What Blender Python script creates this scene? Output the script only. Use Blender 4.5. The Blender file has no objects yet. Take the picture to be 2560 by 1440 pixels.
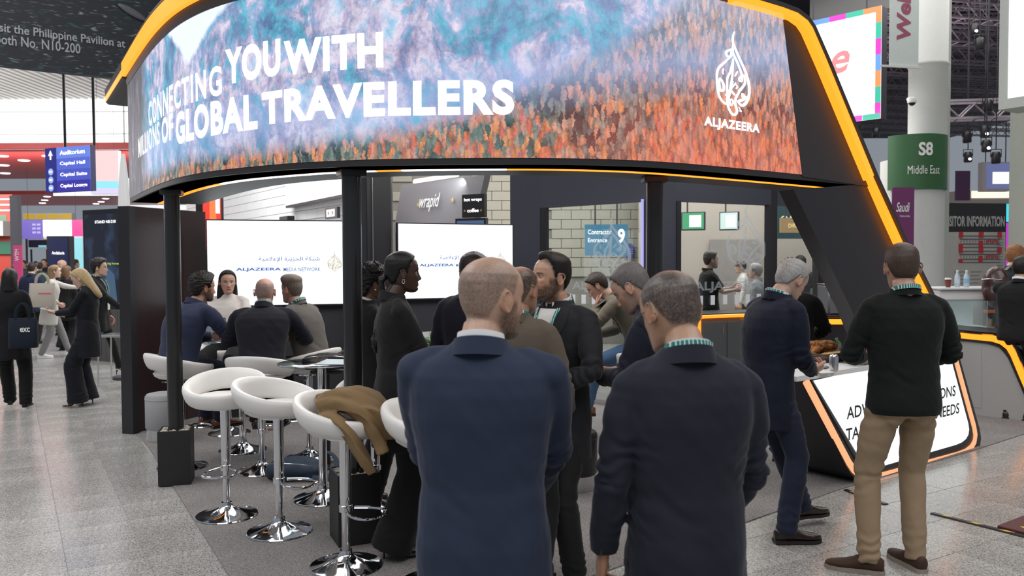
import bpy, math, random
import numpy as np
from mathutils import Vector, Matrix, Quaternion
from mathutils.bvhtree import BVHTree
random.seed(7); rng = np.random.default_rng(7)
sc = bpy.context.scene
COL = sc.collection
PI = math.pi
def R(a): return math.radians(a)

# ------------------------------------------------------------------ camera, world, lights, exposure
F = 2080.0; CH = 1.72; PITCH = math.atan(70/F); ROLL = R(0.25)
cam = bpy.data.cameras.new('camera'); camo = bpy.data.objects.new('camera', cam); COL.objects.link(camo)
cam.sensor_width = 36; cam.lens = 36*F/2560; cam.clip_end = 300
CAMR = Matrix.Rotation(PI/2 - PITCH, 3, 'X') @ Matrix.Rotation(-ROLL, 3, 'Z')
camo.matrix_world = Matrix.Translation((0, 0, CH)) @ CAMR.to_4x4()
cam.dof.use_dof = True; cam.dof.focus_distance = 5.2; cam.dof.aperture_fstop = 4.0
sc.camera = camo
sc.view_settings.view_transform = 'Standard'; sc.view_settings.look = 'None'
sc.view_settings.exposure = 0.0; sc.view_settings.gamma = 1; sc.view_settings.use_curve_mapping = False
w = bpy.data.worlds.new('world'); sc.world = w; w.use_nodes = True
w.node_tree.nodes['Background'].inputs[0].default_value = (0.80, 0.88, 1.0, 1)
w.node_tree.nodes['Background'].inputs[1].default_value = 0.30
def area(name, loc, size, power, color=(1, 1, 1), rot=(0, 0, 0)):
    l = bpy.data.lights.new(name, 'AREA'); l.shape = 'RECTANGLE'; l.size, l.size_y = size; l.energy = power; l.color = color
    o = bpy.data.objects.new(name, l); COL.objects.link(o); o.location = loc; o.rotation_euler = rot
    return o
area('hall_and_fill_light', (-6.5, 5, 7.5), (5, 9), 520, (1, .98, .96))
area('hall_and_fill_light', (5.5, 3, 7.5), (6, 8), 430, (1, .98, .96))
area('hall_and_fill_light', (-0.5, -2.0, 7.0), (8, 4), 330, (1, .98, .97))
area('hall_and_fill_light', (-8, 17, 7.5), (7, 10), 760, (1, .97, .95))
area('hall_and_fill_light', (7, 14, 7.5), (8, 7), 620, (1, .97, .95))
area('hall_and_fill_light', (1, 14.5, 4.6), (9, 3), 330, (1, .97, .93))
area('hall_and_fill_light', (-18, 22, 4.5), (5, 3), 500, (1, .97, .95), (R(90), 0, R(-60)))  # added sideways lamp out of view, brightens the far left hall
area('hall_and_fill_light', (-14, 28.9, 4.6), (18, 1.2), 700, (1, .93, .9), (R(112), 0, 0))  # added uplight, brightens the red soffits and the wall behind
area('roof_fill_light', (8, 22, 6.4), (8, 8), 260, (1, .85, .95), (R(180), 0, 0))  # added lamp pointing up, brightens the dark roof trusses
area('booth_light', (-0.5, 7.4, 3.1), (3.6, 1.8), 70, (1, .97, .95))
area('booth_light', (3.2, 8.6, 3.1), (1.6, 1.2), 18, (1, .97, .95))

def ray(px, py):
    return (CAMR @ Vector(((px-1280)/F, (720-py)/F, -1.0)))
CAM = Vector((0, 0, CH))
def at(px, py, Y):
    d = ray(px, py); return CAM + d*(Y/d.y)
def atz(px, py, z):
    d = ray(px, py); return CAM + d*((z-CH)/d.z)
def g(px, py): return atz(px, py, 0.0)
def onplane(px, py, p0, n):
    d = ray(px, py); return CAM + d*((Vector(p0)-CAM).dot(n)/d.dot(n))

# ------------------------------------------------------------------ materials
def srgb(r, g_, b):
    f = lambda c: (c/255/12.92) if c/255 <= .04045 else ((c/255+.055)/1.055)**2.4
    return (f(r), f(g_), f(b))
def newmat(name):
    m = bpy.data.materials.new(name); m.use_nodes = True
    nt = m.node_tree; b = nt.nodes['Principled BSDF']
    return m, nt, b
def N(nt, t, **kw):
    n = nt.nodes.new(t)
    for k, v in kw.items():
        if k in n.bl_rna.properties: setattr(n, k, v)
        else: n.inputs[k.replace('_', ' ')].default_value = v
    return n
def L(nt, a, b): nt.links.new(a, b)
def coords(nt, kind='Object', scale=(1, 1, 1), rot=(0, 0, 0), loc=(0, 0, 0)):
    tc = N(nt, 'ShaderNodeTexCoord'); mp = N(nt, 'ShaderNodeMapping')
    mp.inputs['Scale'].default_value = scale; mp.inputs['Rotation'].default_value = rot; mp.inputs['Location'].default_value = loc
    L(nt, tc.outputs[kind], mp.inputs[0]); return mp.outputs[0]
def mat(name, col, rough=.5, metal=0, nscale=40, bump=.1, var=.12, spec=.5, coat=0, scale3=(1, 1, 1), sheen=0, detail=3, bdist=.002):
    m, nt, b = newmat(name)
    co = coords(nt, scale=scale3)
    n = N(nt, 'ShaderNodeTexNoise'); n.inputs['Scale'].default_value = nscale; n.inputs['Detail'].default_value = detail
    L(nt, co, n.inputs['Vector'])
    r = N(nt, 'ShaderNodeMix', data_type='RGBA', blend_type='MIX')
    c = Vector(col)
    r.inputs[6].default_value = (*(c*(1-var)), 1); r.inputs[7].default_value = (*[min(1, x) for x in (c*(1+var))], 1)
    L(nt, n.outputs[0], r.inputs[0]); L(nt, r.outputs[2], b.inputs['Base Color'])
    b.inputs['Roughness'].default_value = rough; b.inputs['Metallic'].default_value = metal
    b.inputs['Specular IOR Level'].default_value = spec; b.inputs['Coat Weight'].default_value = coat
    if sheen: b.inputs['Sheen Weight'].default_value = sheen; b.inputs['Sheen Roughness'].default_value = .5
    if bump:
        bp = N(nt, 'ShaderNodeBump'); bp.inputs['Strength'].default_value = bump; bp.inputs['Distance'].default_value = bdist
        L(nt, n.outputs[0], bp.inputs['Height']); L(nt, bp.outputs[0], b.inputs['Normal'])
    return m
def emit(name, col, s=1.0, rough=.3, var=.03):
    m, nt, b = newmat(name)
    n = N(nt, 'ShaderNodeTexNoise'); n.inputs['Scale'].default_value = 2.0
    L(nt, coords(nt), n.inputs['Vector'])
    r = N(nt, 'ShaderNodeMix', data_type='RGBA'); c = Vector(col)
    r.inputs[6].default_value = (*(c*(1-var)), 1); r.inputs[7].default_value = (*(c*(1+var)), 1)
    L(nt, n.outputs[0], r.inputs[0]); L(nt, r.outputs[2], b.inputs['Emission Color'])
    b.inputs['Base Color'].default_value = (*(c*.2), 1); b.inputs['Emission Strength'].default_value = s; b.inputs['Roughness'].default_value = rough
    return m
_cache = {}
def cloth(col, rough=.85, weave=900, name='cloth', var=.10, bump=.25):
    k = (tuple(round(x, 4) for x in col), rough, weave, name)
    if k not in _cache:
        m, nt, b = newmat(name)
        co = coords(nt)
        n1 = N(nt, 'ShaderNodeTexNoise'); n1.inputs['Scale'].default_value = 7; n1.inputs['Detail'].default_value = 4
        n2 = N(nt, 'ShaderNodeTexNoise'); n2.inputs['Scale'].default_value = weave; n2.inputs['Detail'].default_value = 2
        L(nt, co, n1.inputs['Vector']); L(nt, co, n2.inputs['Vector'])
        r = N(nt, 'ShaderNodeMix', data_type='RGBA'); c = Vector(col)
        r.inputs[6].default_value = (*(c*(1-2*var)), 1); r.inputs[7].default_value = (*(c*(1+2*var)), 1)
        L(nt, n2.outputs[0], r.inputs[0]); L(nt, r.outputs[2], b.inputs['Base Color'])
        b.inputs['Roughness'].default_value = rough; b.inputs['Specular IOR Level'].default_value = .25
        b.inputs['Sheen Weight'].default_value = .10; b.inputs['Sheen Roughness'].default_value = .4
        bp = N(nt, 'ShaderNodeBump'); bp.inputs['Strength'].default_value = bump; bp.inputs['Distance'].default_value = .012
        bp2 = N(nt, 'ShaderNodeBump'); bp2.inputs['Strength'].default_value = .12; bp2.inputs['Distance'].default_value = .001
        L(nt, n1.outputs[0], bp.inputs['Height']); L(nt, n2.outputs[0], bp2.inputs['Height']); L(nt, bp.outputs[0], bp2.inputs['Normal'])
        L(nt, bp2.outputs[0], b.inputs['Normal'])
        _cache[k] = m
    return _cache[k]
def skinmat():
    if 'skin' in _cache: return _cache['skin']
    m, nt, b = newmat('skin')
    a = N(nt, 'ShaderNodeVertexColor'); a.layer_name = 'tone'
    n = N(nt, 'ShaderNodeTexNoise'); n.inputs['Scale'].default_value = 260; n.inputs['Detail'].default_value = 3
    L(nt, coords(nt), n.inputs['Vector'])
    mx = N(nt, 'ShaderNodeMix', data_type='RGBA', blend_type='MULTIPLY'); mx.inputs[0].default_value = .35
    L(nt, a.outputs[0], mx.inputs[6]); L(nt, n.outputs[0], mx.inputs[7])
    mu = N(nt, 'ShaderNodeVectorMath', operation='SCALE'); mu.inputs[3].default_value = 1.2
    L(nt, mx.outputs[2], mu.inputs[0]); L(nt, mu.outputs[0], b.inputs['Base Color'])
    b.inputs['Roughness'].default_value = .42; b.inputs['Subsurface Weight'].default_value = .08
    b.inputs['Subsurface Radius'].default_value = (.02, .008, .004); b.inputs['Subsurface Scale'].default_value = .4
    bp = N(nt, 'ShaderNodeBump'); bp.inputs['Strength'].default_value = .15; bp.inputs['Distance'].default_value = .001
    L(nt, n.outputs[0], bp.inputs['Height']); L(nt, bp.outputs[0], b.inputs['Normal'])
    _cache['skin'] = m; return m
def hairmat(col, rough=.45, streak=160):
    k = ('hair', tuple(col))
    if k in _cache: return _cache[k]
    m, nt, b = newmat('hair')
    n = N(nt, 'ShaderNodeTexNoise'); n.inputs['Scale'].default_value = streak; n.inputs['Detail'].default_value = 3
    L(nt, coords(nt, scale=(1, 1, .12)), n.inputs['Vector'])
    r = N(nt, 'ShaderNodeMix', data_type='RGBA'); c = Vector(col)
    r.inputs[6].default_value = (*(c*.45), 1); r.inputs[7].default_value = (*[min(1, x) for x in c*1.6], 1)
    L(nt, n.outputs[0], r.inputs[0]); L(nt, r.outputs[2], b.inputs['Base Color'])
    b.inputs['Roughness'].default_value = rough; b.inputs['Specular IOR Level'].default_value = .35
    bp = N(nt, 'ShaderNodeBump'); bp.inputs['Strength'].default_value = .7; bp.inputs['Distance'].default_value = .004
    L(nt, n.outputs[0], bp.inputs['Height']); L(nt, bp.outputs[0], b.inputs['Normal'])
    _cache[k] = m; return m

# ------------------------------------------------------------------ mesh building
class MB:
    def __init__(s): s.v = []; s.f = []
    def add(s, vs, fs):
        o = len(s.v); s.v += [tuple(v) for v in vs]; s.f += [tuple(i+o for i in f) for f in fs]; return s
    def box(s, c, d, M=None, bev=0):
        x, y, z = d[0]/2, d[1]/2, d[2]/2
        if bev:
            b = min(bev, x*.45, y*.45, z*.45); vs = []; 
            for sz in (-1, 1):
                for (i, zz) in ((0, z), (1, z-b)) if sz > 0 else ((1, z-b), (0, z)):
                    pass
            # chamfered box: 24 vertices as three inset faces per axis
            P = []
            for sx in (-1, 1):
                for sy in (-1, 1):
                    for sz in (-1, 1):
                        P.append(((sx*(x-b), sy*(y-b), sz*z), (sx*(x-b), sy*y, sz*(z-b)), (sx*x, sy*(y-b), sz*(z-b))))
            vs = [q for t in P for q in t]
            idx = lambda sx, sy, sz, k: (((sx > 0)*4 + (sy > 0)*2 + (sz > 0))*3 + k)
            fs = []
            for sz in (-1, 1):
                q = [idx(-1, -1, sz, 0), idx(1, -1, sz, 0), idx(1, 1, sz, 0), idx(-1, 1, sz, 0)]; fs.append(q if sz > 0 else q[::-1])
            for sy in (-1, 1):
                q = [idx(-1, sy, -1, 1), idx(1, sy, -1, 1), idx(1, sy, 1, 1), idx(-1, sy, 1, 1)]; fs.append(q if sy < 0 else q[::-1])
            for sx in (-1, 1):
                q = [idx(sx, -1, -1, 2), idx(sx, 1, -1, 2), idx(sx, 1, 1, 2), idx(sx, -1, 1, 2)]; fs.append(q if sx > 0 else q[::-1])
            for a in (-1, 1):
                for b_ in (-1, 1):
                    q = [idx(-1, a, b_, 0), idx(1, a, b_, 0), idx(1, a, b_, 1), idx(-1, a, b_, 1)]; fs.append(q if a*b_ < 0 else q[::-1])
                    q = [idx(a, -1, b_, 0), idx(a, 1, b_, 0), idx(a, 1, b_, 2), idx(a, -1, b_, 2)]; fs.append(q if a*b_ > 0 else q[::-1])
                    q = [idx(a, b_, -1, 1), idx(a, b_, 1, 1), idx(a, b_, 1, 2), idx(a, b_, -1, 2)]; fs.append(q if a*b_ < 0 else q[::-1])
                    for c_ in (-1, 1):
                        q = [idx(a, b_, c_, 0), idx(a, b_, c_, 1), idx(a, b_, c_, 2)]; fs.append(q if a*b_*c_ > 0 else q[::-1])
        else:
            vs = [(-x, -y, -z), (x, -y, -z), (x, y, -z), (-x, y, -z), (-x, -y, z), (x, -y, z), (x, y, z), (-x, y, z)]
            fs = [(0, 3, 2, 1), (4, 5, 6, 7), (0, 1, 5, 4), (1, 2, 6, 5), (2, 3, 7, 6), (3, 0, 4, 7)]
        if M is not None: vs = [M @ Vector(v) for v in vs]
        c = Vector(c); return s.add([Vector(v)+c for v in vs], fs)
    def loft(s, rings, cap=True, close=True):
        n = len(rings[0]); o = len(s.v)
        for r in rings: s.v += [tuple(p) for p in r]
        for i in range(len(rings)-1):
            for j in range(n if close else n-1):
                k = (j+1) % n
                s.f.append((o+i*n+j, o+i*n+k, o+(i+1)*n+k, o+(i+1)*n+j))
        if cap:
            s.f.append(tuple(o+j for j in range(n))[::-1]); m = (len(rings)-1)*n; s.f.append(tuple(o+m+j for j in range(n)))
        return s
    def path(s, pts, rad, n=12, cap=True, round_ends=False, flat=None, closed=False):
        pts = [Vector(p) for p in pts]
        if not hasattr(rad, '__len__'): rad = [rad]*len(pts)
        rad = list(rad)
        if round_ends:
            d0 = (pts[0]-pts[1]).normalized(); d1 = (pts[-1]-pts[-2]).normalized(); r0, r1 = rad[0], rad[-1]
            pre = [(pts[0]+d0*r0*c, r0*q) for c, q in ((.97, .25), (.8, .6), (.45, .89))]
            post = [(pts[-1]+d1*r1*c, r1*q) for c, q in ((.45, .89), (.8, .6), (.97, .25))]
            pts = [p for p, _ in pre]+pts+[p for p, _ in post]; rad = [r for _, r in pre]+rad+[r for _, r in post]
        rings = []; up = None; m = len(pts)
        for i, p in enumerate(pts):
            if closed: t = pts[(i+1) % m]-pts[i-1]
            else: t = (pts[min(i+1, m-1)]-pts[max(i-1, 0)])
            t = t.normalized() if t.length > 1e-9 else Vector((0, 0, 1))
            if up is None:
                up = Vector((0, 0, 1)) if abs(t.z) < .9 else Vector((0, 1, 0))
            a = t.cross(up)
            if a.length < 1e-5: up = Vector((1, 0, 0)); a = t.cross(up)
            a.normalize(); b = a.cross(t).normalized(); up = b
            fa, fb = flat if flat else (1, 1)
            rings.append([p + a*math.cos(2*PI*j/n)*rad[i]*fa + b*math.sin(2*PI*j/n)*rad[i]*fb for j in range(n)])
        if closed:
            rings.append(rings[0]); return s.loft(rings, cap=False)
        return s.loft(rings, cap=cap)
    def lathe(s, prof, n=32, c=(0, 0, 0), sx=1, sy=1):
        c = Vector(c); rings = [[c+Vector((r*sx*math.cos(2*PI*j/n), r*sy*math.sin(2*PI*j/n), z)) for j in range(n)] for r, z in prof]
        return s.loft(rings)
    def ell(s, c, r, n=16, m=10, M=None):
        c = Vector(c); rings = []
        for i in range(m+1):
            a = -PI/2+PI*i/m; a = max(min(a, PI/2-.02), -PI/2+.02)
            ring = []
            for j in range(n):
                v = Vector((r[0]*math.cos(a)*math.cos(2*PI*j/n), r[1]*math.cos(a)*math.sin(2*PI*j/n), r[2]*math.sin(a)))
                ring.append(c+(M @ v if M is not None else v))
            rings.append(ring)
        return s.loft(rings)
    def prism(s, poly, depth):           # poly: list of Vectors (planar), extruded by the vector depth
        n = len(poly); d = Vector(depth); P = [Vector(p) for p in poly]
        nrm = Vector((0, 0, 0))
        for i in range(n): nrm += P[i].cross(P[(i+1) % n])
        if nrm.dot(d) > 0: P = P[::-1]
        s.add(P+[p+d for p in P], [tuple(range(n)), tuple(range(2*n-1, n-1, -1))] + [(i, i+n, (i+1) % n+n, (i+1) % n) for i in range(n)])
        return s
    def xf(s, M): s.v = [tuple(M @ Vector(v)) for v in s.v]; return s
    def build(s, name, m, parent=None, smooth=True, **kw): return mkobj(name, s.v, s.f, m, parent, smooth, **kw)
def mkobj(name, v, f, m, parent=None, smooth=True, angle=40):
    me = bpy.data.meshes.new(name); me.from_pydata([tuple(p) for p in v], [], f); me.validate()
    if m: me.materials.append(m)
    if smooth:
        me.shade_smooth()
        try: me.set_sharp_from_angle(angle=R(angle))
        except Exception: pass
    o = bpy.data.objects.new(name, me); COL.objects.link(o)
    if parent: o.parent = parent
    return o
def tag(o, label=None, cat=None, group=None, kind=None):
    if label: o['label'] = label
    if cat: o['category'] = cat
    if group: o['group'] = group
    if kind: o['kind'] = kind
    return o
def thing(name, label, cat, loc=(0, 0, 0), rz=0, group=None):
    o = bpy.data.objects.new(name, None); COL.objects.link(o); o.location = loc; o.rotation_euler = (0, 0, rz); o.empty_display_size = .1
    return tag(o, label, cat, group)
def struct(o): o['kind'] = 'structure'; return o
def copy_tree(o, parent=None):
    c = o.copy(); COL.objects.link(c)
    if parent: c.parent = parent
    for ch in [x for x in o.children]: copy_tree(ch, c)
    return c
def text_mb(txt, size=1.0, bold=0.0, align='LEFT', cx=1.0, spacing=1.0, shear=0.0, depth=0.0, res=3, line=1.0):
    cu = bpy.data.curves.new('t', 'FONT'); cu.body = txt; cu.size = size; cu.offset = bold*size; cu.align_x = align
    cu.space_character = spacing; cu.shear = shear; cu.resolution_u = res; cu.extrude = depth; cu.space_line = line
    o = bpy.data.objects.new('t', cu); COL.objects.link(o)
    dg = bpy.context.evaluated_depsgraph_get(); me = bpy.data.meshes.new_from_object(o.evaluated_get(dg))
    mb = MB(); mb.v = [(v.co.x*cx, v.co.y, v.co.z) for v in me.vertices]; mb.f = [tuple(p.vertices) for p in me.polygons]
    bpy.data.objects.remove(o); bpy.data.curves.remove(cu); bpy.data.meshes.remove(me)
    return mb
def fit_text(txt, w, h, **kw):           # glyph block scaled to w x h, lower left at the origin
    mb = text_mb(txt, **kw)
    xs = [v[0] for v in mb.v]; ys = [v[1] for v in mb.v]; x0, x1, y0, y1 = min(xs), max(xs), min(ys), max(ys)
    mb.v = [((v[0]-x0)/(x1-x0)*w, (v[1]-y0)/(y1-y0)*h, v[2]) for v in mb.v]
    return mb
def place_text(name, txt, m, parent, p0, right, up, w, h, off=.004, **kw):
    """flat lettering on a plane: p0 lower left, unit vectors right and up"""
    mb = fit_text(txt, w, h, **kw); r = Vector(right).normalized(); u = Vector(up).normalized(); n = r.cross(u); p0 = Vector(p0)
    mb.v = [tuple(p0+r*v[0]+u*v[1]+n*(v[2]+off)) for v in mb.v]
    return mb.build(name, m, parent, smooth=False)
def remesh(v, f, vox, sm=3, fac=.5):
    me = bpy.data.meshes.new('tmp'); me.from_pydata([tuple(p) for p in v], [], f)
    o = bpy.data.objects.new('tmp', me); COL.objects.link(o)
    md = o.modifiers.new('r', 'REMESH'); md.mode = 'VOXEL'; md.voxel_size = vox
    if sm: s = o.modifiers.new('s', 'SMOOTH'); s.factor = fac; s.iterations = sm
    dg = bpy.context.evaluated_depsgraph_get(); m2 = bpy.data.meshes.new_from_object(o.evaluated_get(dg))
    n = len(m2.vertices); a = np.empty(n*3); m2.vertices.foreach_get('co', a); a = a.reshape(-1, 3)
    nn = np.empty(n*3); m2.vertices.foreach_get('normal', nn); nn = nn.reshape(-1, 3)
    fs = [tuple(p.vertices) for p in m2.polygons]
    bpy.data.objects.remove(o); bpy.data.meshes.remove(me); bpy.data.meshes.remove(m2)
    return a, nn, fs
def nz(p, s, seed=0):                    # cheap smooth vector noise on an (n,3) array, about -1..1
    x, y, z = (p*s).T; k = seed*1.7
    a = np.sin(x*1.0+1.3*np.sin(y*.9+k)+k)*np.cos(y*1.1+1.1*np.sin(z*.8-k)) + np.sin(z*1.2+1.4*np.sin(x*.7+k*2)+.5*k)
    b = np.sin(x*2.3+z*1.9+1.7*np.sin(y*1.9+k))*.5
    return (a+b)/2.0
# ------------------------------------------------------------------ people
HZ = [-.121, -.118, -.110, -.098, -.080, -.062, -.040, -.020, 0, .020, .045, .070, .090, .104, .114, .118]
HW = [.004, .026, .041, .052, .0595, .0645, .069, .0725, .075, .0765, .076, .070, .058, .043, .024, .002]
HF = [.058, .076, .086, .090, .089, .089, .089, .0895, .090, .093, .092, .082, .065, .045, .020, -.005]
HB = [.050, .030, .005, -.020, -.050, -.068, -.084, -.094, -.100, -.104, -.104, -.096, -.080, -.060, -.034, -.010]
def sm(x, a, b):
    t = np.clip((x-a)/(b-a), 0, 1); return t*t*(3-2*t)
def ga(x, s): return np.exp(-(x/s)**2)
def head_pt(z, az, jaw=1.0):
    z = np.asarray(z, float); az = np.asarray(az, float)
    hw = np.interp(z, HZ, HW); yf = np.interp(z, HZ, HF); yb = np.interp(z, HZ, HB)
    hw = hw*(1+(jaw-1)*sm(-z, .02, .08))
    cy = (yf+yb)/2; b = (yf-yb)/2; s, c = np.sin(az), np.cos(az)
    x = hw*np.sign(s)*np.abs(s)**.86; y = cy+b*np.sign(c)*np.abs(c)**.92
    fr = sm(c, .05, .45)
    d = np.zeros_like(x+z)
    d = d + fr*(-.012*ga(np.abs(x)-.032, .015)*ga(z+.001, .013))
    d = d + fr*(.004*ga(np.abs(x)-.027, .020)*ga(z-.019, .009))
    nb = np.interp(z, [-.056, -.051, -.042, -.034, -.015, .004, .016], [0, .006, .027, .025, .014, .006, 0])
    nw = np.interp(z, [-.055, -.042, -.02, .01], [.013, .012, .0085, .008])
    d = d + fr*nb*ga(x, nw)
    d = d + fr*(.009*ga(np.abs(x)-.014, .006)*ga(z+.045, .007))
    d = d + fr*(.007*ga(x, .024)*(ga(z+.066, .0055)+1.05*ga(z+.078, .006)))
    d = d - fr*.004*ga(x, .022)*ga(z+.072, .002)
    d = d + fr*.004*ga(x, .017)*ga(z+.100, .010)
    d = d - fr*.004*ga(x, .03)*ga(z+.088, .006)
    d = d + fr*.004*ga(np.abs(x)-.047, .016)*ga(z+.022, .014)
    return x, y+d, z+0*x
def head_mb(jaw=1.0, nz_=66, na=84, nose=1.0):
    zz = np.concatenate([np.linspace(-.121, -.112, 4), np.linspace(-.109, .108, nz_-8), np.linspace(.111, .118, 4)])
    az = np.linspace(0, 2*PI, na, endpoint=False)
    az = az - .35*np.sin(az)            # denser at the face
    Z, A = np.meshgrid(zz, az, indexing='ij'); x, y, z = head_pt(Z, A, jaw)
    mb = MB(); rings = [[(x[i, j], y[i, j], z[i, j]) for j in range(na)][::-1] for i in range(len(zz))]
    mb.loft(rings); return mb
def ears_mb(s=1.0):
    mb = MB()
    for sd in (-1, 1):
        c = Vector((sd*.0765, -.010, -.010)); pts = []
        for k in range(14):
            a = 2*PI*k/14; rz_ = .031*(1 if math.sin(a) > 0 else .92); ry = .0185*(1.1 if math.sin(a) > 0 else .8)
            y = -ry*math.cos(a)-.10*rz_*math.sin(a); z = rz_*math.sin(a)
            out = .010+.008*(-y/.018 if y < 0 else 0)
            pts.append(c+Vector((sd*out, y, z))*s)
        mb.path(pts, .0045*s, n=8, closed=True)
        M = Matrix.Rotation(sd*R(-22), 3, 'Z')
        mb.ell(c+Vector((sd*.006, -.001, -.001))*s, (.0055*s, .0165*s, .028*s), 12, 8, M)
        mb.ell(c+Vector((sd*.002, .008, -.002))*s, (.008*s, .008*s, .018*s), 8, 6)
    return mb
ZL_A = [0, 28, 48, 60, 68, 76, 86, 96, 112, 130, 180]
ZL_Z = [.082, .080, .064, .045, .012, -.022, .014, .022, -.020, -.060, -.074]
def hair_mask(x, y, z, soft=.008, recede=0.0):
    az = np.degrees(np.arctan2(np.abs(x), y+.005)); zl = np.interp(az, ZL_A, ZL_Z)
    zl = zl+recede*ga(az-40, 26)*.03
    return sm(z, zl-soft*.5, zl+soft)
def hair_mb(th=.012, top=None, curl=0, freq=120, jaw=1, recede=0, seed=1, side=None, back=None, quiff=0, vol=0):
    """a cap of hair: the head's own surface pushed out where hair grows and sunk where it does not"""
    nzz, na = 44, 56
    zz = np.concatenate([np.linspace(-.09, .105, nzz-6), np.linspace(.108, .118, 6)]); az = np.linspace(0, 2*PI, na, endpoint=False)
    Z, A = np.meshgrid(zz, az, indexing='ij'); x, y, z = head_pt(Z, A, jaw)
    m = hair_mask(x, y, z, .010, recede)
    top = th if top is None else top; side = th if side is None else side; back = side if back is None else back
    tt = side+(top-side)*sm(z, .03, .085)
    bk = sm(-y, .02, .08)*(1-sm(z, .04, .09)); tt = tt*(1-bk)+back*bk
    tt = tt + quiff*ga(z-.10, .03)*sm(y, -.02, .05)
    c = np.stack([x, y+.005, z-.0], -1); n = c/np.linalg.norm(c, axis=-1, keepdims=True)
    P = np.stack([x, y, z], -1).reshape(-1, 3)
    wob = (curl*np.abs(nz(P, freq, seed))+curl*.5*nz(P, freq*2.1, seed+3)).reshape(x.shape)
    off = m*(tt+wob*m) - (1-m)*.014 - .004*(m < .02)
    q = np.stack([x, y, z], -1)+n*off[..., None]
    mb = MB(); rings = [[tuple(q[i, j]) for j in range(na)][::-1] for i in range(len(zz))]; mb.loft(rings); return mb
def hand_mb(side=1, curl=.45, spread=.05, thumb=.5, k=1.0, n=8, curls=None):
    """wrist at origin, fingers +Y, palm faces -Z, thumb towards side*X"""
    mb = MB(); rings = []
    for y, w_, h_, cz in ((-.03, .024, .019, 0), (.0, .026, .019, 0), (.02, .034, .018, -.001), (.05, .041, .0155, -.002), (.08, .042, .013, 0), (.095, .039, .010, 0), (.101, .030, .006, 0)):
        rings.append([(math.copysign(abs(math.cos(a))**.75, math.cos(a))*w_, y, cz+math.copysign(abs(math.sin(a))**.8, math.sin(a))*h_) for a in [2*PI*j/14 for j in range(14)]][::-1])
    mb.loft(rings)
    for i, (x, y, l, r) in enumerate(((.030, .090, .072, .0092), (.010, .096, .080, .0095), (-.011, .093, .074, .009), (-.030, .084, .058, .0080))):
        a = -(curls[i] if curls else curl); p = Vector((x, y-.012, 0)); pts = [p]; ang = a*.5; sx = (1.2-i*.8)*spread
        for seg, fr in ((0, .16), (1, .42), (2, .26), (3, .2)):
            if seg: ang += a*(1.0, 1.15, .8)[seg-1]
            p = p+Vector((sx*l*fr, math.cos(ang)*l*fr*1.12, math.sin(ang)*l*fr*1.12)); pts.append(p)
        mb.path(pts, [r, r*1.02, r*.95, r*.86, r*.74], n=n, round_ends=True)
    t = thumb; p = Vector((.022, .018, -.006)); pts = [p]
    for l, dx, dy, dz in ((.042, .72-.35*t, .66, -.30*t-.05), (.034, .45-.45*t, .85, -.45*t), (.027, .22-.6*t, .92, -.5*t)):
        p = p+Vector((dx, dy, dz)).normalized()*l; pts.append(p)
    mb.path(pts, [.0135, .0125, .0105, .0088], n=n, round_ends=True)
    mb.v = [(v[0]*side*k, v[1]*k, v[2]*k) for v in mb.v]
    if side < 0: mb.f = [f[::-1] for f in mb.f]
    return mb
def ik(a, c, l1, l2, pole):
    a, c = Vector(a), Vector(c); d = c-a; L_ = d.length; mx = (l1+l2)*.999
    if L_ > mx: c = a+d*(mx/L_); d = c-a; L_ = mx
    x = (l1*l1-l2*l2+L_*L_)/(2*L_); h = math.sqrt(max(l1*l1-x*x, 0)); u = d.normalized(); p = Vector(pole); p = p-u*p.dot(u)
    if p.length < 1e-5: p = Vector((0, 0, -1)); p = p-u*p.dot(u)
    return a+u*x+p.normalized()*h, c
TORSO = {   # t along the spine from the pelvis, half width, half depth, centre y
 'jacket': [(-.275, .190, .142, .000), (-.20, .190, .141, .000), (-.14, .190, .141, 0), (-.05, .187, .139, -.002), (.05, .176, .130, 0), (.12, .172, .126, .002), (.22, .183, .131, 0), (.32, .198, .135, -.004), (.39, .203, .130, -.008), (.44, .196, .114, -.012), (.475, .172, .095, -.014), (.50, .130, .080, -.014), (.52, .092, .068, -.012), (.54, .072, .062, -.006)],
 'long': [(-.34, .196, .140, .0), (-.20, .192, .139, 0), (-.10, .184, .135, 0), (.02, .170, .125, 0), (.12, .152, .112, .002), (.22, .162, .122, .004), (.30, .172, .132, .004), (.38, .176, .118, -.004), (.43, .170, .098, -.010), (.47, .148, .082, -.012), (.50, .106, .066, -.012), (.53, .066, .056, -.006)],
 'sweater': [(-.11, .186, .142, -.004), (-.08, .194, .150, -.004), (-.02, .192, .146, -.002), (.06, .182, .134, 0), (.14, .182, .130, 0), (.24, .192, .132, 0), (.33, .202, .132, -.004), (.40, .202, .122, -.008), (.445, .188, .106, -.012), (.48, .150, .086, -.012), (.50, .112, .074, -.012), (.52, .084, .066, -.010), (.545, .070, .062, -.004)],
 'slim': [(-.06, .150, .110, 0), (.02, .150, .108, 0), (.12, .132, .100, 0), (.24, .150, .112, 0), (.33, .165, .110, -.004), (.40, .165, .100, -.008), (.445, .150, .085, -.010), (.48, .115, .068, -.012), (.50, .080, .058, -.010), (.53, .056, .052, -.004)],
}
TONES = {'light': (.56, .36, .26), 'pale': (.62, .42, .33), 'tan': (.42, .25, .155), 'olive': (.46, .29, .19), 'dark': (.075, .036, .022), 'brown': (.16, .085, .05)}
def ring(w_, d_, cy, n=28, p=.88):
    return [(math.copysign(abs(math.cos(a))**p, math.cos(a))*w_, cy+math.copysign(abs(math.sin(a))**p, math.sin(a))*d_) for a in [2*PI*j/n for j in range(n)]]
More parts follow.
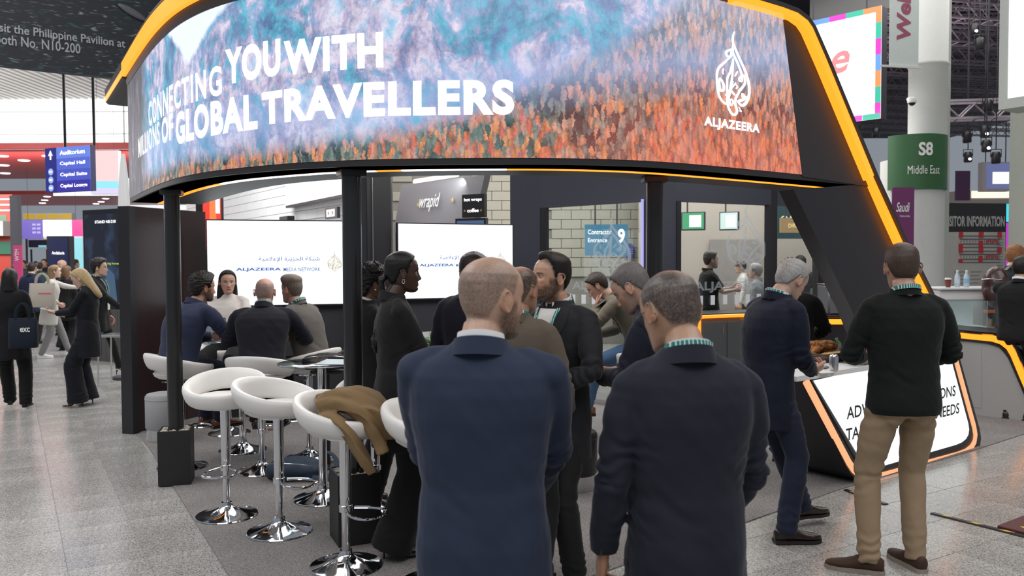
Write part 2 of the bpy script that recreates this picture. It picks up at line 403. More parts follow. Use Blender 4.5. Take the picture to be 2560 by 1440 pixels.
def person(label, loc, rz, h=1.75, q=1, female=False, build=1.0, tone='light', pelvis=(0, 0, None), lean=0, twist=0, head=(0, 0, 0),
           arms=None, legs=None, top=('jacket', (.012, .016, .035)), bottom=('trousers', (.012, .016, .035)), shoes=('shoe', (.01, .008, .007)),
           hair=None, hcol=(.02, .015, .012), stub=0, beard=0, collar=None, shirt=None, lapels=False, lanyard=None, glasses=False, eyes=True,
           slope=0, group=None, neckf=0.0, sleeve_len=1.0, fold=1.0, collarband=True, legr=1.0, name='person', stubcol=None, bald=None, scl=1.0, hunch=0, seated=False):
    k = h/1.75; root = thing(name, label, 'person', loc, rz, group)
    vox = {0: .030, 1: .018, 2: .0105, 3: .0072}[q]; hvox = {0: .010, 1: .0065, 2: .0047, 3: .0037}[q]
    px, py, pz = pelvis; pz = (.945 if pz is None else pz)
    P = Vector((px, py, pz)); rl = Matrix.Rotation(R(-lean), 3, 'X'); U = rl @ Vector((0, 0, 1))
    TW = rl @ Matrix.Rotation(R(twist), 3, 'Z')
    def T(x, y, t):                       # torso frame; the twist and the hunch come in with height
        f = min(max(t/.40, 0), 1); M = rl @ Matrix.Rotation(R(twist)*f, 3, 'Z')
        hy = hunch*max(t-.2, 0)**2*2.2
        return P + M @ Vector((x, y+hy, t))
    sw = (.160 if female else .182)*build
    SH = {s: T(sg*sw, -.008, .452-slope) for s, sg in (('L', -1), ('R', 1))}
    nb = T(0, -.018, .515); nt = nb + (TW @ Vector((0, .025+neckf, .045)))
    hy_, hp_, hr_ = head
    RH = TW @ Matrix.Rotation(R(hy_), 3, 'Z') @ Matrix.Rotation(R(-hp_), 3, 'X') @ Matrix.Rotation(R(hr_), 3, 'Y')
    # keep the head upright under a leaning trunk: pitch is given relative to the world
    RH = Matrix.Rotation(R(twist+hy_), 3, 'Z') @ Matrix.Rotation(R(-hp_), 3, 'X') @ Matrix.Rotation(R(hr_), 3, 'Y')
    hs = (.95 if female else 1.0)*scl
    HC = nt + RH @ Vector((0, .030, .098*hs))
    la, lf = .285*(.93 if female else 1), .25*(.93 if female else 1)
    arms = arms or {}; legs = legs or {}
    A = {}
    for s, sg in (('L', -1), ('R', 1)):
        a = arms.get(s, {}); wr = a.get('w', (sg*.255, .06, .88)); pole = a.get('p', (sg*.3, -1, .0))
        wr = Vector(wr)
        el, wr = ik(SH[s], wr, la, lf, pole); A[s] = (SH[s], el, wr, a)
    G = {}
    ankz = .085
    for s, sg in (('L', -1), ('R', 1)):
        l = legs.get(s, {}); an = Vector(l.get('a', (sg*.105, -.01, ankz))); pole = l.get('p', (sg*.15, 1, 0))
        hipj = P+Vector((sg*.092, 0, -.03)); kn, an = ik(hipj, an, .43, .43, pole); G[s] = (hipj, kn, an, l)
    tn = Vector(TONES[tone]) if isinstance(tone, str) else Vector(tone)
    # ---- body skin: one mesh
    hm = head_mb(.93 if female else 1.0); er = ears_mb(.92 if female else 1.0); hm.add(er.v, er.f); MH = Matrix.Translation(HC) @ (RH*hs).to_4x4()
    
    for sg in (-1, 1):
        hm.ell((sg*.0322, .0685, .0078), (.0150, .0128, .0062), 12, 8); hm.ell((sg*.0322, .0675, -.0098), (.0145, .0120, .0048), 12, 8)
    hm.xf(MH)
    nr = .047 if female else .058*min(build, 1.08)
    hi = MH @ Vector((0, -.022, -.035)); hi2 = MH @ Vector((0, -.012, -.075))
    hm.path([T(0, -.02, .44), nb, nt.lerp(hi2, .4), hi2, hi], [nr*1.15, nr*1.08, nr, nr*.98, nr*.95], n=20)
    hv, hn, hf = remesh(hm.v, hm.f, hvox, 1 if q >= 2 else 1, .4)
    inv = np.array(MH.inverted()); lv = hv @ inv[:3, :3].T + inv[:3, 3]; x, y, z = lv.T
    col = np.tile(np.array(tn), (len(lv), 1)); ax = np.abs(x)
    mixc = lambda c, w_: (col*(1-w_[:, None]) + np.array(c)[None]*w_[:, None])
    noi = nz(lv, 45, 2); col = col*(1+.06*noi)[:, None]
    red = np.array(tn)*np.array((1.12, .78, .72))
    col = mixc(red, .45*ga(ax-.045, .02)*ga(z+.03, .02)*(y > 0) + .35*ga(x, .014)*ga(z+.04, .014)*(y > .08) + .30*(ax > .080)*(np.abs(z) < .05))
    lip = np.array(tn)*np.array((.95, .50, .48)) if not female else np.array((max(tn[0]*.9, .12), tn[1]*.42, tn[2]*.45))
    col = mixc(lip, .85*sm(-(np.abs(z+.072)-.0125), 0, .003)*sm(-(ax-.025+.9*np.abs(z+.072)), 0, .004)*(y > .07))
    col = mixc((.02, .008, .006), .8*ga(z+.072, .0016)*(ax < .021)*(y > .075))
    hc = np.array(hcol); dk = np.minimum(hc, .05)
    br = ga(z-(.0185-.0012*((ax-.030)/.012)**2), .0034)*sm(ax, .011, .016)*(1-sm(ax, .046, .053))*(y > .04)
    col = mixc(dk, (.88 if not female else .8)*br)
    col = mixc(dk, .75*ga(z-.0065, .0022)*ga(ax-.032, .013)*(y > .05))           # lash line
    if stub or beard:
        bm = sm(-z, .030+.0, .055)*sm(y, -.035, .0)*(1-sm(-z, .125, .135))
        bm = np.maximum(bm, sm(-z, -.005, .02)*ga(ax-.072, .016)*sm(y, -.012, .004)*(y < .045))
        bm = np.maximum(bm*(1-.55*ga(ax-.035, .014)*(z > -.062)), 0)
        bm *= 1-sm(-(np.abs(z+.072)-.0135), 0, .003)*sm(-(ax-.026+.8*np.abs(z+.072)), 0, .004)
        bm *= 1-.9*sm(z, -.052, -.042)*(ax < .05)
        sc_ = np.array(stubcol) if stubcol else (hc*.9+np.array(tn)*.12)
        col = mixc(sc_, np.clip(max(stub, beard)*bm*(1+.16*rng.normal(size=len(lv))), 0, 1))
    if bald:                              # cropped hair or its shadow, drawn on the scalp
        kind, amt, bcol = bald
        m = hair_mask(x, y, z, .016)
        if kind == 'top': m = m*(1-sm(z+.15*y, .030, .075))
        if kind == 'crown': m = m*(1-.95*ga(x-.012, .040)*ga(z-.108, .045)*ga(y+.035, .055)); m = m*(1-.7*sm(z+.6*y, .100, .125))
        if kind == 'shave': m = np.clip(m*(1-.45*sm(z, .05, .11)) - .55*ga(x+.025, .035)*ga(y+.06, .05)*sm(z, .03, .08) - .7*sm(z+.9*y, .10, .16), 0, 1)
        col = mixc(bcol, np.clip(amt*m*(1+.22*rng.normal(size=len(lv))+.12*nz(lv, 28, 6)), 0, 1))
    if hair and q >= 1: col = mixc(hc*1.1, .75*hair_mask(x, y, z+.006, .026))
    bodyv = [hv]; bodyf = [hf]; bodyc = [col]; off = len(hv)
    tb = MB(); rings = []
    for t, w_, d_, cy in TORSO['slim']:
        rings.append([T(a*.86*build*(.85 if female else 1), b*.86, t) for a, b in ring(w_, d_, cy, 20)])
    tb.loft(rings)
    for s in 'LR':
        S, E, W, a = A[s]; r = .8 if female else 1
        tb.path([T(0, -.01, .44).lerp(S, .4), S, S.lerp(E, .5), E, E.lerp(W, .35), W], [.032*r, .038*r, .040*r, .036*r, .036*r, .0235*r], n=14)
        H_, K_, N_, l = G[s]
        tb.path([H_+Vector((0, 0, .05)), H_, H_.lerp(K_, .5), K_, K_.lerp(N_, .3), N_], [.066, .068, .060, .047, .046, .033], n=14)
    bv, bn, bf = remesh(tb.v, tb.f, max(vox*1.4, .020), 2)
    bodyv.append(bv); bodyf.append([tuple(i+off for i in f) for f in bf]); bodyc.append(np.tile(np.array(tn)*.98, (len(bv), 1))); off += len(bv)
    for s, sg in (('L', -1), ('R', 1)):
        S, E, W, a = A[s]; d = (W-E).normalized(); hd = Vector(a.get('dir', d)).normalized()
        pn = Vector(a.get('palm', (-sg, 0, 0))); zax = -(pn-hd*pn.dot(hd))
        zax = zax.normalized() if zax.length > 1e-4 else Vector((0, 0, 1)); xax = hd.cross(zax)
        # thumb points forwards/upwards: pick the mirrored hand by the anatomical side
        hm_ = hand_mb(1 if s == 'L' else -1, a.get('curl', .42), a.get('spread', .05), a.get('thumb', .5), (.90 if female else 1.0), 8 if q >= 2 else 6, a.get('curls'))
        M = Matrix((xax, hd, zax)).transposed().to_4x4(); M.translation = W - hd*.004
        hm_.xf(M); n_ = len(hm_.v)
        bodyv.append(np.array(hm_.v)); bodyf.append([tuple(i+off for i in f) for f in hm_.f]); 
        hcv = np.tile(np.array(tn)*np.array((1.04, .9, .88)), (n_, 1)); bodyc.append(hcv); off += n_
    v = np.concatenate(bodyv)*k; fs = sum(bodyf, [])
    bo = mkobj('body', v.tolist(), fs, skinmat(), root, angle=80)
    ca = bo.data.color_attributes.new('tone', 'FLOAT_COLOR', 'POINT'); cc = np.concatenate(bodyc)
    ca.data.foreach_set('color', np.concatenate([np.clip(cc, 0, 1), np.ones((len(cc), 1))], 1).ravel())
    def put(mb, name, m, **kw):
        mb.v = [tuple(Vector(p)*k) for p in mb.v]; return mb.build(name, m, root, **kw)
    # ---- eyes
    if eyes:
        for sg in (-1, 1):
            e = MB(); c = MH @ Vector((sg*.0320, .0700, -.0005)); e.ell(c, (.0118*hs,)*3, 14, 10)
            eo = put(e, 'eye', eyemat())
            ir = MB(); dirv = (RH @ Vector((0, 1, 0))); ir.ell(MH @ Vector((sg*.0320, .0768, -.0005)), (.0060*hs,)*3, 12, 8); ir.v = [tuple(Vector(p)*k) for p in ir.v]
            ir.build('iris', irismat(), eo)
    # ---- upper garment
    kind, tcol = top[0], top[1]; tm = top[2] if len(top) > 2 else cloth(tcol)
    short = kind == 'tshirt'; kind = 'sweater' if short else kind
    ub = MB(); rings = []; prof = TORSO[kind]
    bb = build*(1 if not female or kind in ('long', 'slim') else .86)
    for t, w_, d_, cy in prof:
        if seated and t < -.10: continue
        rings.append([T(a*bb*(1 if t < .45 else (1+(1/bb-1)*min((t-.45)/.08, 1))), b*(1+(bb-1)*.8), t) for a, b in ring(w_, d_, cy)])
    ub.loft(rings)
    sf = .84 if female else 1.0
    for s, sg in (('L', -1), ('R', 1)):
        S, E, W, a = A[s]; d = (W-E).normalized(); n0 = T(sg*.075, -.012, .487)
        ub.path([n0, n0.lerp(S, .5)+Vector((0, 0, .006)), S+Vector((0, 0, -.004)), S+(S-n0)*.12+Vector((0, 0, -.02))], [.034*sf, .046*sf, .052*sf*bb, .045*sf*bb], n=18, round_ends=True)
        if short: ub.path([S.lerp(E, .02), S.lerp(E, .12), S.lerp(E, .3), S.lerp(E, .8)], [.050*sf, .061*sf, .064*sf, .066*sf], n=20)
        else: ub.path([S.lerp(E, .02), S.lerp(E, .12), S.lerp(E, .3), S.lerp(E, .7), E, E.lerp(W, .3), E.lerp(W, .75*sleeve_len), E.lerp(W, .985*sleeve_len)],
                [.050*sf*bb, .061*sf*bb, .064*sf*bb, .058*sf*bb, .0555*sf*bb, .054*sf, .046*sf, .043*sf], n=20)
        ub.ell(S+Vector((0, 0, -.012)), (.058*sf*bb, .058*sf*bb, .056*sf*bb), 16, 12)
    uv_, un, uf = remesh(ub.v, ub.f, vox, 4)
    # folds: rolled creases across the sleeves by the elbow, slack cloth on the trunk
    dis = .0030*nz(uv_, 17, 1)+.0016*nz(uv_, 41, 2)
    for s in 'LR':
        S, E, W, a = A[s]; SS, EE, WW = (np.array(t_) for t_ in (S, E, W))
        ax1 = (EE-SS)/np.linalg.norm(EE-SS); ax2 = (WW-EE)/np.linalg.norm(WW-EE)
        d1 = uv_-EE; s1 = d1 @ ax1; s2 = d1 @ ax2; near = ga(np.linalg.norm(d1, axis=1), .13)
        sv = np.where(s1 < 0, s1, s2); warp = nz(uv_, 23, 4)*1.6
        brk = sm(nz(uv_, 13, 9), -.35, .55)
        dis = dis + fold*near*brk*.0075*np.sin(sv*105+warp*2.2+(uv_-EE) @ np.array((17., 23., 0.)))
        dS = uv_-(SS+(EE-SS)*.25); dis = dis + fold*.004*brk*ga(np.linalg.norm(dS, axis=1), .11)*np.sin((dS @ ax1)*70+warp*2)
    cw = P+U*.12; dc = uv_-np.array(cw); inner = ga(dc[:, 2], .10)*ga(dc[:, 0], .2)
    dis = dis + fold*.0035*inner*sm(nz(uv_, 8, 12), -.2, .6)*np.sin(uv_[:, 2]*48+2.6*np.sin(uv_[:, 0]*9)+warp*1.2)
    if kind == 'jacket' or kind == 'long':
        hemf = sm(-(uv_[:, 2]-(pz+.05)), 0, .15); dis = dis + hemf*.006*np.sin(uv_[:, 0]*38+uv_[:, 1]*25)
    uv_ = uv_+un*dis[:, None]
    uo = mkobj(('tshirt' if short else {'jacket': 'jacket', 'long': 'jacket', 'sweater': 'sweater', 'slim': 'top'}[kind]), (uv_*k).tolist(), uf, tm, root, angle=80)
    bvh = BVHTree.FromPolygons([tuple(p) for p in uv_], uf)
    def conform(x, t, off, back=False):
        o_ = T(x, (-.6 if back else .6), t); dd = (T(x, 0, t)-o_).normalized(); hit = bvh.ray_cast(o_, dd)
        if hit[0] is None: return T(x, (.10 if not back else -.1), t)
        return hit[0]-dd*off
    def patch(name, m, grid, off, back=False, thick=.003):
        """grid: rows of (x, t); a panel laid on the garment's front"""
        mb = MB(); rows = [[conform(x, t, off, back) for x, t in r] for r in grid]; n_ = len(rows[0]); o = 0
        mb.v = [tuple(p) for r in rows for p in r]+[tuple(p-(TW @ Vector((0, thick if not back else -thick, 0)))) for r in rows for p in r]; N_ = len(rows)*n_
        for i in range(len(rows)-1):
            for j in range(n_-1):
                a, b, c, d = i*n_+j, i*n_+j+1, (i+1)*n_+j+1, (i+1)*n_+j
                mb.f.append((a, b, c, d)); mb.f.append((a+N_, d+N_, c+N_, b+N_))
        B = [i for i in range(n_)]+[i*n_+n_-1 for i in range(1, len(rows))]+[(len(rows)-1)*n_+j for j in range(n_-2, -1, -1)]+[i*n_ for i in range(len(rows)-2, 0, -1)]
        for i in range(len(B)): a, b = B[i], B[(i+1) % len(B)]; mb.f.append((b, a, a+N_, b+N_))
        return put(mb, name, m, angle=60)
    def band(name, m, r0, r1, z0, z1, gap=0, tilt=.02, th=.004, yoff=0.0, x=1.0):
        """a strip round the neck from azimuth gap to 360-gap (front is 0), standing on the neck base"""
        mb = MB(); n_ = 32; rings = []
        for i in range(n_+1):
            a = R(gap)+(2*PI-2*R(gap))*i/n_; s_, c_ = math.sin(a), math.cos(a); bk = (1-c_)/2
            def q_(r, zz): return nb + TW @ Vector((s_*r*x, c_*r*1.06+yoff-.004+.012*(1-bk), zz+tilt*bk-.022*(1-bk)))
            rings.append([q_(r0, z0), q_(r1, z1), q_(r1-th, z1), q_(r0-th, z0)])
        mb.loft(rings); return put(mb, name, m, angle=50)
    fr = nr
    if collar: band('shirt_collar', cloth(collar, .7, 900, 'shirt'), fr+.012, fr+.006, .000, .040, 14, .020)
    if kind in ('jacket', 'long') and collarband: 
        band('jacket_collar', tm, fr+.032, fr+.016, -.030, .020, 80 if lapels else 45, .024, .007)
    if kind == 'sweater': band('neck_rib', tm, fr+.020, fr+.010, -.012, .024, 0, .012, .008)
    if shirt:
        vt = .16 if kind == 'jacket' else .2
        grid = []
        for i in range(9):
            t = .50-(.50-vt)*i/8; hw_ = .056*(1-i/8)**.85+.003; grid.append([(hw_*(j/4-1), t) for j in range(9)])
        patch('shirt_front', cloth(shirt, .7, 900, 'shirt'), grid, .005)
    if lapels:
        for sg in (-1, 1):
            grid = []
            for i in range(11):
                f_ = i/10; t = .515-.375*f_; xi = .060*(1-f_)**.85+.002; wd = (.020+.052*math.sin(PI*min(f_*1.6+.18, 1)**1.0)) if f_ < .55 else .07*(1-f_)/.45*.9+.004
                grid.append([(sg*(xi+wd*j/4), t+(-.012*j/4 if f_ < .5 else 0)) for j in range(5)])
            if sg < 0: grid = [r_[::-1] for r_ in grid]
            patch('lapel', tm, grid, .010)
    if lanyard:
        lm = lanyardmat()
        band('lanyard', lm, fr+.017, fr+.014, .012, .034, 62, .022, .003)
        if lanyard == 'front' or lanyard == 'both':
            for sg in (-1, 1):
                grid = []
                for i in range(12):
                    f_ = i/11; t = .505-.36*f_; x0 = .062*(1-f_)+.004; grid.append([(sg*(x0-.009), t), (sg*x0, t), (sg*(x0+.009), t)])
                if sg < 0: grid = [r_[::-1] for r_ in grid]
                patch('lanyard', lm, grid, .016)
            mb = MB(); c = conform(0, .10, .02); mb.box(c, (.085, .004, .115), TW); put(mb, 'badge', mat('badge_card', (.72, .72, .62), .4, bump=0), smooth=False)
    # ---- lower garment
    bk_, bcol = bottom[0], bottom[1]; bmt = bottom[2] if len(bottom) > 2 else cloth(bcol)
    lb = MB(); wide = {'trousers': (.094, .070, .060), 'jeans': (.090, .064, .050), 'wide': (.098, .104, .120), 'slimleg': (.082, .055, .042), 'skirt': (.12, .14, .15)}[bk_]
    pr = [(-.13, .13, .10), (-.10, .158, .114), (-.03, .164, .116), (.05, .152, .106), (.09, .140, .098)]
    fb = .93 if female else 1.0
    if not seated: lb.loft([[P+Vector((a*fb*build, b*build, t)) for a, b in ring(w_, d_, -.004, 22)] for t, w_, d_ in pr])
    else: lb.ell(P+Vector((0, .02, -.02)), (.165*fb*build, .135, .11), 20, 12)
    for s, sg in (('L', -1), ('R', 1)):
        H_, K_, N_, l = G[s]; a_, b_, c_ = (w_*legr for w_ in wide); dn = (N_-K_).normalized()
        up_ = H_+(K_-H_).normalized()*.01
        end = N_+dn*(.035 if bk_ != 'slimleg' else -.01)
        lb.path([up_, H_.lerp(K_, .12), H_.lerp(K_, .45), K_, K_.lerp(N_, .35), K_.lerp(N_, .8), end], [a_*.78, a_*.9, a_*.92, b_, b_*.98+.0, (b_+c_)/2*.98, c_], n=20, flat=(1, 1.02))
        if not seated: lb.ell(P+Vector((sg*.076, -.052, -.085)), (.078, .068, .085), 14, 10)
    lv_, ln, lff = remesh(lb.v, lb.f, max(vox, .0125) if not (q == 3 and bottom[1][2] > .04) else .0082, 4)
    dis = .0028*nz(lv_, 19, 5)+.0012*nz(lv_, 44, 6)
    for s in 'LR':
        H_, K_, N_, l = G[s]; kk, nn_ = np.array(K_), np.array(N_); d1 = lv_-kk; a1 = np.array((K_-H_).normalized()); a2 = np.array((N_-K_).normalized())
        warp = nz(lv_, 18, 7)*1.5
        sv = np.where(d1 @ a1 < 0, d1 @ a1, d1 @ a2)
        bk2 = sm(nz(lv_, 11, 14), -.4, .5); dis = dis + fold*.006*bk2*ga(np.linalg.norm(d1, axis=1), .15)*np.sin(sv*78+warp*2+(lv_-kk) @ np.array((22., 14., 0.)))
        d2 = lv_-nn_; dis = dis + fold*.007*(.3+.7*bk2)*ga(np.linalg.norm(d2, axis=1), .13)*np.sin((d2 @ a2)*105+warp*2.2+(lv_-nn_) @ np.array((18., 24., 0.)))
    dis = dis + (0 if seated else fold*.005*ga(lv_[:, 2]-(pz-.14), .07)*np.sin(lv_[:, 2]*90+8*np.abs(lv_[:, 0]-px)+nz(lv_, 15, 8)))
    lv_ = lv_+ln*dis[:, None]
    if True:                              # cloth never runs under the soles
        lo = np.minimum.reduce([np.full(len(lv_), 9.0)]+[np.full(len(lv_), float(G[s][2].z)-.062) for s in 'LR']); lv_[:, 2] = np.maximum(lv_[:, 2], lo)
    mkobj({'trousers': 'trousers', 'jeans': 'jeans', 'wide': 'trousers', 'slimleg': 'trousers', 'skirt': 'skirt'}[bk_], (lv_*k).tolist(), lff, bmt, root, angle=80)
    # ---- shoes
    sk, scol = shoes[0], shoes[1]
    for s, sg in (('L', -1), ('R', 1)):
        H_, K_, N_, l = G[s]; ty = l.get('toe', sg*-8); pit = l.get('pitch', 0)
        M = Matrix.Translation(N_) @ Matrix.Rotation(R(ty), 4, 'Z') @ Matrix.Rotation(R(pit), 4, 'X')
        shoe(root, sk, scol, M, k, q, female, shoes[2] if len(shoes) > 2 else None)
    # ---- hair
    if hair:
        hmb = hair(); hmb.xf(MH); put(hmb, 'hair', hairmat(hcol), angle=80)
    if glasses:
        gm = mat('glasses_frame', (.02, .02, .022), .3, .6, bump=0); mb = MB()
        for sg in (-1, 1):
            c = Vector((sg*.034, .094, -.003)); mb.path([c+Vector((.024*math.cos(2*PI*i/16), -.004*abs(math.cos(2*PI*i/16)), .017*math.sin(2*PI*i/16))) for i in range(16)], .0013, n=6, closed=True)
            mb.path([(sg*.058, .088, .004), (sg*.076, .04, .006), (sg*.080, -.008, .004), (sg*.080, -.026, -.016)], .0017, n=6)
        mb.path([(-.010, .098, 0), (0, .101, .003), (.010, .098, 0)], .0013, n=6); mb.xf(MH); put(mb, 'glasses', gm)
    root['_k'] = k
    info = {'root': root, 'k': k, 'MH': MH, 'A': A, 'G': G, 'put': put, 'T': T, 'patch': patch, 'band': band, 'conform': conform, 'P': P, 'nb': nb, 'TW': TW, 'tm': tm, 'bvh': bvh}
    del root['_k']
    return info
def eyemat():
    if 'eye' not in _cache: _cache['eye'] = mat('eye_white', (.36, .31, .28), .15, nscale=30, bump=0, var=.05)
    return _cache['eye']
def irismat():
    if 'iris' not in _cache: _cache['iris'] = mat('iris_brown', (.018, .010, .006), .1, nscale=300, bump=0)
    return _cache['iris']
def lanyardmat():
    if 'lany' not in _cache:
        m, nt, b = newmat('lanyard_band'); wv = N(nt, 'ShaderNodeTexWave'); wv.inputs['Scale'].default_value = 28; wv.inputs['Distortion'].default_value = 3; wv.inputs['Detail'].default_value = 2
        L(nt, coords(nt), wv.inputs['Vector']); cr = N(nt, 'ShaderNodeValToRGB'); cr.color_ramp.elements[0].position = .72; cr.color_ramp.elements[1].position = .8
        cr.color_ramp.elements[0].color = (.01, .19, .17, 1); cr.color_ramp.elements[1].color = (.6, .7, .68, 1)
        L(nt, wv.outputs[0], cr.inputs[0]); L(nt, cr.outputs[0], b.inputs['Base Color']); b.inputs['Roughness'].default_value = .6; _cache['lany'] = m
    return _cache['lany']
def shoe(root, kind, col, M, k, q, female, solecol=None):
    n = 18; mb = MB(); so = MB(); heel = kind == 'heel'; sneak = kind == 'sneaker'
    w0 = .82 if female else 1.0; ln = .9 if female else 1.0
    base = -.085
    st = [(-.075, .018, .060), (-.062, .032, .072), (-.03, .036, .082), (.0, .036, .092), (.035, .036, .086), (.07, .040, .066), (.11, .045, .050), (.15, .045, .042), (.185, .036, .036), (.205, .022, .030), (.214, .008, .022)]
    if kind == 'heel': st = [(-.062, .016, .050), (-.05, .026, .058), (-.02, .029, .050), (.0, .030, .030), (.04, .030, .020), (.08, .035, .022), (.12, .036, .026), (.15, .028, .024), (.175, .014, .018), (.19, .004, .012)]
    rings = []; lows = []
    for y, w_, hh in st:
        lift = 0.012
        if heel: lift = .085*(1-sm(np.array(y), -.03, .09))+.006; lift = float(lift)
        rr = []
        for j in range(n):
            a = 2*PI*j/n; c_, s_ = math.cos(a), math.sin(a); xx = math.copysign(abs(c_)**.8, c_)*w_*w0
            zz = base+lift + (hh*(.5+.5*math.copysign(abs(s_)**.75, s_)))
            if s_ > 0: xx *= 1-.25*s_
            rr.append((xx, y*ln, zz))
        rings.append(rr[::-1]); lows.append((y, w_, lift))
    mb.loft(rings); mb.xf(M)
    mb.v = [tuple(Vector(p)*k) for p in mb.v]
    sh = mb.build('shoe', leather(col) if not sneak else cloth(col, .6, 500, 'shoe_cloth'), root, angle=60)
    if heel:
        so.path([(0, -.045, base+.075), (0, -.05, base+.04), (0, -.05, base+.001)], [.016, .007, .006], n=8)
    else:
        pts = []
        for y, w_, _ in lows: pts.append((w_*w0+.003, y*ln))
        L1 = [Vector((a, b, base)) for a, b in pts]; L2 = [Vector((-a, b, base)) for a, b in pts[::-1]]
        L1 = [Vector((0, -.080*ln, base))]+L1+[Vector((0, .219*ln, base))]+L2
        so.prism(L1, (0, 0, .022 if sneak else .016))
        if kind == 'shoe': so.box((0, -.045*ln, base+.010), (.066*w0, .065, .020))
    so.xf(M); so.v = [tuple(Vector(p)*k) for p in so.v]
    so.build('sole' if not heel else 'heel', mat('sole', solecol or ((.75, .74, .72) if sneak else (.02, .015, .012)), .6), sh, smooth=False)
    if kind in ('shoe', 'sneaker') and q >= 2:
        lc = MB()
        for i in range(4):
            y = .045+i*.014; z = base+.012+.086-.020*(i)*.75
            lc.path([(-.018, y, z-.010), (0, y+.003, z+.0035), (.018, y, z-.010)], .0022, n=6)
        lc.xf(M); lc.v = [tuple(Vector(p)*k) for p in lc.v]; lc.build('laces', mat('laces', tuple(c*.6 for c in col), .8), sh)
def leather(col):
    k = ('lea', tuple(col))
    if k not in _cache: _cache[k] = mat('leather', col, .32, nscale=90, bump=.15, var=.35, coat=.2)
    return _cache[k]
# ------------------------------------------------------------------ shared materials
M = {}
M['black'] = mat('booth_black', (.016, .015, .018), .35, nscale=60, bump=.05, var=.2)
M['dark'] = mat('booth_charcoal', (.030, .030, .038), .55, nscale=80, bump=.05, var=.15)
M['fascia'] = mat('fascia_black', (.028, .026, .028), .45, nscale=50, bump=.04, var=.15)
M['maroon'] = mat('booth_side_wall', (.030, .014, .015), .28, nscale=20, bump=.03, var=.2)
M['navywall'] = mat('meeting_room_wall', (.035, .038, .055), .5, nscale=70, bump=.05, var=.12)
M['pole'] = mat('pole_black_gloss', (.020, .020, .021), .22, nscale=200, bump=.04, var=.2)
M['chrome'] = mat('chrome', (.72, .72, .74), .07, metal=1, nscale=6, bump=0, var=.03)
M['chrome_s'] = mat('brushed_chrome', (.62, .62, .63), .22, metal=1, nscale=90, bump=.03, var=.06)
M['white_leather'] = mat('white_leatherette', (.78, .76, .73), .38, nscale=260, bump=.12, var=.03, spec=.4)
M['white'] = mat('white_laminate', (.75, .75, .74), .3, nscale=30, bump=0, var=.02)
M['offwhite'] = mat('white_paint', (.62, .63, .61), .6, nscale=12, bump=.04, var=.04)
M['greyfab'] = mat('grey_velour', (.34, .34, .35), .9, nscale=300, bump=.2, var=.08)
M['greywood'] = mat('grey_counter_front', (.36, .35, .34), .4, nscale=14, bump=.02, var=.04, scale3=(1, 1, 8))
M['orange'] = emit('led_orange', (1.0, .22, .012), 2.6)
M['yellow'] = emit('led_amber', (1.0, .29, .018), 1.75)
M['peach'] = emit('led_peach', (1.0, .40, .19), 1.15)
M['ledwhite'] = emit('led_white', (1.0, .82, .76), 3.0)
M['led_tv'] = emit('tv_white', (.90, .97, 1.0), 1.25)
M['lightbox'] = emit('lightbox_white', (.93, .96, .95), 1.0)
M['glow'] = emit('window_daylight', (1.0, 1.0, 1.0), 2.0)
M['txt_black'] = mat('black_lettering', (.02, .02, .022), .5, bump=0)
M['txt_white'] = mat('white_lettering', (.85, .85, .84), .5, bump=0)
M['txt_led'] = emit('led_lettering', (1, 1, 1), 1.6)
M['txt_grey'] = mat('grey_lettering', (.45, .45, .45), .5, bump=0)
M['gold'] = mat('gold_lettering', (.55, .38, .12), .4, bump=0)

def glassmat(name='clear_glass', tint=(.93, .96, .96), rough=0.0):
    m, nt, b = newmat(name); nt.nodes.remove(b)
    out = nt.nodes['Material Output']; t = N(nt, 'ShaderNodeBsdfTransparent'); t.inputs[0].default_value = (*tint, 1)
    gl = N(nt, 'ShaderNodeBsdfGlossy'); gl.inputs['Roughness'].default_value = rough; fr = N(nt, 'ShaderNodeFresnel'); fr.inputs[0].default_value = 1.6
    n = N(nt, 'ShaderNodeTexNoise'); n.inputs['Scale'].default_value = .8; bp = N(nt, 'ShaderNodeBump'); bp.inputs['Strength'].default_value = .01; L(nt, coords(nt), n.inputs['Vector']); L(nt, n.outputs[0], bp.inputs['Height']); L(nt, bp.outputs[0], gl.inputs['Normal'])
    ge = N(nt, 'ShaderNodeNewGeometry'); sb_ = N(nt, 'ShaderNodeMath', operation='SUBTRACT'); sb_.inputs[0].default_value = 1; L(nt, ge.outputs['Backfacing'], sb_.inputs[1]); ml_ = N(nt, 'ShaderNodeMath', operation='MULTIPLY'); L(nt, fr.outputs[0], ml_.inputs[0]); L(nt, sb_.outputs[0], ml_.inputs[1])
    mx = N(nt, 'ShaderNodeMixShader'); L(nt, ml_.outputs[0], mx.inputs[0]); L(nt, t.outputs[0], mx.inputs[1]); L(nt, gl.outputs[0], mx.inputs[2]); L(nt, mx.outputs[0], out.inputs[0])
    return m
M['glass'] = glassmat()
M['glass_tint'] = glassmat('table_glass', (.72, .80, .80))

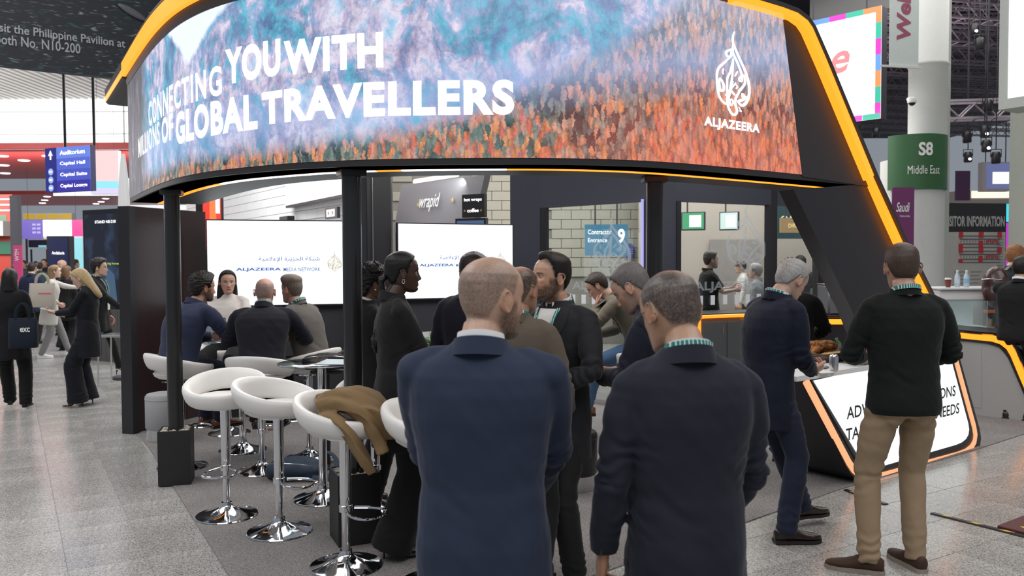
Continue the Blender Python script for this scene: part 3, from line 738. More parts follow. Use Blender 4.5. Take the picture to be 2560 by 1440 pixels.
# ------------------------------------------------------------------ floor and carpet
def terrazzo(lines):
    m, nt, b = newmat('terrazzo' if not lines else 'terrazzo_far')
    co = coords(nt)
    v = N(nt, 'ShaderNodeTexVoronoi'); v.inputs['Scale'].default_value = 110; L(nt, co, v.inputs['Vector'])
    n = N(nt, 'ShaderNodeTexNoise'); n.inputs['Scale'].default_value = 130; n.inputs['Detail'].default_value = 4; n.inputs['Roughness'].default_value = .7; L(nt, co, n.inputs['Vector'])
    n2 = N(nt, 'ShaderNodeTexNoise'); n2.inputs['Scale'].default_value = 1.1; n2.inputs['Detail'].default_value = 3; L(nt, co, n2.inputs['Vector'])
    cr = N(nt, 'ShaderNodeValToRGB'); e = cr.color_ramp.elements; e[0].position = .36; e[0].color = (.10, .10, .10, 1); e[1].position = .56; e[1].color = (.46, .45, .43, 1)
    e2 = cr.color_ramp.elements.new(.47); e2.color = (.31, .30, .29, 1); L(nt, n.outputs[0], cr.inputs[0])
    cr2 = N(nt, 'ShaderNodeValToRGB'); cr2.color_ramp.elements[0].color = (.62, .62, .61, 1); cr2.color_ramp.elements[1].color = (1.15, 1.15, 1.13, 1); L(nt, v.outputs['Color'], cr2.inputs[0])
    mx = N(nt, 'ShaderNodeMix', data_type='RGBA', blend_type='MULTIPLY'); mx.inputs[0].default_value = .8; L(nt, cr.outputs[0], mx.inputs[6]); L(nt, cr2.outputs[0], mx.inputs[7])
    mx2 = N(nt, 'ShaderNodeMix', data_type='RGBA', blend_type='MULTIPLY'); mx2.inputs[0].default_value = .45; L(nt, mx.outputs[2], mx2.inputs[6]); L(nt, n2.outputs[0], mx2.inputs[7])
    sc_ = N(nt, 'ShaderNodeVectorMath', operation='SCALE'); sc_.inputs[3].default_value = 1.45; L(nt, mx2.outputs[2], sc_.inputs[0])
    last = sc_.outputs[0]
    if lines:
        br = N(nt, 'ShaderNodeTexBrick'); br.offset = 0; br.inputs['Scale'].default_value = 1; br.inputs['Brick Width'].default_value = .405; br.inputs['Row Height'].default_value = .405
        br.inputs['Mortar Size'].default_value = .0022; br.inputs['Color1'].default_value = (1, 1, 1, 1); br.inputs['Color2'].default_value = (.93, .93, .93, 1); br.inputs['Mortar'].default_value = (.55, .55, .55, 1)
        L(nt, coords(nt, rot=(0, 0, -TANG), loc=(0, 0, 0)), br.inputs['Vector'])
        m3 = N(nt, 'ShaderNodeMix', data_type='RGBA', blend_type='MULTIPLY'); m3.inputs[0].default_value = 1; L(nt, last, m3.inputs[6]); L(nt, br.outputs[0], m3.inputs[7]); last = m3.outputs[2]
    L(nt, last, b.inputs['Base Color']); b.inputs['Roughness'].default_value = .16; b.inputs['Specular IOR Level'].default_value = .55
    rr = N(nt, 'ShaderNodeMapRange'); rr.inputs[3].default_value = .12; rr.inputs[4].default_value = .30; L(nt, n2.outputs[0], rr.inputs[0]); L(nt, rr.outputs[0], b.inputs['Roughness'])
    return m
TU = Vector((.855, .518, 0)).normalized(); TV = Vector((-TU.y, TU.x, 0)); TANG = math.atan2(TU.y, TU.x); TS = .405
floor = MB().add([(-26, -8, -.004), (22, -8, -.004), (22, 75, -.004), (-26, 75, -.004)], [(0, 1, 2, 3)]).build('floor', terrazzo(True), smooth=False); struct(floor)
carpet_pts = [Vector((-.90, 3.35, 0)), g(2107, 1222), g(2437, 1126), Vector((9.5, 11.6, 0)), Vector((5, 16.5, 0)), Vector((-1.8, 14.5, 0)), Vector((-4.3, 9.5, 0)), g(352, 1088)]
def inside(p, poly):
    c = False; n_ = len(poly)
    for i in range(n_):
        a, b = poly[i], poly[(i+1) % n_]
        if (a.y > p.y) != (b.y > p.y) and p.x < (b.x-a.x)*(p.y-a.y)/(b.y-a.y)+a.x: c = not c
    return c
tile_mb = MB().box((0, 0, 0), (TS-.003, TS-.003, .010), bev=.0015); tmat = terrazzo(False)
cand = []
off0 = g(109, 1117)                      # a crossing of two joints in the photograph
for i in range(-40, 41):
    for j in range(-40, 41):
        c = off0+TU*(i+.5)*TS+TV*(j+.5)*TS
        if c.y < 3.9: continue
        px = 1280+F*c.x/c.y
        if px < -120 or px > 2680: continue
        ins = [inside(c+TU*a*TS*.5+TV*b*TS*.5, carpet_pts) for a in (-1, 1) for b in (-1, 1)]
        if all(ins): continue
        cand.append((c.length, c))
cand.sort(key=lambda t: t[0]); tme = None
for _, c in cand[:297]:
    if tme is None:
        o = tile_mb.build('tile', tmat, floor, smooth=False); tme = o.data
    else:
        o = bpy.data.objects.new('tile', tme); COL.objects.link(o); o.parent = floor
    o.location = (c.x, c.y, -.005+random.uniform(-.0004, .0004)); o.rotation_euler = (0, 0, TANG+random.choice((0, PI/2, PI)))
def carpetmat():
    m, nt, b = newmat('carpet'); co = coords(nt)
    n = N(nt, 'ShaderNodeTexNoise'); n.inputs['Scale'].default_value = 190; n.inputs['Detail'].default_value = 4; n.inputs['Roughness'].default_value = .7; L(nt, co, n.inputs['Vector'])
    n2 = N(nt, 'ShaderNodeTexNoise'); n2.inputs['Scale'].default_value = 1.6; n2.inputs['Detail'].default_value = 4; L(nt, co, n2.inputs['Vector'])
    cr = N(nt, 'ShaderNodeValToRGB'); cr.color_ramp.elements[0].position = .34; cr.color_ramp.elements[1].position = .66
    cr.color_ramp.elements[0].color = (.085, .080, .080, 1); cr.color_ramp.elements[1].color = (.52, .485, .47, 1); L(nt, n.outputs[0], cr.inputs[0])
    mx = N(nt, 'ShaderNodeMix', data_type='RGBA', blend_type='MULTIPLY'); mx.inputs[0].default_value = .5; L(nt, cr.outputs[0], mx.inputs[6]); L(nt, n2.outputs[0], mx.inputs[7]); L(nt, mx.outputs[2], b.inputs['Base Color'])
    b.inputs['Roughness'].default_value = .95; b.inputs['Specular IOR Level'].default_value = .15
    bp = N(nt, 'ShaderNodeBump'); bp.inputs['Strength'].default_value = .5; bp.inputs['Distance'].default_value = .004; L(nt, n.outputs[0], bp.inputs['Height']); L(nt, bp.outputs[0], b.inputs['Normal'])
    return m
cp = MB().prism([p+Vector((0, 0, .001)) for p in carpet_pts], (0, 0, .006)).build('carpet', carpetmat(), smooth=False)
tag(cp, 'mottled grey exhibition carpet laid under the whole stand', 'carpet')

# ------------------------------------------------------------------ curved header with the LED screen
def crom(P, n=14):
    out = []; m = len(P)
    for i in range(m-1):
        p0, p1, p2, p3 = P[max(i-1, 0)], P[i], P[i+1], P[min(i+2, m-1)]
        for k in range(n):
            t = k/n; out.append(.5*((2*p1)+(p2-p0)*t+(2*p0-5*p1+4*p2-p3)*t*t+(3*p1-p0-3*p2+p3)*t**3))
    out.append(P[-1]); return out
ZB = 2.27
plan = [Vector((p.x, p.y)) for p in [atz(*q, ZB) for q in ((326, 506), (406, 470), (511, 445), (696, 426), (836, 418), (1000, 413), (1360, 411), (1640, 419), (1900, 440), (2180, 467))]]
PL = crom([Vector((p.x, p.y, 0)) for p in plan], 10)
AL = [0]
for i in range(1, len(PL)): AL.append(AL[-1]+(PL[i]-PL[i-1]).length)
LT = AL[-1]
def pl(s):                                # point and outward normal at arc length s
    s = min(max(s, 0), LT-1e-4); i = max(j for j in range(len(AL)-1) if AL[j] <= s); t = (s-AL[i])/(AL[i+1]-AL[i]); p = PL[i].lerp(PL[i+1], t)
    a, b = PL[max(i-1, 0)], PL[min(i+2, len(PL)-1)]; d = (b-a).normalized(); return p, Vector((d.y, -d.x, 0)), d
def hp(s, z, off=0.0):
    p, n_, d = pl(s); return Vector((p.x+n_.x*off, p.y+n_.y*off, z))
def s_at(px):                             # arc length under a column of the photograph
    best = min(range(0, 601), key=lambda k: abs(1280+F*pl(LT*k/600)[0].x/pl(LT*k/600)[0].y-px)); return LT*best/600
SR = s_at(2005); SRT = s_at(1958)         # the screen's slanted right end
header = thing('exhibition_header', 'curved black header ring of the stand carrying the mountain screen', 'header', (PL[0].x, PL[0].y, 0))
HB_ = MB()
inv = Matrix.Translation((-PL[0].x, -PL[0].y, 0))
def hbuild(mb, name, m, parent=header, **kw): return mb.xf(inv).build(name, m, parent, **kw)
K = 90
ss = [LT*i/K for i in range(K+1)]
ztop = lambda s: 3.36
hbuild(MB().loft([[hp(s, ZB, 0), hp(s, ZB+.036, .004), hp(s, ZB+.036, -.30), hp(s, ZB, -.30)] for s in ss]), 'fascia', M['fascia'])
hbuild(MB().loft([[hp(s, ZB, -.02), hp(s, ZB+.02, -.02), hp(s, ZB+.02, -.62), hp(s, ZB, -.62)] for s in ss]), 'soffit', M['fascia'])
hbuild(MB().loft([[hp(s, ZB+.02, -.04), hp(s, ztop(s), -.04), hp(s, ztop(s), -.60), hp(s, ZB+.02, -.60)] for s in ss if s < SRT]), 'header_box', M['fascia'])
# lights set into the soffit: amber, then white runs
def soffit_light(px0, px1, m, name='soffit_light'):
    s0, s1 = s_at(px0), s_at(px1); n_ = 16
    hbuild(MB().loft([[hp(s0+(s1-s0)*i/n_, ZB-.006, -.235), hp(s0+(s1-s0)*i/n_, ZB+.004, -.235), hp(s0+(s1-s0)*i/n_, ZB+.004, -.275), hp(s0+(s1-s0)*i/n_, ZB-.006, -.275)] for i in range(n_+1)]), name, m)
for a, b, m in ((330, 470, 'yellow'), (470, 900, 'ledwhite'), (900, 985, 'yellow'), (985, 1268, 'ledwhite'), (1268, 1420, 'yellow'), (1420, 2150, 'orange')): soffit_light(a, b, M[m])
# the screen
def screenmat():
    m, nt, b = newmat('mountain_screen'); tc = N(nt, 'ShaderNodeUVMap'); tc.uv_map = 'uv'
    sp = N(nt, 'ShaderNodeSeparateXYZ'); L(nt, tc.outputs[0], sp.inputs[0])
    def mapped(sx, sy, rot=0):
        mp = N(nt, 'ShaderNodeMapping'); mp.inputs['Scale'].default_value = (sx, sy, 1); mp.inputs['Rotation'].default_value = (0, 0, rot); L(nt, tc.outputs[0], mp.inputs[0]); return mp.outputs[0]
    def noise(vec, s, d=6, r=.6, dist=0):
        n = N(nt, 'ShaderNodeTexNoise'); n.inputs['Scale'].default_value = s; n.inputs['Detail'].default_value = d; n.inputs['Roughness'].default_value = r; n.inputs['Distortion'].default_value = dist; L(nt, vec, n.inputs['Vector']); return n
    def math_(op, a, b_=None, clamp=False):
        n = N(nt, 'ShaderNodeMath', operation=op); n.use_clamp = clamp
        for i, q in enumerate((a, b_)):
            if q is None: continue
            if isinstance(q, (int, float)): n.inputs[i].default_value = q
            else: L(nt, q, n.inputs[i])
        return n.outputs[0]
    def ramp(fac, stops):
        cr = N(nt, 'ShaderNodeValToRGB'); e = cr.color_ramp.elements
        while len(e) < len(stops): e.new(.5)
        for k, (p, c) in enumerate(stops): e[k].position = p; e[k].color = (*c, 1)
        L(nt, fac, cr.inputs[0]); return cr.outputs[0]
    def mix(f, a, b_, mode='MIX'):
        n = N(nt, 'ShaderNodeMix', data_type='RGBA', blend_type=mode)
        for i, q in ((0, f), (6, a), (7, b_)):
            if isinstance(q, tuple): n.inputs[i].default_value = (*q, 1)
            elif isinstance(q, (int, float)): n.inputs[i].default_value = q
            else: L(nt, q, n.inputs[i])
        return n.outputs[2]
    u, v = sp.outputs[0], sp.outputs[1]           # u in metres along the screen, v in metres up
    # rock: teal, lavender and pale pink streaks running down slope
    n1 = noise(mapped(1, 1), 1.4, 8, .68, .6); n2 = noise(mapped(1.8, 1.2, .6), 2.6, 9, .72, .5); n3 = noise(mapped(2.5, 1.0, -.7), 3.0, 6, .65, .3)
    rk = math_('ADD', math_('MULTIPLY', n1.outputs[0], .6), math_('MULTIPLY', n2.outputs[0], .4))
    rock = ramp(rk, ((.34, srgb(60, 66, 104)), (.42, srgb(84, 132, 172)), (.465, srgb(74, 172, 194)), (.50, srgb(150, 164, 200)), (.54, srgb(220, 204, 218)), (.60, srgb(124, 186, 214)), (.70, srgb(240, 234, 242))))
    rock = mix(ramp(n3.outputs[0], ((.48, (0, 0, 0)), (.62, (.55, .55, .55)))), rock, srgb(112, 108, 160), 'MIX')
    rock = mix(.8, rock, ramp(noise(mapped(1.3, 1, -.5), 4.5, 9, .75, .2).outputs[0], ((.36, (.34, .36, .46)), (.52, (.86, .87, .90)), (.62, (1, 1, 1)))), 'MULTIPLY')
    # forest: upright tree cells, each its own colour, in bands of hue
    def trees(sx, sy, seed):
        mp = N(nt, 'ShaderNodeMapping'); mp.inputs['Scale'].default_value = (sx, sy, 1); mp.inputs['Location'].default_value = (seed, seed*.7, 0); wn = noise(tc.outputs[0], 26, 4, .7); wa = N(nt, 'ShaderNodeVectorMath', operation='MULTIPLY_ADD'); L(nt, wn.outputs['Color'], wa.inputs[0]); wa.inputs[1].default_value = (.055, .13, 0); L(nt, tc.outputs[0], wa.inputs[2]); L(nt, wa.outputs[0], mp.inputs[0])
        vo = N(nt, 'ShaderNodeTexVoronoi'); vo.inputs['Scale'].default_value = 1; vo.inputs['Randomness'].default_value = 1; L(nt, mp.outputs[0], vo.inputs['Vector']); return vo
    # tree size grows towards the foot of the screen
    vo = trees(38, 15, 3); vo2 = trees(80, 34, 9)
    big = noise(mapped(1, 1.4, .35), 1.5, 5, .6, .4)
    hue = math_('ADD', math_('MULTIPLY', big.outputs[0], .75), math_('MULTIPLY', math_('FRACT', vo.outputs['Color']), .30))
    sep = N(nt, 'ShaderNodeSeparateColor'); L(nt, vo.outputs['Color'], sep.inputs[0]); hue = math_('ADD', math_('MULTIPLY', big.outputs[0], 1.2), math_('MULTIPLY', math_('SUBTRACT', sep.outputs[0], .5), .62)); hue = math_('SUBTRACT', hue, .17)
    fo = ramp(math_('ADD', hue, 0.0), ((.14, srgb(48, 58, 62)), (.27, srgb(96, 124, 116)), (.38, srgb(150, 158, 146)), (.46, srgb(214, 168, 142)), (.56, srgb(240, 160, 128)), (.66, srgb(244, 164, 100)), (.78, srgb(228, 116, 92)), (.92, srgb(214, 190, 190))))
    pale = ramp(hue, ((.20, srgb(134, 150, 166)), (.42, srgb(198, 192, 204)), (.55, srgb(240, 204, 190)), (.70, srgb(240, 188, 140)), (.85, srgb(212, 216, 226))))
    far = math_('MULTIPLY', math_('SUBTRACT', v, .35), 1.35, True); fo = mix(far, fo, pale)
    sh = ramp(vo.outputs['Distance'], ((.0, (1.0, 1.0, 1.0)), (.45, (.88, .88, .88)), (.85, (.36, .38, .42)))); fo = mix(.85, fo, sh, 'MULTIPLY')
    sh2 = ramp(vo2.outputs['Distance'], ((.0, (1.0, 1.0, 1.0)), (.7, (.55, .56, .6)))); fo = mix(.7, fo, sh2, 'MULTIPLY')
    fo = mix(.75, fo, ramp(noise(mapped(26, 7), 1.0, 6, .8, .2).outputs[0], ((.34, (.30, .33, .38)), (.50, (.85, .86, .88)), (.62, (1, 1, 1)))), 'MULTIPLY')
    redness = math_('MULTIPLY', math_('MULTIPLY', math_('SUBTRACT', u, LT*.60), .8, True), math_('SUBTRACT', 1.0, math_('MULTIPLY', v, 1.3, True), True)); fo = mix(math_('MULTIPLY', redness, .55), fo, mix(.8, srgb(236, 110, 78), sh, 'MULTIPLY'))
    # the tree line climbs from lower left to upper right
    ln0 = math_('MAXIMUM', math_('SUBTRACT', u, LT*.49), 0.0); line = math_('ADD', math_('MULTIPLY', ln0, .17), .15); line2 = math_('ADD', line, math_('MULTIPLY', math_('SUBTRACT', n1.outputs[0], .5), .28))
    fl = math_('MULTIPLY', math_('MULTIPLY', ln0, ln0), .13)
    forest = math_('MULTIPLY', math_('SUBTRACT', math_('ADD', line2, fl), v), 9.0, True)
    col = mix(forest, rock, fo)
    # mist in the valley behind the trees
    haze = math_('MULTIPLY', math_('SUBTRACT', 1.0, math_('MULTIPLY', math_('ABSOLUTE', math_('SUBTRACT', v, math_('ADD', line, .12))), 4.5), True), .5); col = mix(haze, col, srgb(150, 172, 214))
    # sky: a V of pale light between two peaks at the left
    dv = math_('ABSOLUTE', math_('SUBTRACT', u, math_('ADD', LT*.285, math_('MULTIPLY', v, .22)))); vee = math_('SUBTRACT', math_('SUBTRACT', v, math_('MULTIPLY', dv, .62)), math_('ADD', .72, math_('MULTIPLY', math_('SUBTRACT', noise(mapped(1, 1), 5, 7, .7).outputs[0], .5), .16)))
    sky = math_('MULTIPLY', vee, 22.0, True); col = mix(sky, col, srgb(216, 224, 244))
    # pale upper right slopes
    up = math_('MULTIPLY', math_('MULTIPLY', math_('SUBTRACT', v, .45), 1.1, True), math_('MULTIPLY', math_('SUBTRACT', u, LT*.45), .5, True)); col = mix(math_('MULTIPLY', up, .45), col, srgb(190, 196, 226))
    # the dark cliff at the far left end
    cl = math_('MULTIPLY', math_('SUBTRACT', math_('ADD', LT*.150, math_('MULTIPLY', math_('SUBTRACT', n2.outputs[0], .5), .5)), u), 3.0, True); col = mix(cl, col, ramp(n3.outputs[0], ((.4, srgb(62, 60, 66)), (.58, srgb(92, 90, 100)), (.7, srgb(150, 150, 176)))))
    L(nt, col, b.inputs['Emission Color']); b.inputs['Emission Strength'].default_value = 1.28; b.inputs['Base Color'].default_value = (.02, .02, .02, 1); b.inputs['Roughness'].default_value = .5
    return m
mb = MB(); nu, nv = 110, 6; uvs = []
s0 = .012
for j in range(nv+1):
    for i in range(nu+1):
        f = j/nv; sr = SR+(SRT-SR)*f; s = s0+(sr-s0)*i/nu; mb.v.append(tuple(hp(s, ZB+.036+(3.345-ZB-.036)*f, .008))); uvs.append((s, f*1.04))
for j in range(nv):
    for i in range(nu): a = j*(nu+1)+i; mb.f.append((a, a+1, a+nu+2, a+nu+1))
nfr = len(mb.v); mb.v += [tuple(hp(s0+((SR+(SRT-SR)*(j/nv))-s0)*i/nu, ZB+.036+(3.345-ZB-.036)*j/nv, -.03)) for j in range(nv+1) for i in range(nu+1)]
scr = hbuild(mb, 'led_screen', screenmat())
uvl = scr.data.uv_layers.new(name='uv')
for lp in scr.data.loops: uvl.data[lp.index].uv = uvs[lp.vertex_index] if lp.vertex_index < nfr else (0, 0)
# lettering wrapped on the curve
def wrap_text(name, txt, sa, sb, z0, z1, m, parent, **kw):
    mb = fit_text(txt, sb-sa, z1-z0, **kw); mb.v = [tuple(hp(sa+v[0], z0+v[1], .016)) for v in mb.v]; return hbuild(mb, name, m, parent, smooth=False)
def zof(px, py):                          # height on the screen's curve under a pixel
    s = s_at(px); p, n_, d = pl(s); q = onplane(px, py, Vector((p.x, p.y, 0)), n_); return q.z
def word(txt, px0, px1, pyt, pyb, **kw):
    bd_ = .042 if txt == 'ALJAZEERA' else ({'CONNECTING': .024, 'MILLIONS': .008, 'OF': .03}.get(txt, .045)); sa, sb = s_at(px0), s_at(px1); zt = zof((px0+px1)/2, pyt); zb_ = zof((px0+px1)/2, pyb); wrap_text('lettering', txt, sa, sb, zb_, zt, M['txt_led'], scr, bold=bd_, spacing=1.2 if bd_ < .04 else 1.12, res=4, **kw)
word('CONNECTING', 385, 566, 190, 262)
word('YOU', 577, 712, 108, 200)
word('WITH', 722, 965, 90, 178)
word('MILLIONS', 357, 411, 318, 372)
word('OF', 417, 445, 285, 352)
word('GLOBAL', 452, 653, 250, 338)
word('TRAVELLERS', 665, 1286, 204, 292)
# emblem: brush strokes of the drop shaped calligraphic mark, and the name below it
def stroke(mb, pts, w0, z_off=.018):
    """pts in emblem pixels (x right, y down of a 360x900 field), laid on the curve"""
    P = [Vector((a, b, 0)) for a, b in pts]; P = crom(P, 6); n_ = len(P); o = len(mb.v)
    for i, p in enumerate(P):
        d = (P[min(i+1, n_-1)]-P[max(i-1, 0)]); d = d.normalized() if d.length else Vector((1, 0, 0)); nn_ = Vector((-d.y, d.x, 0))
        f = i/(n_-1); w_ = (w0 if not isinstance(w0, tuple) else w0[0]+(w0[1]-w0[0])*f)*(.35+.65*min(1, math.sin(PI*(.06+.88*f))*1.6))
        mb.v += [tuple(p+nn_*w_), tuple(p-nn_*w_)]
    for i in range(n_-1): mb.f.append((o+2*i, o+2*i+1, o+2*i+3, o+2*i+2))
EMB = [([(512, 145), (495, 200), (500, 270), (560, 400), (630, 540), (665, 680), (655, 800), (600, 880), (545, 850)], (10, 17)),
       ([(500, 260), (495, 360), (540, 450), (585, 560), (590, 640)], 12), ([(590, 640), (560, 620), (600, 560)], 11),
       ([(480, 330), (430, 370), (440, 410), (475, 400), (480, 330)], 12), ([(480, 400), (420, 470), (350, 560), (340, 680), (365, 830), (430, 890), (460, 800), (490, 600), (500, 420)], 12),
       ([(500, 420), (470, 560), (440, 640), (440, 790), (420, 800)], 11), ([(370, 640), (400, 690), (405, 750), (375, 765), (360, 700), (370, 640)], 13),
       ([(530, 660), (460, 760), (440, 860), (470, 960), (510, 990), (540, 950), (520, 850), (560, 750), (610, 680)], 13), ([(500, 650), (470, 730), (520, 790)], 12),
       ([(610, 560), (620, 650), (560, 740), (600, 700)], 12), ([(540, 850), (600, 820), (640, 780)], 14), ([(405, 540), (395, 580), (405, 600)], 8),
       ([(545, 540), (515, 600)], 8), ([(555, 900), (585, 945), (560, 935)], 6), ([(590, 755), (615, 775), (595, 795), (590, 755)], 9), ([(480, 830), (500, 860), (480, 900), (465, 870), (480, 830)], 9), ([(525, 680), (545, 700), (525, 720)], 8)]
def emblem_mb(): 
    mb = MB()
    for p, w_ in EMB: stroke(mb, p, w_)
    mb.v = [((v[0]-335)/335, (1000-v[1])/860, 0) for v in mb.v]; return mb   # unit field 0..1
e = emblem_mb(); sa, sb = s_at(1784), s_at(1867); z1 = zof(1826, 78); z0_ = zof(1826, 290)
e.v = [tuple(hp(sa+v[0]*(sb-sa), z0_+v[1]*(z1-z0_), .018)) for v in e.v]; hbuild(e, 'emblem', M['txt_led'], scr, smooth=False)
word('ALJAZEERA', 1756, 1893, 301, 330)
# amber rim light along the top and its black border
SRM = s_at(1850)
zi = lambda s: 3.425
rh = lambda s: .125-.050*float(sm(np.array(s), SRM*.35, SRM))
hbuild(MB().loft([[hp(s, 3.345, .012), hp(s, zi(s), .020), hp(s, zi(s), -.10), hp(s, 3.345, -.10)] for s in ss if s < SRT+.01]), 'screen_border', M['fascia'])
sl = [SRM*i/60 for i in range(61)]
hbuild(MB().loft([[hp(s, zi(s), .055), hp(s, zi(s)+rh(s), .055), hp(s, zi(s)+rh(s), -.02), hp(s, zi(s), -.02)] for s in sl]), 'rim_light', M['yellow'])
hbuild(MB().loft([[hp(s, zi(s)+rh(s), .06), hp(s, zi(s)+rh(s)+.04, .04), hp(s, zi(s)+rh(s)+.04, -.5), hp(s, 3.36, -.5)] for s in sl]), 'rim_cap', M['fascia'])
# left end: the rim runs on past the screen, back into the hall
pe, ne, de = pl(0); back_ = -de*1.45
def hb2(z, off, t): p = Vector((pe.x, pe.y, 0))+ne*off+back_*t; return Vector((p.x, p.y, z))
hbuild(MB().loft([[hb2(3.425, .055, t), hb2(3.55, .055, t), hb2(3.55, -.02, t), hb2(3.425, -.02, t)] for t in (0, .5, 1)]), 'rim_light', M['yellow'])
hbuild(MB().loft([[hb2(3.55, .06, t), hb2(3.59, .04, t), hb2(3.59, -.30, t), hb2(3.40, -.30, t), hb2(3.40, .02, t), hb2(3.42, .05, t)] for t in (0, 1)]), 'rim_cap', M['fascia'])

# right plane: black flank, amber leg, light box counter
A_ = Vector((1.9, 5.58, 0)); pr_, pn_, pd_ = pl(SR); A_ = Vector((pr_.x, pr_.y, 0)); B_ = Vector((4.02, 7.36, 0)); DP = (B_-A_).normalized(); NP = Vector((DP.y, -DP.x, 0))
def pp(px, py, off=0): return onplane(px, py, A_+NP*off, NP)
def panel(poly, off, th, name, m, parent, c=None, **kw):
    P = [pp(x, y, off) for x, y in poly]; mb = MB().prism(P, -NP*th)
    if c: mb.xf(Matrix.Translation(-Vector(c)))
    return mb.build(name, m, parent, smooth=False, **kw)
LEGC = (B_.x-.4, B_.y-.3, 0); leg = thing('slanted_leg', 'black slanted leg of the stand edged with an amber light strip', 'stand leg', LEGC)
panel([(1958, 50), (1985, 40), (2003, 51), (2018, 66), (2186, 448), (2182, 468), (2006, 441)], .01, .10, 'flank_panel', M['fascia'], leg, LEGC)
panel([(1984, 474), (2185, 458), (2250, 600), (2312, 716), (2382, 872), (2170, 880), (2130, 777)], .0, .12, 'leg_panel', M['black'], leg, LEGC)
def strip(pts, w_, off, th, name, m, parent, c, closed=False):
    P = [pp(x, y, off) for x, y in pts]; n_ = len(P); rings = []
    for i, p in enumerate(P):
        if closed: a, b = P[i-1], P[(i+1) % n_]
        else: a, b = P[max(i-1, 0)], P[min(i+1, n_-1)]
        d0 = (p-a).normalized() if (p-a).length > 1e-6 else (b-p).normalized(); d1 = (b-p).normalized() if (b-p).length > 1e-6 else d0
        d = (d0+d1).normalized(); q = d.cross(NP).normalized(); k_ = 1/max(.35, d.dot(d0))
        rings.append([p+q*w_*k_/2, p-q*w_*k_/2, p-q*w_*k_/2-NP*th, p+q*w_*k_/2-NP*th])
    if closed: rings.append(rings[0])
    mb = MB().loft(rings, cap=not closed).xf(Matrix.Translation(-Vector(c)))
    return mb.build(name, m, parent, smooth=False)
strip([(1840, -10), (1880, 0), (1955, 22), (1990, 35), (2012, 51), (2026, 72), (2062, 155), (2120, 296), (2181, 444)], .062, .07, .09, 'edge_light', M['yellow'], leg, LEGC)
strip([(2181, 444), (2216, 525), (2252, 605), (2310, 717), (2392, 880)], .060, .05, .09, 'edge_light', M['yellow'], leg, LEGC)
strip([(1845, -22), (1885, -11), (1960, 12), (1997, 26), (2023, 46), (2038, 68), (2074, 150), (2132, 291), (2194, 440), (2266, 600), (2404, 876)], .030, .075, .12, 'edge_trim', M['fascia'], leg, LEGC)

# ------------------------------------------------------------------ light box counter
CC = (2.9, 6.6, 0); counter = thing('reception_counter', 'white light box counter with peach glowing frame and black side', 'counter', CC)
def rnd(pts, r=.25, n=5):
    out = []; m_ = len(pts)
    for i in range(m_):
        p, a, b = Vector((*pts[i], 0)), Vector((*pts[i-1], 0)), Vector((*pts[(i+1) % m_], 0)); ra = min(r, .45*(p-a).length, .45*(p-b).length)
        u_ = p+(a-p).normalized()*ra; w_ = p+(b-p).normalized()*ra
        for k in range(n+1): t = k/n; q = u_*(1-t)**2+p*2*t*(1-t)+w_*t*t; out.append((q.x, q.y))
    return out
outer = rnd([(2008, 946), (2148, 1222), (2462, 1130), (2392, 868)], 60)
outer = [(2008, 944)]+rnd([(2008, 944), (2143, 1222), (2466, 1132), (2392, 868)], 62)[6:18]+[(2392, 868)]
P0 = [pp(x, y, .0) for x, y in outer]
MB().prism(P0, -NP*.04).xf(Matrix.Translation(-Vector(CC))).build('front_frame', M['black'], counter, smooth=False)
lo = min(p.z for p in P0)
lightloop = [(2017, 952)]+rnd([(2017, 952), (2150, 1206), (2452, 1122), (2386, 880)], 56)[6:18]+[(2386, 880)]
strip(lightloop, .052, .012, .02, 'frame_light', M['peach'], counter, CC)
box = [(2036, 952)]+rnd([(2036, 952), (2170, 1176), (2432, 1100), (2372, 876)], 44)[6:18]+[(2372, 876)]
panel([(2028, 950)]+rnd([(2028, 950), (2160, 1186), (2440, 1106), (2376, 874)], 46)[6:18]+[(2376, 874)], .006, .01, 'frame_inlay', M['black'], counter, CC)
panel(box, .016, .012, 'light_panel', M['lightbox'], counter, CC)
body = [P0[0]]+P0[1:-1]+[P0[-1]]
MB().prism([p-NP*.04 for p in P0], -NP*.46).xf(Matrix.Translation(-Vector(CC))).build('cabinet', M['black'], counter, smooth=False)
tl, tr = pp(1992, 940, .03), pp(2392, 866, .03); zt = pp(2015, 948, 0).z; tl.z = tr.z = zt
MB().prism([tl, tr, tr-NP*.56, tl-NP*.56], (0, 0, .035)).xf(Matrix.Translation(-Vector(CC))).build('counter_top', M['white'], counter, smooth=False)
ZC = zt+.035
def ptext(txt, x0, x1, yt0, yb0, yt1, m, parent, c, off=.030, name='lettering', **kw):
    """lettering on the counter plane between two pixel columns; yt0/yb0 at the left column, yt1 the top at the right one"""
    a = pp(x0, yb0, off); b = pp(x1, yb0, off); t = pp(x0, yt0, off); w_ = (Vector((b.x, b.y, 0))-Vector((a.x, a.y, 0))).length; h_ = t.z-a.z
    mb = fit_text(txt, w_, h_, **kw); mb.v = [tuple(a-Vector(c)+DP*v[0]+Vector((0, 0, v[1]))) for v in mb.v]; return mb.build(name, m, parent, smooth=False)
ptext('ADVERTISING SOLUTIONS', 2117, 2388, 1018, 1049, 0, M['txt_black'], counter, CC, bold=.012)
ptext('TAILORED TO YOUR NEEDS', 2115, 2397, 1072, 1103, 0, M['txt_black'], counter, CC, bold=.012)

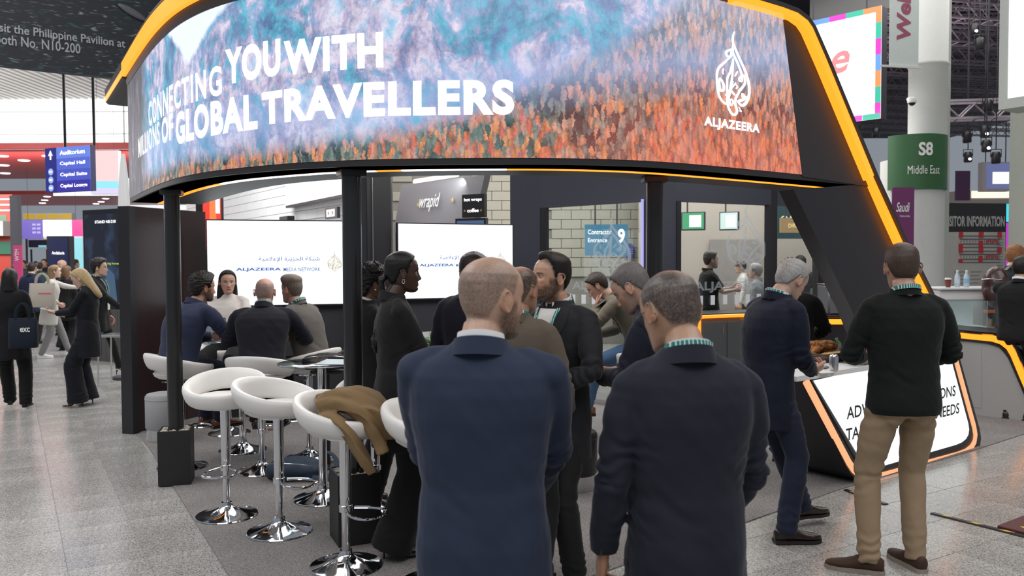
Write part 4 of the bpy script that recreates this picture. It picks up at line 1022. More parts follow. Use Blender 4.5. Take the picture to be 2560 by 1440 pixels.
# ------------------------------------------------------------------ poles, planters
def pebbles(mb, cx, cy, z, w_, n_=150):
    for _ in range(n_):
        x, y = cx+random.uniform(-w_, w_), cy+random.uniform(-w_, w_)
        if math.hypot(x-cx, y-cy) < .07: continue
        r = random.uniform(.008, .015); Mx = Matrix.Rotation(random.uniform(0, 3), 3, 'Z') @ Matrix.Rotation(random.uniform(-.5, .5), 3, 'X'); mb.ell((x, y, z+random.uniform(-.004, .012)), (r*1.4, r, r*.75), 6, 4, Mx)
pebm = mat('pebble', (.50, .45, .38), .8, nscale=24, bump=.2, var=.45)
def pole_planter(name_l, p, rz, hgt=.42, wd=.235, pr=.058):
    t = thing('support_pole', 'round black support pole with square cap %s' % name_l[0], 'pole', (p.x, p.y, 0), 0, 'poles under the header')
    MB().lathe([(pr, .05), (pr, ZB-.02)], 32).build('shaft', M['pole'], t); mb = MB().box((0, 0, ZB-.020), (.155, .155, .040), bev=.004); mb.xf(Matrix.Rotation(rz, 4, 'Z')).build('cap', M['black'], t, smooth=False)
    q = thing('planter', 'tall black square planter filled with pale pebbles %s' % name_l[1], 'planter', (p.x, p.y, 0), rz, 'planters round the pole feet')
    a = wd/2; mb = MB(); th = .012
    for sx, sy in ((1, 0), (-1, 0), (0, 1), (0, -1)): mb.box((sx*(a-th/2), sy*(a-th/2), hgt/2+.007), (th if sx else wd, th if sy else wd-2*th, hgt), bev=.002)
    mb.box((0, 0, .02), (wd-.03, wd-.03, .02)); mb.build('planter_box', mat('planter_black', (.014, .014, .015), .55, nscale=160, bump=.1), q, smooth=False)
    pb = MB().box((0, 0, hgt-.03), (wd-.026, wd-.026, .02)); pebbles(pb, 0, 0, hgt-.012, a-.022); o = pb.build('pebbles', pebm, q); o['kind'] = 'stuff'
pole1 = g(437, 1195); pole2 = g(886, 1345)
pole_planter(('at the left end, beside the grey pouf', 'at the left, beside the dark side wall'), Vector((at(433, 700, 6.42).x, 6.42, 0)), R(14))
pole_planter(('behind the stool with the coat', 'behind the stool with the coat'), Vector((at(881, 700, 5.08).x, 5.08, 0)), R(24), .43, .26)
p3 = Vector((at(1636, 600, 5.55).x, 5.55, 0))
t = thing('support_pole', 'round black support pole rising behind the balding man with glasses', 'pole', (p3.x, p3.y, 0), 0, 'poles under the header')
MB().lathe([(.056, .0), (.056, ZB-.02)], 32).build('shaft', M['pole'], t); MB().box((0, 0, ZB-.02), (.155, .155, .04), bev=.004).build('cap', M['black'], t, smooth=False)

# ------------------------------------------------------------------ left side wall
SWC = g(335, 1085)
sw = thing('stand_side_wall', 'dark side wall at the left end of the stand', 'partition', (SWC.x, SWC.y, 0))
def swb(mb, name, m): return mb.xf(Matrix.Translation((-SWC.x, -SWC.y, 0))).build(name, m, sw, smooth=False)
q1 = Vector((SWC.x, SWC.y, 0)); q2 = Vector((at(516, 700, 9.3).x, 9.3, 0)); dd_ = (q2-q1).normalized(); nn2 = Vector((dd_.y, -dd_.x, 0))
swb(MB().prism([q1, q2, q2+Vector((0, 0, ZB)), q1+Vector((0, 0, ZB))], -nn2*.10), 'wall_panel', M['maroon'])
swb(MB().prism([q1+nn2*.01-dd_*.02, q1+nn2*.01+dd_*.06, q1+nn2*.01+dd_*.06+Vector((0, 0, ZB)), q1+nn2*.01-dd_*.02+Vector((0, 0, ZB))], -nn2*.14), 'end_post', M['black'])
e0 = g(316, 1052); e1 = q1-nn2*.06
swb(MB().prism([Vector((e0.x, e0.y, 0)), Vector((e1.x-.02, e1.y, 0)), Vector((e1.x-.02, e1.y, ZB)), Vector((e0.x, e0.y, ZB))], (.03, .03, 0)), 'gloss_end_panel', mat('gloss_end', (.02, .02, .022), .04, nscale=2, bump=0, spec=.9, coat=1))

# ------------------------------------------------------------------ televisions on their back panels
ARAB = 'ﺔﻴﻣﻼﻋﻹﺍ ﺓﺮﻳﺰﺠﻟﺍ ﺔﻜﺒﺷ'
def tv(lab, tl_, tr_, hgt, c, txt, wall_lab):
    """tl_/tr_: top corners in the world; hgt: picture height"""
    d = (tr_-tl_); d.z = 0; w_ = d.length; d.normalize(); n_ = Vector((d.y, -d.x, 0)); z1_ = tl_.z; b = thing('television', lab, 'television', (tl_.x, tl_.y, 0)); T_ = Matrix.Translation((-tl_.x, -tl_.y, 0))
    o_ = Vector((tl_.x, tl_.y, 0))
    def q(x, z, o=0): return o_+d*x+Vector((0, 0, z))+n_*o
    fr = MB()
    for x0, x1, za, zb_ in ((-.012, w_+.012, z1_, z1_+.012), (-.012, w_+.012, z1_-hgt-.016, z1_-hgt), (-.012, 0, z1_-hgt, z1_), (w_, w_+.012, z1_-hgt, z1_)): fr.prism([q(x0, za, .006), q(x1, za, .006), q(x1, zb_, .006), q(x0, zb_, .006)], -n_*.05)
    fr.prism([q(0, z1_-hgt, -.02), q(w_, z1_-hgt, -.02), q(w_, z1_, -.02), q(0, z1_, -.02)], -n_*.03); fr.xf(T_).build('bezel', M['black'], b, smooth=False)
    MB().prism([q(0, z1_-hgt), q(w_, z1_-hgt), q(w_, z1_), q(0, z1_)], -n_*.015).xf(T_).build('screen', M['led_tv'], b, smooth=False)
    blue = emit('logo_blue', (.05, .12, .42), .9)
    gold_ = emit('logo_gold', (.62, .55, .40), .9)
    for (tx, fx0, fx1, fz0, fz1, bold) in txt:
        place_text('lettering', tx, blue, b, q(w_*fx0, z1_-hgt*fz1, 0)-o_, d, (0, 0, 1), w_*(fx1-fx0), hgt*(fz1-fz0), off=.003, bold=bold)
    e = emblem_mb(); e.v = [tuple(q(w_*(.838+.098*v[0]), z1_-hgt*(.605-.24*v[1]), .003)-o_) for v in e.v]; e.build('emblem', gold_, b, smooth=False)
    bp = thing('display_wall', wall_lab, 'partition', (tl_.x, tl_.y, 0))
    MB().prism([q(.02, .0, -.07), q(w_-.02, .0, -.07), q(w_-.02, z1_-.1, -.07), q(.02, z1_-.1, -.07)], -n_*.09).xf(T_).build('wall_panel', M['dark'], bp, smooth=False)
    MB().prism([q(.02, .0, -.06), q(w_-.02, .0, -.06), q(w_-.02, .10, -.06), q(.02, .10, -.06)], -n_*.01).xf(T_).build('kick_plate', M['black'], bp, smooth=False)
    return b
tv1 = [(ARAB, .350, .78, .425, .490, .01), ('ALJAZEERA', .192, .505, .555, .602, .03), ('MEDIA NETWORK', .522, .785, .555, .602, .004)]
tv2 = [(ARAB, .350, .78, .425, .490, .01), ('ALJAZEERA', .175, .47, .535, .582, .03), ('MEDIA NETWORK', .487, .76, .535, .582, .004)]
tv('large white television showing the blue network name, behind the seated group', at(517, 551, 8.95), Vector((*at(874, 556, 9.35).xy, at(517, 551, 8.95).z)), .92, None, tv1, 'charcoal panel carrying the television behind the seated group')
tv('white television on the right, partly hidden by the bald head', at(995, 559, 9.3), Vector((*at(1281, 566, 9.9).xy, at(995, 559, 9.3).z)), .84, None, tv2, 'charcoal panel carrying the television beside the meeting room')

# dark uprights between the two televisions
for i, (x0, x1, d, lab, m) in enumerate(((902, 917, 9.2, 'slim grey upright post just right of the middle support pole', 'dark'), (918, 978, 9.3, 'wide black upright panel standing between the two televisions', 'black'))):
    a, b = at(x0, 600, d), at(x1, 600, d+.1); t = thing('upright_panel', lab, 'upright', (a.x, a.y, 0))
    MB().prism([Vector((0, 0, 0)), Vector((b.x-a.x, b.y-a.y, 0)), Vector((b.x-a.x, b.y-a.y, 3.0)), Vector((0, 0, 3.0))], (0, .12, 0)).build('post', M[m], t, smooth=False)
    if i: MB().box((at(933, 600, d).x-a.x, -.006, 1.5), (.008, .012, 3.0)).build('edge_trim', M['chrome_s'], t, smooth=False)
# ------------------------------------------------------------------ bar stools
def make_stool(label, x, y, back, group='white bar stools', seat_z=.80, proto=[None], foot=0):
    """back: direction the backrest points to, degrees from +X"""
    if proto[0] is None:
        t = thing('bar_stool', label, 'bar stool', (0, 0, 0), 0, group)
        mb = MB(); rings = []; n = 44
        for i in range(n):
            a = 2*PI*i/n; b = (1+math.cos(a))/2; R_ = .222+.022*b; zc = .800+.100*b**1.25; hh = .052+.018*b; th = .034; rr = []
            for j in range(14):
                c = 2*PI*j/14; u_ = math.copysign(abs(math.cos(c))**.8, math.cos(c))*th; v_ = math.copysign(abs(math.sin(c))**.85, math.sin(c))*hh
                rr.append(((R_+u_+v_*.30)*math.cos(a), (R_+u_+v_*.30)*math.sin(a), zc+v_))
            rings.append(rr)
        rings.append(rings[0]); mb.loft(rings, cap=False).build('backrest', M['white_leather'], t)
        MB().lathe([(.001, .742), (.10, .742), (.175, .752), (.205, .772), (.212, .792), (.200, .812), (.16, .822), (.08, .819), (.001, .817)], 40).build('seat', M['white_leather'], t)
        pi = MB(); 
        for rz_, zz in ((.2135, .792),): pi.path([(rz_*math.cos(2*PI*k/40), rz_*math.sin(2*PI*k/40), zz) for k in range(40)], .003, n=6, closed=True)
        pi.build('piping', M['white_leather'], t)
        MB().lathe([(.001, .742), (.11, .741), (.11, .728), (.05, .722), (.033, .715), (.032, .42), (.030, .335)], 28).build('gas_sleeve', M['chrome'], t)
        MB().lathe([(.023, .34), (.023, .075), (.026, .073)], 24).build('column', M['chrome'], t)
        MB().lathe([(.034, .092), (.036, .075), (.046, .062), (.075, .046), (.115, .030), (.165, .016), (.200, .010), (.204, .004), (.200, .000), (.01, .0)], 48).build('base', M['chrome'], t)
        fr = MB()
        loop = [Vector((-.035, .032, .33)), Vector((-.10, .085, .325)), Vector((-.17, .105, .322)), Vector((-.225, .085, .32)), Vector((-.248, .03, .32)), Vector((-.248, -.03, .32)), Vector((-.225, -.085, .32)), Vector((-.17, -.105, .322)), Vector((-.10, -.085, .325)), Vector((-.035, -.032, .33))]
        fr.path(crom(loop, 4), .0085, n=8).build('footrest', M['chrome'], t)
        MB().lathe([(.037, .310), (.038, .345), (.033, .348)], 24).build('footrest_collar', M['chrome'], t)
        lv = MB().path([(.03, -.05, .735), (.06, -.13, .70), (.07, -.20, .695)], .0045, n=6).build('lever', M['chrome_s'], t); MB().path([(.07, -.19, .695), (.072, -.225, .693)], .008, n=8, round_ends=True).build('lever_grip', M['black'], lv)
        proto[0] = t; o = t
    else: o = copy_tree(proto[0])
    o.location = (x, y, .0065 if inside(Vector((x, y, 0)), carpet_pts) else 0); o.rotation_euler = (0, 0, R(back)); o['label'] = label; o['group'] = group; return o
def gx(px, d): return at(px, 650, d).x
make_stool('empty white bar stool in the front row, nearest the black planter', gx(557, 5.56), 5.56, 95)
make_stool('empty white bar stool in the front row, between the other two in front', gx(690, 5.22), 5.22, 158)
make_stool('white bar stool with a camel coat lying over its seat', gx(857, 4.62), 4.62, 150)
make_stool('white bar stool under the man in the blue suit by the side wall', gx(447, 6.90), 6.90, 222)
make_stool('white bar stool under the bald man in the dark checked jacket', gx(648, 6.75), 6.75, 262)
make_stool('white bar stool under the woman with long dark hair', gx(567, 8.25), 8.25, 85)
make_stool('white bar stool under the man in the grey knitted top', gx(768, 7.20), 7.20, -20)
make_stool('white bar stool beside the glass table, behind the middle support pole', gx(934, 5.55), 5.55, 60)
make_stool('white bar stool half hidden by the bald man in the navy suit', gx(1084, 4.35), 4.35, 150)
make_stool('bar stool under the seated man in blue jeans', gx(1590, 7.75), 7.75, 10)

# camel coat thrown over the stool: a folded heap of thick cloth
def coat(cx, cy):
    t = thing('coat', 'camel wool coat folded and thrown over a white bar stool', 'coat', (cx, cy, 0))
    mb = MB()
    rot = Matrix.Rotation(R(-12), 4, 'Z')
    def slab(pts, th, w_):
        P = crom([Vector(p) for p in pts], 7); n_ = len(P); rings = []
        for i, p in enumerate(P):
            d = (P[min(i+1, n_-1)]-P[max(i-1, 0)]).normalized(); s_ = Vector((-d.y*0-.25, .97, 0)).normalized(); u_ = d.cross(s_).normalized(); f = i/(n_-1); ww = w_(f)
            rings.append([p+s_*ww*math.copysign(abs(math.cos(a))**.75, math.cos(a))+u_*th*(math.copysign(abs(math.sin(a))**.8, math.sin(a))+.35*math.sin(3*a+f*7)) for a in [2*PI*j/22 for j in range(22)]])
        mb.loft(rings)
    slab([(-.15, -.02, .90), (-.08, 0, .935), (.03, 0, .940), (.13, .01, .905), (.20, .01, .83), (.215, 0, .75)], .062, lambda f: .15+.05*math.sin(PI*f))
    slab([(-.13, -.12, .87), (-.05, -.15, .885), (.04, -.20, .83), (.11, -.23, .74), (.16, -.24, .655), (.19, -.24, .60)], .024, lambda f: .105-.04*f+.02*math.sin(5*f))
    slab([(-.10, -.05, .93), (.02, -.12, .935), (.13, -.14, .88), (.20, -.16, .78), (.23, -.17, .70)], .036, lambda f: .095+.02*math.sin(6*f))
    slab([(-.12, .08, .90), (.0, .10, .95), (.12, .09, .93), (.22, .05, .86), (.245, .02, .79)], .040, lambda f: .085+.03*math.sin(4*f))
    v, n_, f = remesh(mb.v, mb.f, .006, 6)
    fold = .009*np.sin(v[:, 1]*62+v[:, 2]*28+1.8*np.sin(v[:, 0]*16)+1.2*nz(v, 9, 3))*sm(nz(v, 8, 5), -.6, .5)+.003*nz(v, 38, 1)
    v = v+n_*fold[:, None]
    mkobj('coat_body', v.tolist(), f, cloth((.205, .135, .065), .9, 500, 'camel_wool', bump=.3), t, angle=80)
    MB().path(crom([Vector(p) for p in ((-.06, -.18, .87), (.03, -.225, .80), (.10, -.255, .71), (.15, -.262, .635))], 5), .011, n=8, flat=(1.6, .6)).build('cuff_edge', cloth((.24, .16, .08), .9, 500, 'camel_wool_edge'), t)
    t.rotation_euler = (0, 0, R(-4))
coat(gx(866, 4.62), 4.62)

# ------------------------------------------------------------------ glass tables
def bar_table(label, x, y, r=.31, h=.985):
    t = thing('bar_table', label, 'table', (x, y, .0065), 0, 'round glass bar tables')
    MB().lathe([(.001, h-.010), (r-.004, h-.010), (r, h-.007), (r, h-.002), (r-.003, h), (.001, h)], 56).build('tabletop', M['glass_tint'], t)
    MB().lathe([(.001, h-.013), (.075, h-.013), (.075, h-.02), (.04, h-.03), (.031, h-.04), (.031, .08)], 28).build('column', M['chrome'], t)
    MB().lathe([(.036, .10), (.038, .078), (.05, .062), (.08, .044), (.125, .028), (.18, .014), (.210, .009), (.213, .004), (.205, .0), (.01, .0)], 48).build('base', M['chrome'], t)
    return t
bar_table('round glass bar table with a white sheet, behind the empty stools', gx(801, 5.95), 5.95)
MB().prism([Vector((gx(801, 5.95)+a, 5.95+b, .994)) for a, b in ((-.02, -.14), (.20, -.16), (.24, .12), (.0, .16))], (0, 0, .002)).build('paper_sheet', emit('glowing_sheet', (.55, .70, .78), .25), smooth=False)  # the paper's brightness is a faint glow put into its material
tag(bpy.data.objects['paper_sheet'], 'pale blue sheet of paper lying on the empty glass table', 'paper')
TBX, TBY = gx(600, 7.5), 7.5
bar_table('round glass bar table between the four seated people', TBX, TBY, .33, .99)
lp = thing('laptop', 'open dark laptop on the table of the seated group', 'laptop', (TBX-.08, TBY-.10, .998), R(70))
MB().box((0, 0, .008), (.30, .21, .014), bev=.004).build('keyboard_deck', M['chrome_s'], lp); Mx = Matrix.Rotation(R(-14), 4, 'X'); mb = MB().box((0, .0, .10), (.30, .006, .20), bev=.002); mb.xf(Matrix.Translation((0, .105, .012)) @ Mx)
mb.build('display_lid', M['black'], lp); mb = MB().box((0, -.0035, .10), (.28, .001, .175)); mb.xf(Matrix.Translation((0, .105, .012)) @ Mx); mb.build('display', emit('laptop_display', (.12, .14, .18), .8), lp, smooth=False)
def phone(label, loc, rot, w_=.074, l=.15, m=None, parent=None):
    p = thing('phone', label, 'phone', loc); p.rotation_euler = rot
    MB().box((0, 0, 0), (w_, l, .008), bev=.003).build('phone_body', m or M['black'], p); MB().box((0, 0, .0045), (w_-.006, l-.008, .0006)).build('phone_screen', emit('phone_screen', (.20, .22, .26), .5), p, smooth=False); return p
phone('dark phone lying at the edge of the group table', (TBX+.02, TBY-.27, 1.003), (0, 0, R(20)))

# ------------------------------------------------------------------ pouf, bags, plant, sofa
def pouf(label, px, d, r, h, fab, group='poufs'):
    t = thing('pouf', label, 'pouf', (gx(px, d), d, .0065), 0, group)
    MB().lathe([(.001, h), (r-.05, h), (r-.015, h-.008), (r, h-.03), (r, .13), (r-.01, .115), (.001, .115)], 40).build('seat_body', fab, t)
    MB().lathe([(r-.012, .115), (r-.012, .0), (.001, .0)], 40).build('plinth', M['chrome_s'], t)
    MB().path([((r+.001)*math.cos(2*PI*k/40), (r+.001)*math.sin(2*PI*k/40), h-.055) for k in range(40)], .0025, n=6, closed=True).build('seam', fab, t); return t
pouf('grey velour pouf on a chrome plinth by the dark side wall', 402, 7.95, .165, .455, M['greyfab'])
pouf('black pouf behind the man in the charcoal suit', 1436, 6.2, .17, .44, mat('black_leatherette', (.015, .015, .016), .35, nscale=200, bump=.1))
def backpack(label, x, y, rz, s, col, lying=True):
    t = thing('backpack', label, 'bag', (x, y, .0065), rz); mb = MB()
    mb.ell((0, 0, .075*s), (.25*s, .18*s, .085*s), 22, 14); mb.box((0, 0, .06*s), (.42*s, .28*s, .10*s), bev=.04); mb.ell((-.05*s, -.10*s, .07*s), (.17*s, .10*s, .07*s), 18, 10)
    v, n_, f = remesh(mb.v, mb.f, .011, 5); v = v+n_*(.006*nz(v, 22, 2)+.004*nz(v, 50, 3))[:, None]; v[:, 2] = np.maximum(v[:, 2], 0)
    c = cloth(col, .7, 400, 'nylon'); mkobj('bag_body', v.tolist(), f, c, t, angle=80)
    MB().path(crom([Vector(p)*s for p in ((-.20, -.12, .12), (-.08, -.17, .145), (.08, -.16, .145), (.20, -.10, .12))], 5), .0035, n=6).build('zip', M['chrome_s'], t)
    MB().box((-.07*s, -.195*s, .11*s), (.012, .006, .06)).build('zip_pull', mat('tan_leather', (.45, .17, .05), .5), t)
    MB().path(crom([Vector(p)*s for p in ((.10, .10, .14), (.20, .16, .17), (.30, .10, .10), (.30, -.06, .03), (.20, -.14, .04))], 5), .014, n=8, flat=(1.8, .4)).build('strap', c, t); return t
backpack('dark blue backpack lying on the carpet behind the bar stools', gx(735, 6.55), 6.55, R(-12), 1.0, (.025, .04, .065))
backpack('black handbag hanging over the stool of the man in grey', gx(815, 6.9), 6.9, R(5), .85, (.008, .008, .009))
bpy.data.objects['backpack.001'].location.z = .82; bpy.data.objects['backpack.001'].name = 'handbag'
fst = MB().path([(gx(870, 6.95)-.25, 6.95, .80), (gx(870, 6.95)-.25, 6.95, .02)], .02, n=8)
tt = thing('side_table', 'small black stand carrying the black handbag', 'stand', (gx(815, 6.9), 6.9, .0065)); MB().lathe([(.001, .80), (.14, .80), (.14, .785), (.02, .78), (.02, .02), (.15, .01), (.15, 0), (.001, 0)], 28).build('stand_body', M['black'], tt)
def leafy(label, x, y, z0, n_=34, s=1.0):
    t = thing('potted_fern', label, 'plant', (x, y, 0)); MB().lathe([(.11, z0-.28), (.13, z0), (.12, z0), (.11, z0-.03), (.001, z0-.03)], 24).build('pot', M['dark'], t)
    if z0 > .4: MB().box((0, 0, (z0-.28)/2), (.30, .30, z0-.28), bev=.01).build('pedestal', M['dark'], t, smooth=False)
    gm = mat('leaf_green', (.10, .26, .045), .5, nscale=12, bump=.1, var=.4)
    for i in range(n_):
        a = random.uniform(0, 2*PI); tl_ = random.uniform(.2, 1.15); l = random.uniform(.16, .27)*s; w_ = .022*s; rings = []; p = Vector((.03*math.cos(a), .03*math.sin(a), z0-.02)); d = Vector((math.cos(a)*math.sin(tl_), math.sin(a)*math.sin(tl_), math.cos(tl_)))
        side_ = Vector((-math.sin(a), math.cos(a), 0)); mb = MB()
        for k in range(6):
            f = k/5; ww = w_*math.sin(PI*(.12+.86*f)); mb.v += [tuple(p+side_*ww), tuple(p+Vector((0, 0, .004))), tuple(p-side_*ww)]; p = p+d*l/5; d = (d+Vector((0, 0, -.13))).normalized()
        for k in range(5): o = k*3; mb.f += [(o, o+1, o+4, o+3), (o+1, o+2, o+5, o+4)]
        mb.build('leaf', gm, t)
    return t
leafy('green leafy potted fern standing behind the woman with the ponytail', gx(1100, 7.6), 7.6, .92, 44, 1.1)
so = thing('armchair', 'grey low armchair standing under the right television', 'armchair', (gx(1105, 8.5), 8.5, 0), R(10))
mb = MB(); rings = []
for i in range(19):
    a = PI*i/18+PI*0; c = Vector((.34*math.cos(a), .30*math.sin(a), 0)); u_ = Vector((math.cos(a), math.sin(a), 0)); rings.append([c-u_*.05+Vector((0, 0, .1)), c+u_*.04+Vector((0, 0, .1)), c+u_*.05+Vector((0, 0, .92)), c+u_*.0+Vector((0, 0, .97)), c-u_*.05+Vector((0, 0, .92))])
mb.loft(rings).build('shell', M['greyfab'], so); MB().box((0, .02, .36), (.56, .50, .16), bev=.04).build('seat', M['greyfab'], so); MB().lathe([(.25, .12), (.25, .0), (.01, 0)], 24).build('plinth', M['black'], so)

# ------------------------------------------------------------------ meeting room of glass
MR = thing('meeting_room', 'glass fronted meeting room with a dark blue frame and frosted lettering', 'room', (gx(1365, 10.4), 10.4, 0)); MRT = Matrix.Translation((-gx(1365, 10.4), -10.4, 0))
def P2(px, d): return Vector((gx(px, d), d, 0))
def wallseg(a, b, z0, z1, th, name, m, parent=MR, T_=MRT, off=0):
    d = (b-a).normalized(); n_ = Vector((d.y, -d.x, 0)); a = a+n_*off; b = b+n_*off
    mb = MB().prism([a+Vector((0, 0, z0)), b+Vector((0, 0, z0)), b+Vector((0, 0, z1)), a+Vector((0, 0, z1))], -n_*th).xf(T_); return mb.build(name, m, parent, smooth=False)
A1, A2 = P2(1352, 10.45), P2(1620, 9.3); B1, B2 = P2(1690, 9.32), P2(1927, 10.1); C1, C2 = P2(1943, 10.15), P2(2046, 10.5); D2 = P2(2150, 10.9)
L0 = P2(1276, 10.8)
ZG = 2.37
wallseg(L0, A1, 0, 3.3, .10, 'wall_panel', M['navywall']); wallseg(A1, A2, ZG, 3.3, .10, 'lintel', M['navywall']); wallseg(A2, B1, 0, 3.3, .12, 'corner_post', M['navywall']); wallseg(B1, B2, ZG, 3.3, .10, 'lintel', M['navywall'])
wallseg(B2, C1, 0, 3.3, .10, 'door_post', M['black']); wallseg(C1, C2, ZG, 3.3, .10, 'lintel', M['navywall']); wallseg(C2, P2(2062, 10.55), 0, 3.3, .10, 'door_post', M['black']); wallseg(P2(2062, 10.55), D2, 0, 3.3, .10, 'wall_panel', M['black'])
wallseg(A1, P2(1368, 10.39), 0, ZG, .06, 'window_frame', M['black'], off=.02); wallseg(P2(1606, 9.36), A2, 0, ZG, .06, 'window_frame', M['black'], off=.02)
wallseg(B1, P2(1700, 9.35), 0, ZG, .06, 'window_frame', M['black'], off=.02); wallseg(P2(1917, 10.06), B2, 0, ZG, .06, 'window_frame', M['black'], off=.02)
for a, b in ((P2(1369, 10.38), P2(1498, 9.83)), (P2(1500, 9.82), P2(1605, 9.365)), (P2(1701, 9.355), P2(1813, 9.72)), (P2(1815, 9.73), P2(1916, 10.05)), (C1, C2)): wallseg(a, b, .02, ZG, .012, 'glass_pane', M['glass'], off=-.03)
for x_, d_ in ((1612, 9.32),): wallseg(P2(x_-2, d_+.01), P2(x_+2, d_-.01), 0, ZG+.02, .02, 'edge_light', emit('violet_led', (.42, .42, .85), .9), off=.05)
wallseg(A1, A2, 0, .06, .04, 'floor_rail', M['chrome_s'], off=-.01); wallseg(B1, B2, 0, .06, .04, 'floor_rail', M['chrome_s'], off=-.01)
MB().path([P2(2026, 10.43)+Vector((0, -.04, .9)), P2(2026, 10.43)+Vector((0, -.04, 1.35))], .012, n=10).xf(MRT).build('door_handle', M['chrome'], MR)
MB().box(P2(2040, 10.45)+Vector((0, -.03, 1.72)), (.055, .03, .07), bev=.006).xf(MRT).build('hinge', M['chrome_s'], MR)
frost = mat('frosted_film', (.50, .55, .58), .6, nscale=30, bump=0, var=.03); frost.node_tree.nodes['Principled BSDF'].inputs['Alpha'].default_value = .42
frost2 = mat('white_marker_film', (.75, .76, .80), .6, bump=0)
def ongl(px, py, a, b, off=.0):
    d = (b-a).normalized(); n_ = Vector((d.y, -d.x, 0)); return onplane(px, py, a+n_*off, n_), d
for pxs, a, b in (((1433, 1459, 1485, 1511, 1537, 1563, 1589), A1, A2), ((1721, 1752, 1782, 1813, 1842, 1870, 1897), B1, B2)):
    for px in pxs:
        q, d = ongl(px, 748 if a is B1 else 739, a, b, -.02); q = Vector((q.x, q.y, 1.245)); MB().prism([q-d*.034-Vector((0, 0, .055)), q+d*.034-Vector((0, 0, .055)), q+d*.034+Vector((0, 0, .055)), q-d*.034+Vector((0, 0, .055))], (0, .001, 0)).xf(MRT).build('marker_square', frost2, MR, smooth=False)
for a, b, x0, x1, yt, yb, tx0, tx1 in ((A1, A2, 1485, 1575, 540, 690, 1430, 1600), (B1, B2, 1818, 1912, 512, 680, 1735, 1905)):
    e = emblem_mb(); q0, d = ongl(x0, yb, a, b, -.018); q1_, _ = ongl(x1, yb, a, b, -.018); qt, _ = ongl((x0+x1)/2, yt, a, b, -.018); w_ = (Vector((q1_.x, q1_.y, 0))-Vector((q0.x, q0.y, 0))).length
    e.v = [tuple(Vector((q0.x, q0.y, 0))+d*v[0]*w_+Vector((0, 0, q0.z+(qt.z-q0.z)*v[1]))) for v in e.v]; e.xf(MRT).build('frosted_emblem', frost, MR, smooth=False)
    q0, d = ongl(tx0, 727, a, b, -.018); q1_, _ = ongl(tx1, 727, a, b, -.018); w_ = (Vector((q1_.x, q1_.y, 0))-Vector((q0.x, q0.y, 0))).length; mb = fit_text('ALJAZEERA', w_, .13, bold=.03)
    mb.v = [tuple(Vector((q0.x, q0.y, 0))+d*v[0]+Vector((0, 0, 1.33+v[1]))) for v in mb.v]; mb.xf(MRT).build('frosted_lettering', frost, MR, smooth=False)
# low cabinet with an amber strip seen through the right pane
cb = thing('back_cabinet', 'grey low cabinet with an orange light strip, behind the glass', 'cabinet', (gx(1750, 10.9), 10.9, 0)); a = Vector((0, 0, 0)); wC = gx(2150, 10.9+1.1)-gx(1750, 10.9); ang = math.atan2(1.1, wC); Rz = Matrix.Rotation(ang, 4, 'Z'); wC = math.hypot(wC, 1.1)
def cbb(mb, n_, m, p=cb): return mb.xf(Rz).build(n_, m, p, smooth=False)
cbb(MB().box((wC/2, .25, .47), (wC, .5, .94), bev=.02), 'carcass', mat('cabinet_grey', (.16, .16, .165), .5)); cbb(MB().box((wC/2, .25, .99), (wC+.02, .54, .03), bev=.008), 'worktop', M['black'])
cbb(MB().path([(-.03, -.03, .60), (-.03, -.03, .93), (-.01, -.03, .955), (.03, -.03, .965), (wC, -.03, .965)], .022, n=8), 'light_strip', M['orange'])
for k in range(5):
    dr = cbb(MB().box((.22+k*.42, -.008, .50), (.40, .016, .78), bev=.004), 'door', mat('cabinet_grey', (.15, .15, .155), .5)); cbb(MB().path([(.36+k*.42, -.03, .72), (.36+k*.42, -.03, .84)], .006, n=6), 'handle', M['chrome_s'], dr)

# counter in the kitchen corner behind the light box, with machines
kc = thing('side_counter', 'black side counter with a glowing orange strip, behind the pastries', 'counter', (gx(2050, 8.9), 8.9, 0)); wk = gx(2180, 9.1)-gx(2040, 8.9)
MB().box((wk/2+.02, .3, .55), (wk+.1, .6, 1.06), bev=.01).build('carcass', M['black'], kc, smooth=False); MB().box((wk/2, -.02, 1.045), (wk, .03, .055), bev=.01).build('light_strip', M['orange'], kc, smooth=False); MB().box((wk/2, .3, 1.10), (wk+.14, .64, .03), bev=.006).build('worktop', M['black'], kc, smooth=False)
cm = thing('coffee_machine', 'dark grey coffee machine on the side counter', 'coffee machine', (gx(2105, 9.0), 9.1, 1.115)); MB().box((0, 0, .16), (.34, .34, .32), bev=.02).build('housing', mat('machine_grey', (.12, .12, .13), .35), cm); MB().box((0, -.175, .24), (.30, .02, .10), bev=.006).build('front_panel', M['black'], cm); MB().path([(-.05, -.18, .17), (-.05, -.21, .12)], .012, n=8).build('spout', M['chrome'], cm); MB().box((0, 0, .325), (.34, .34, .012), bev=.004).build('cup_tray', M['chrome_s'], cm)

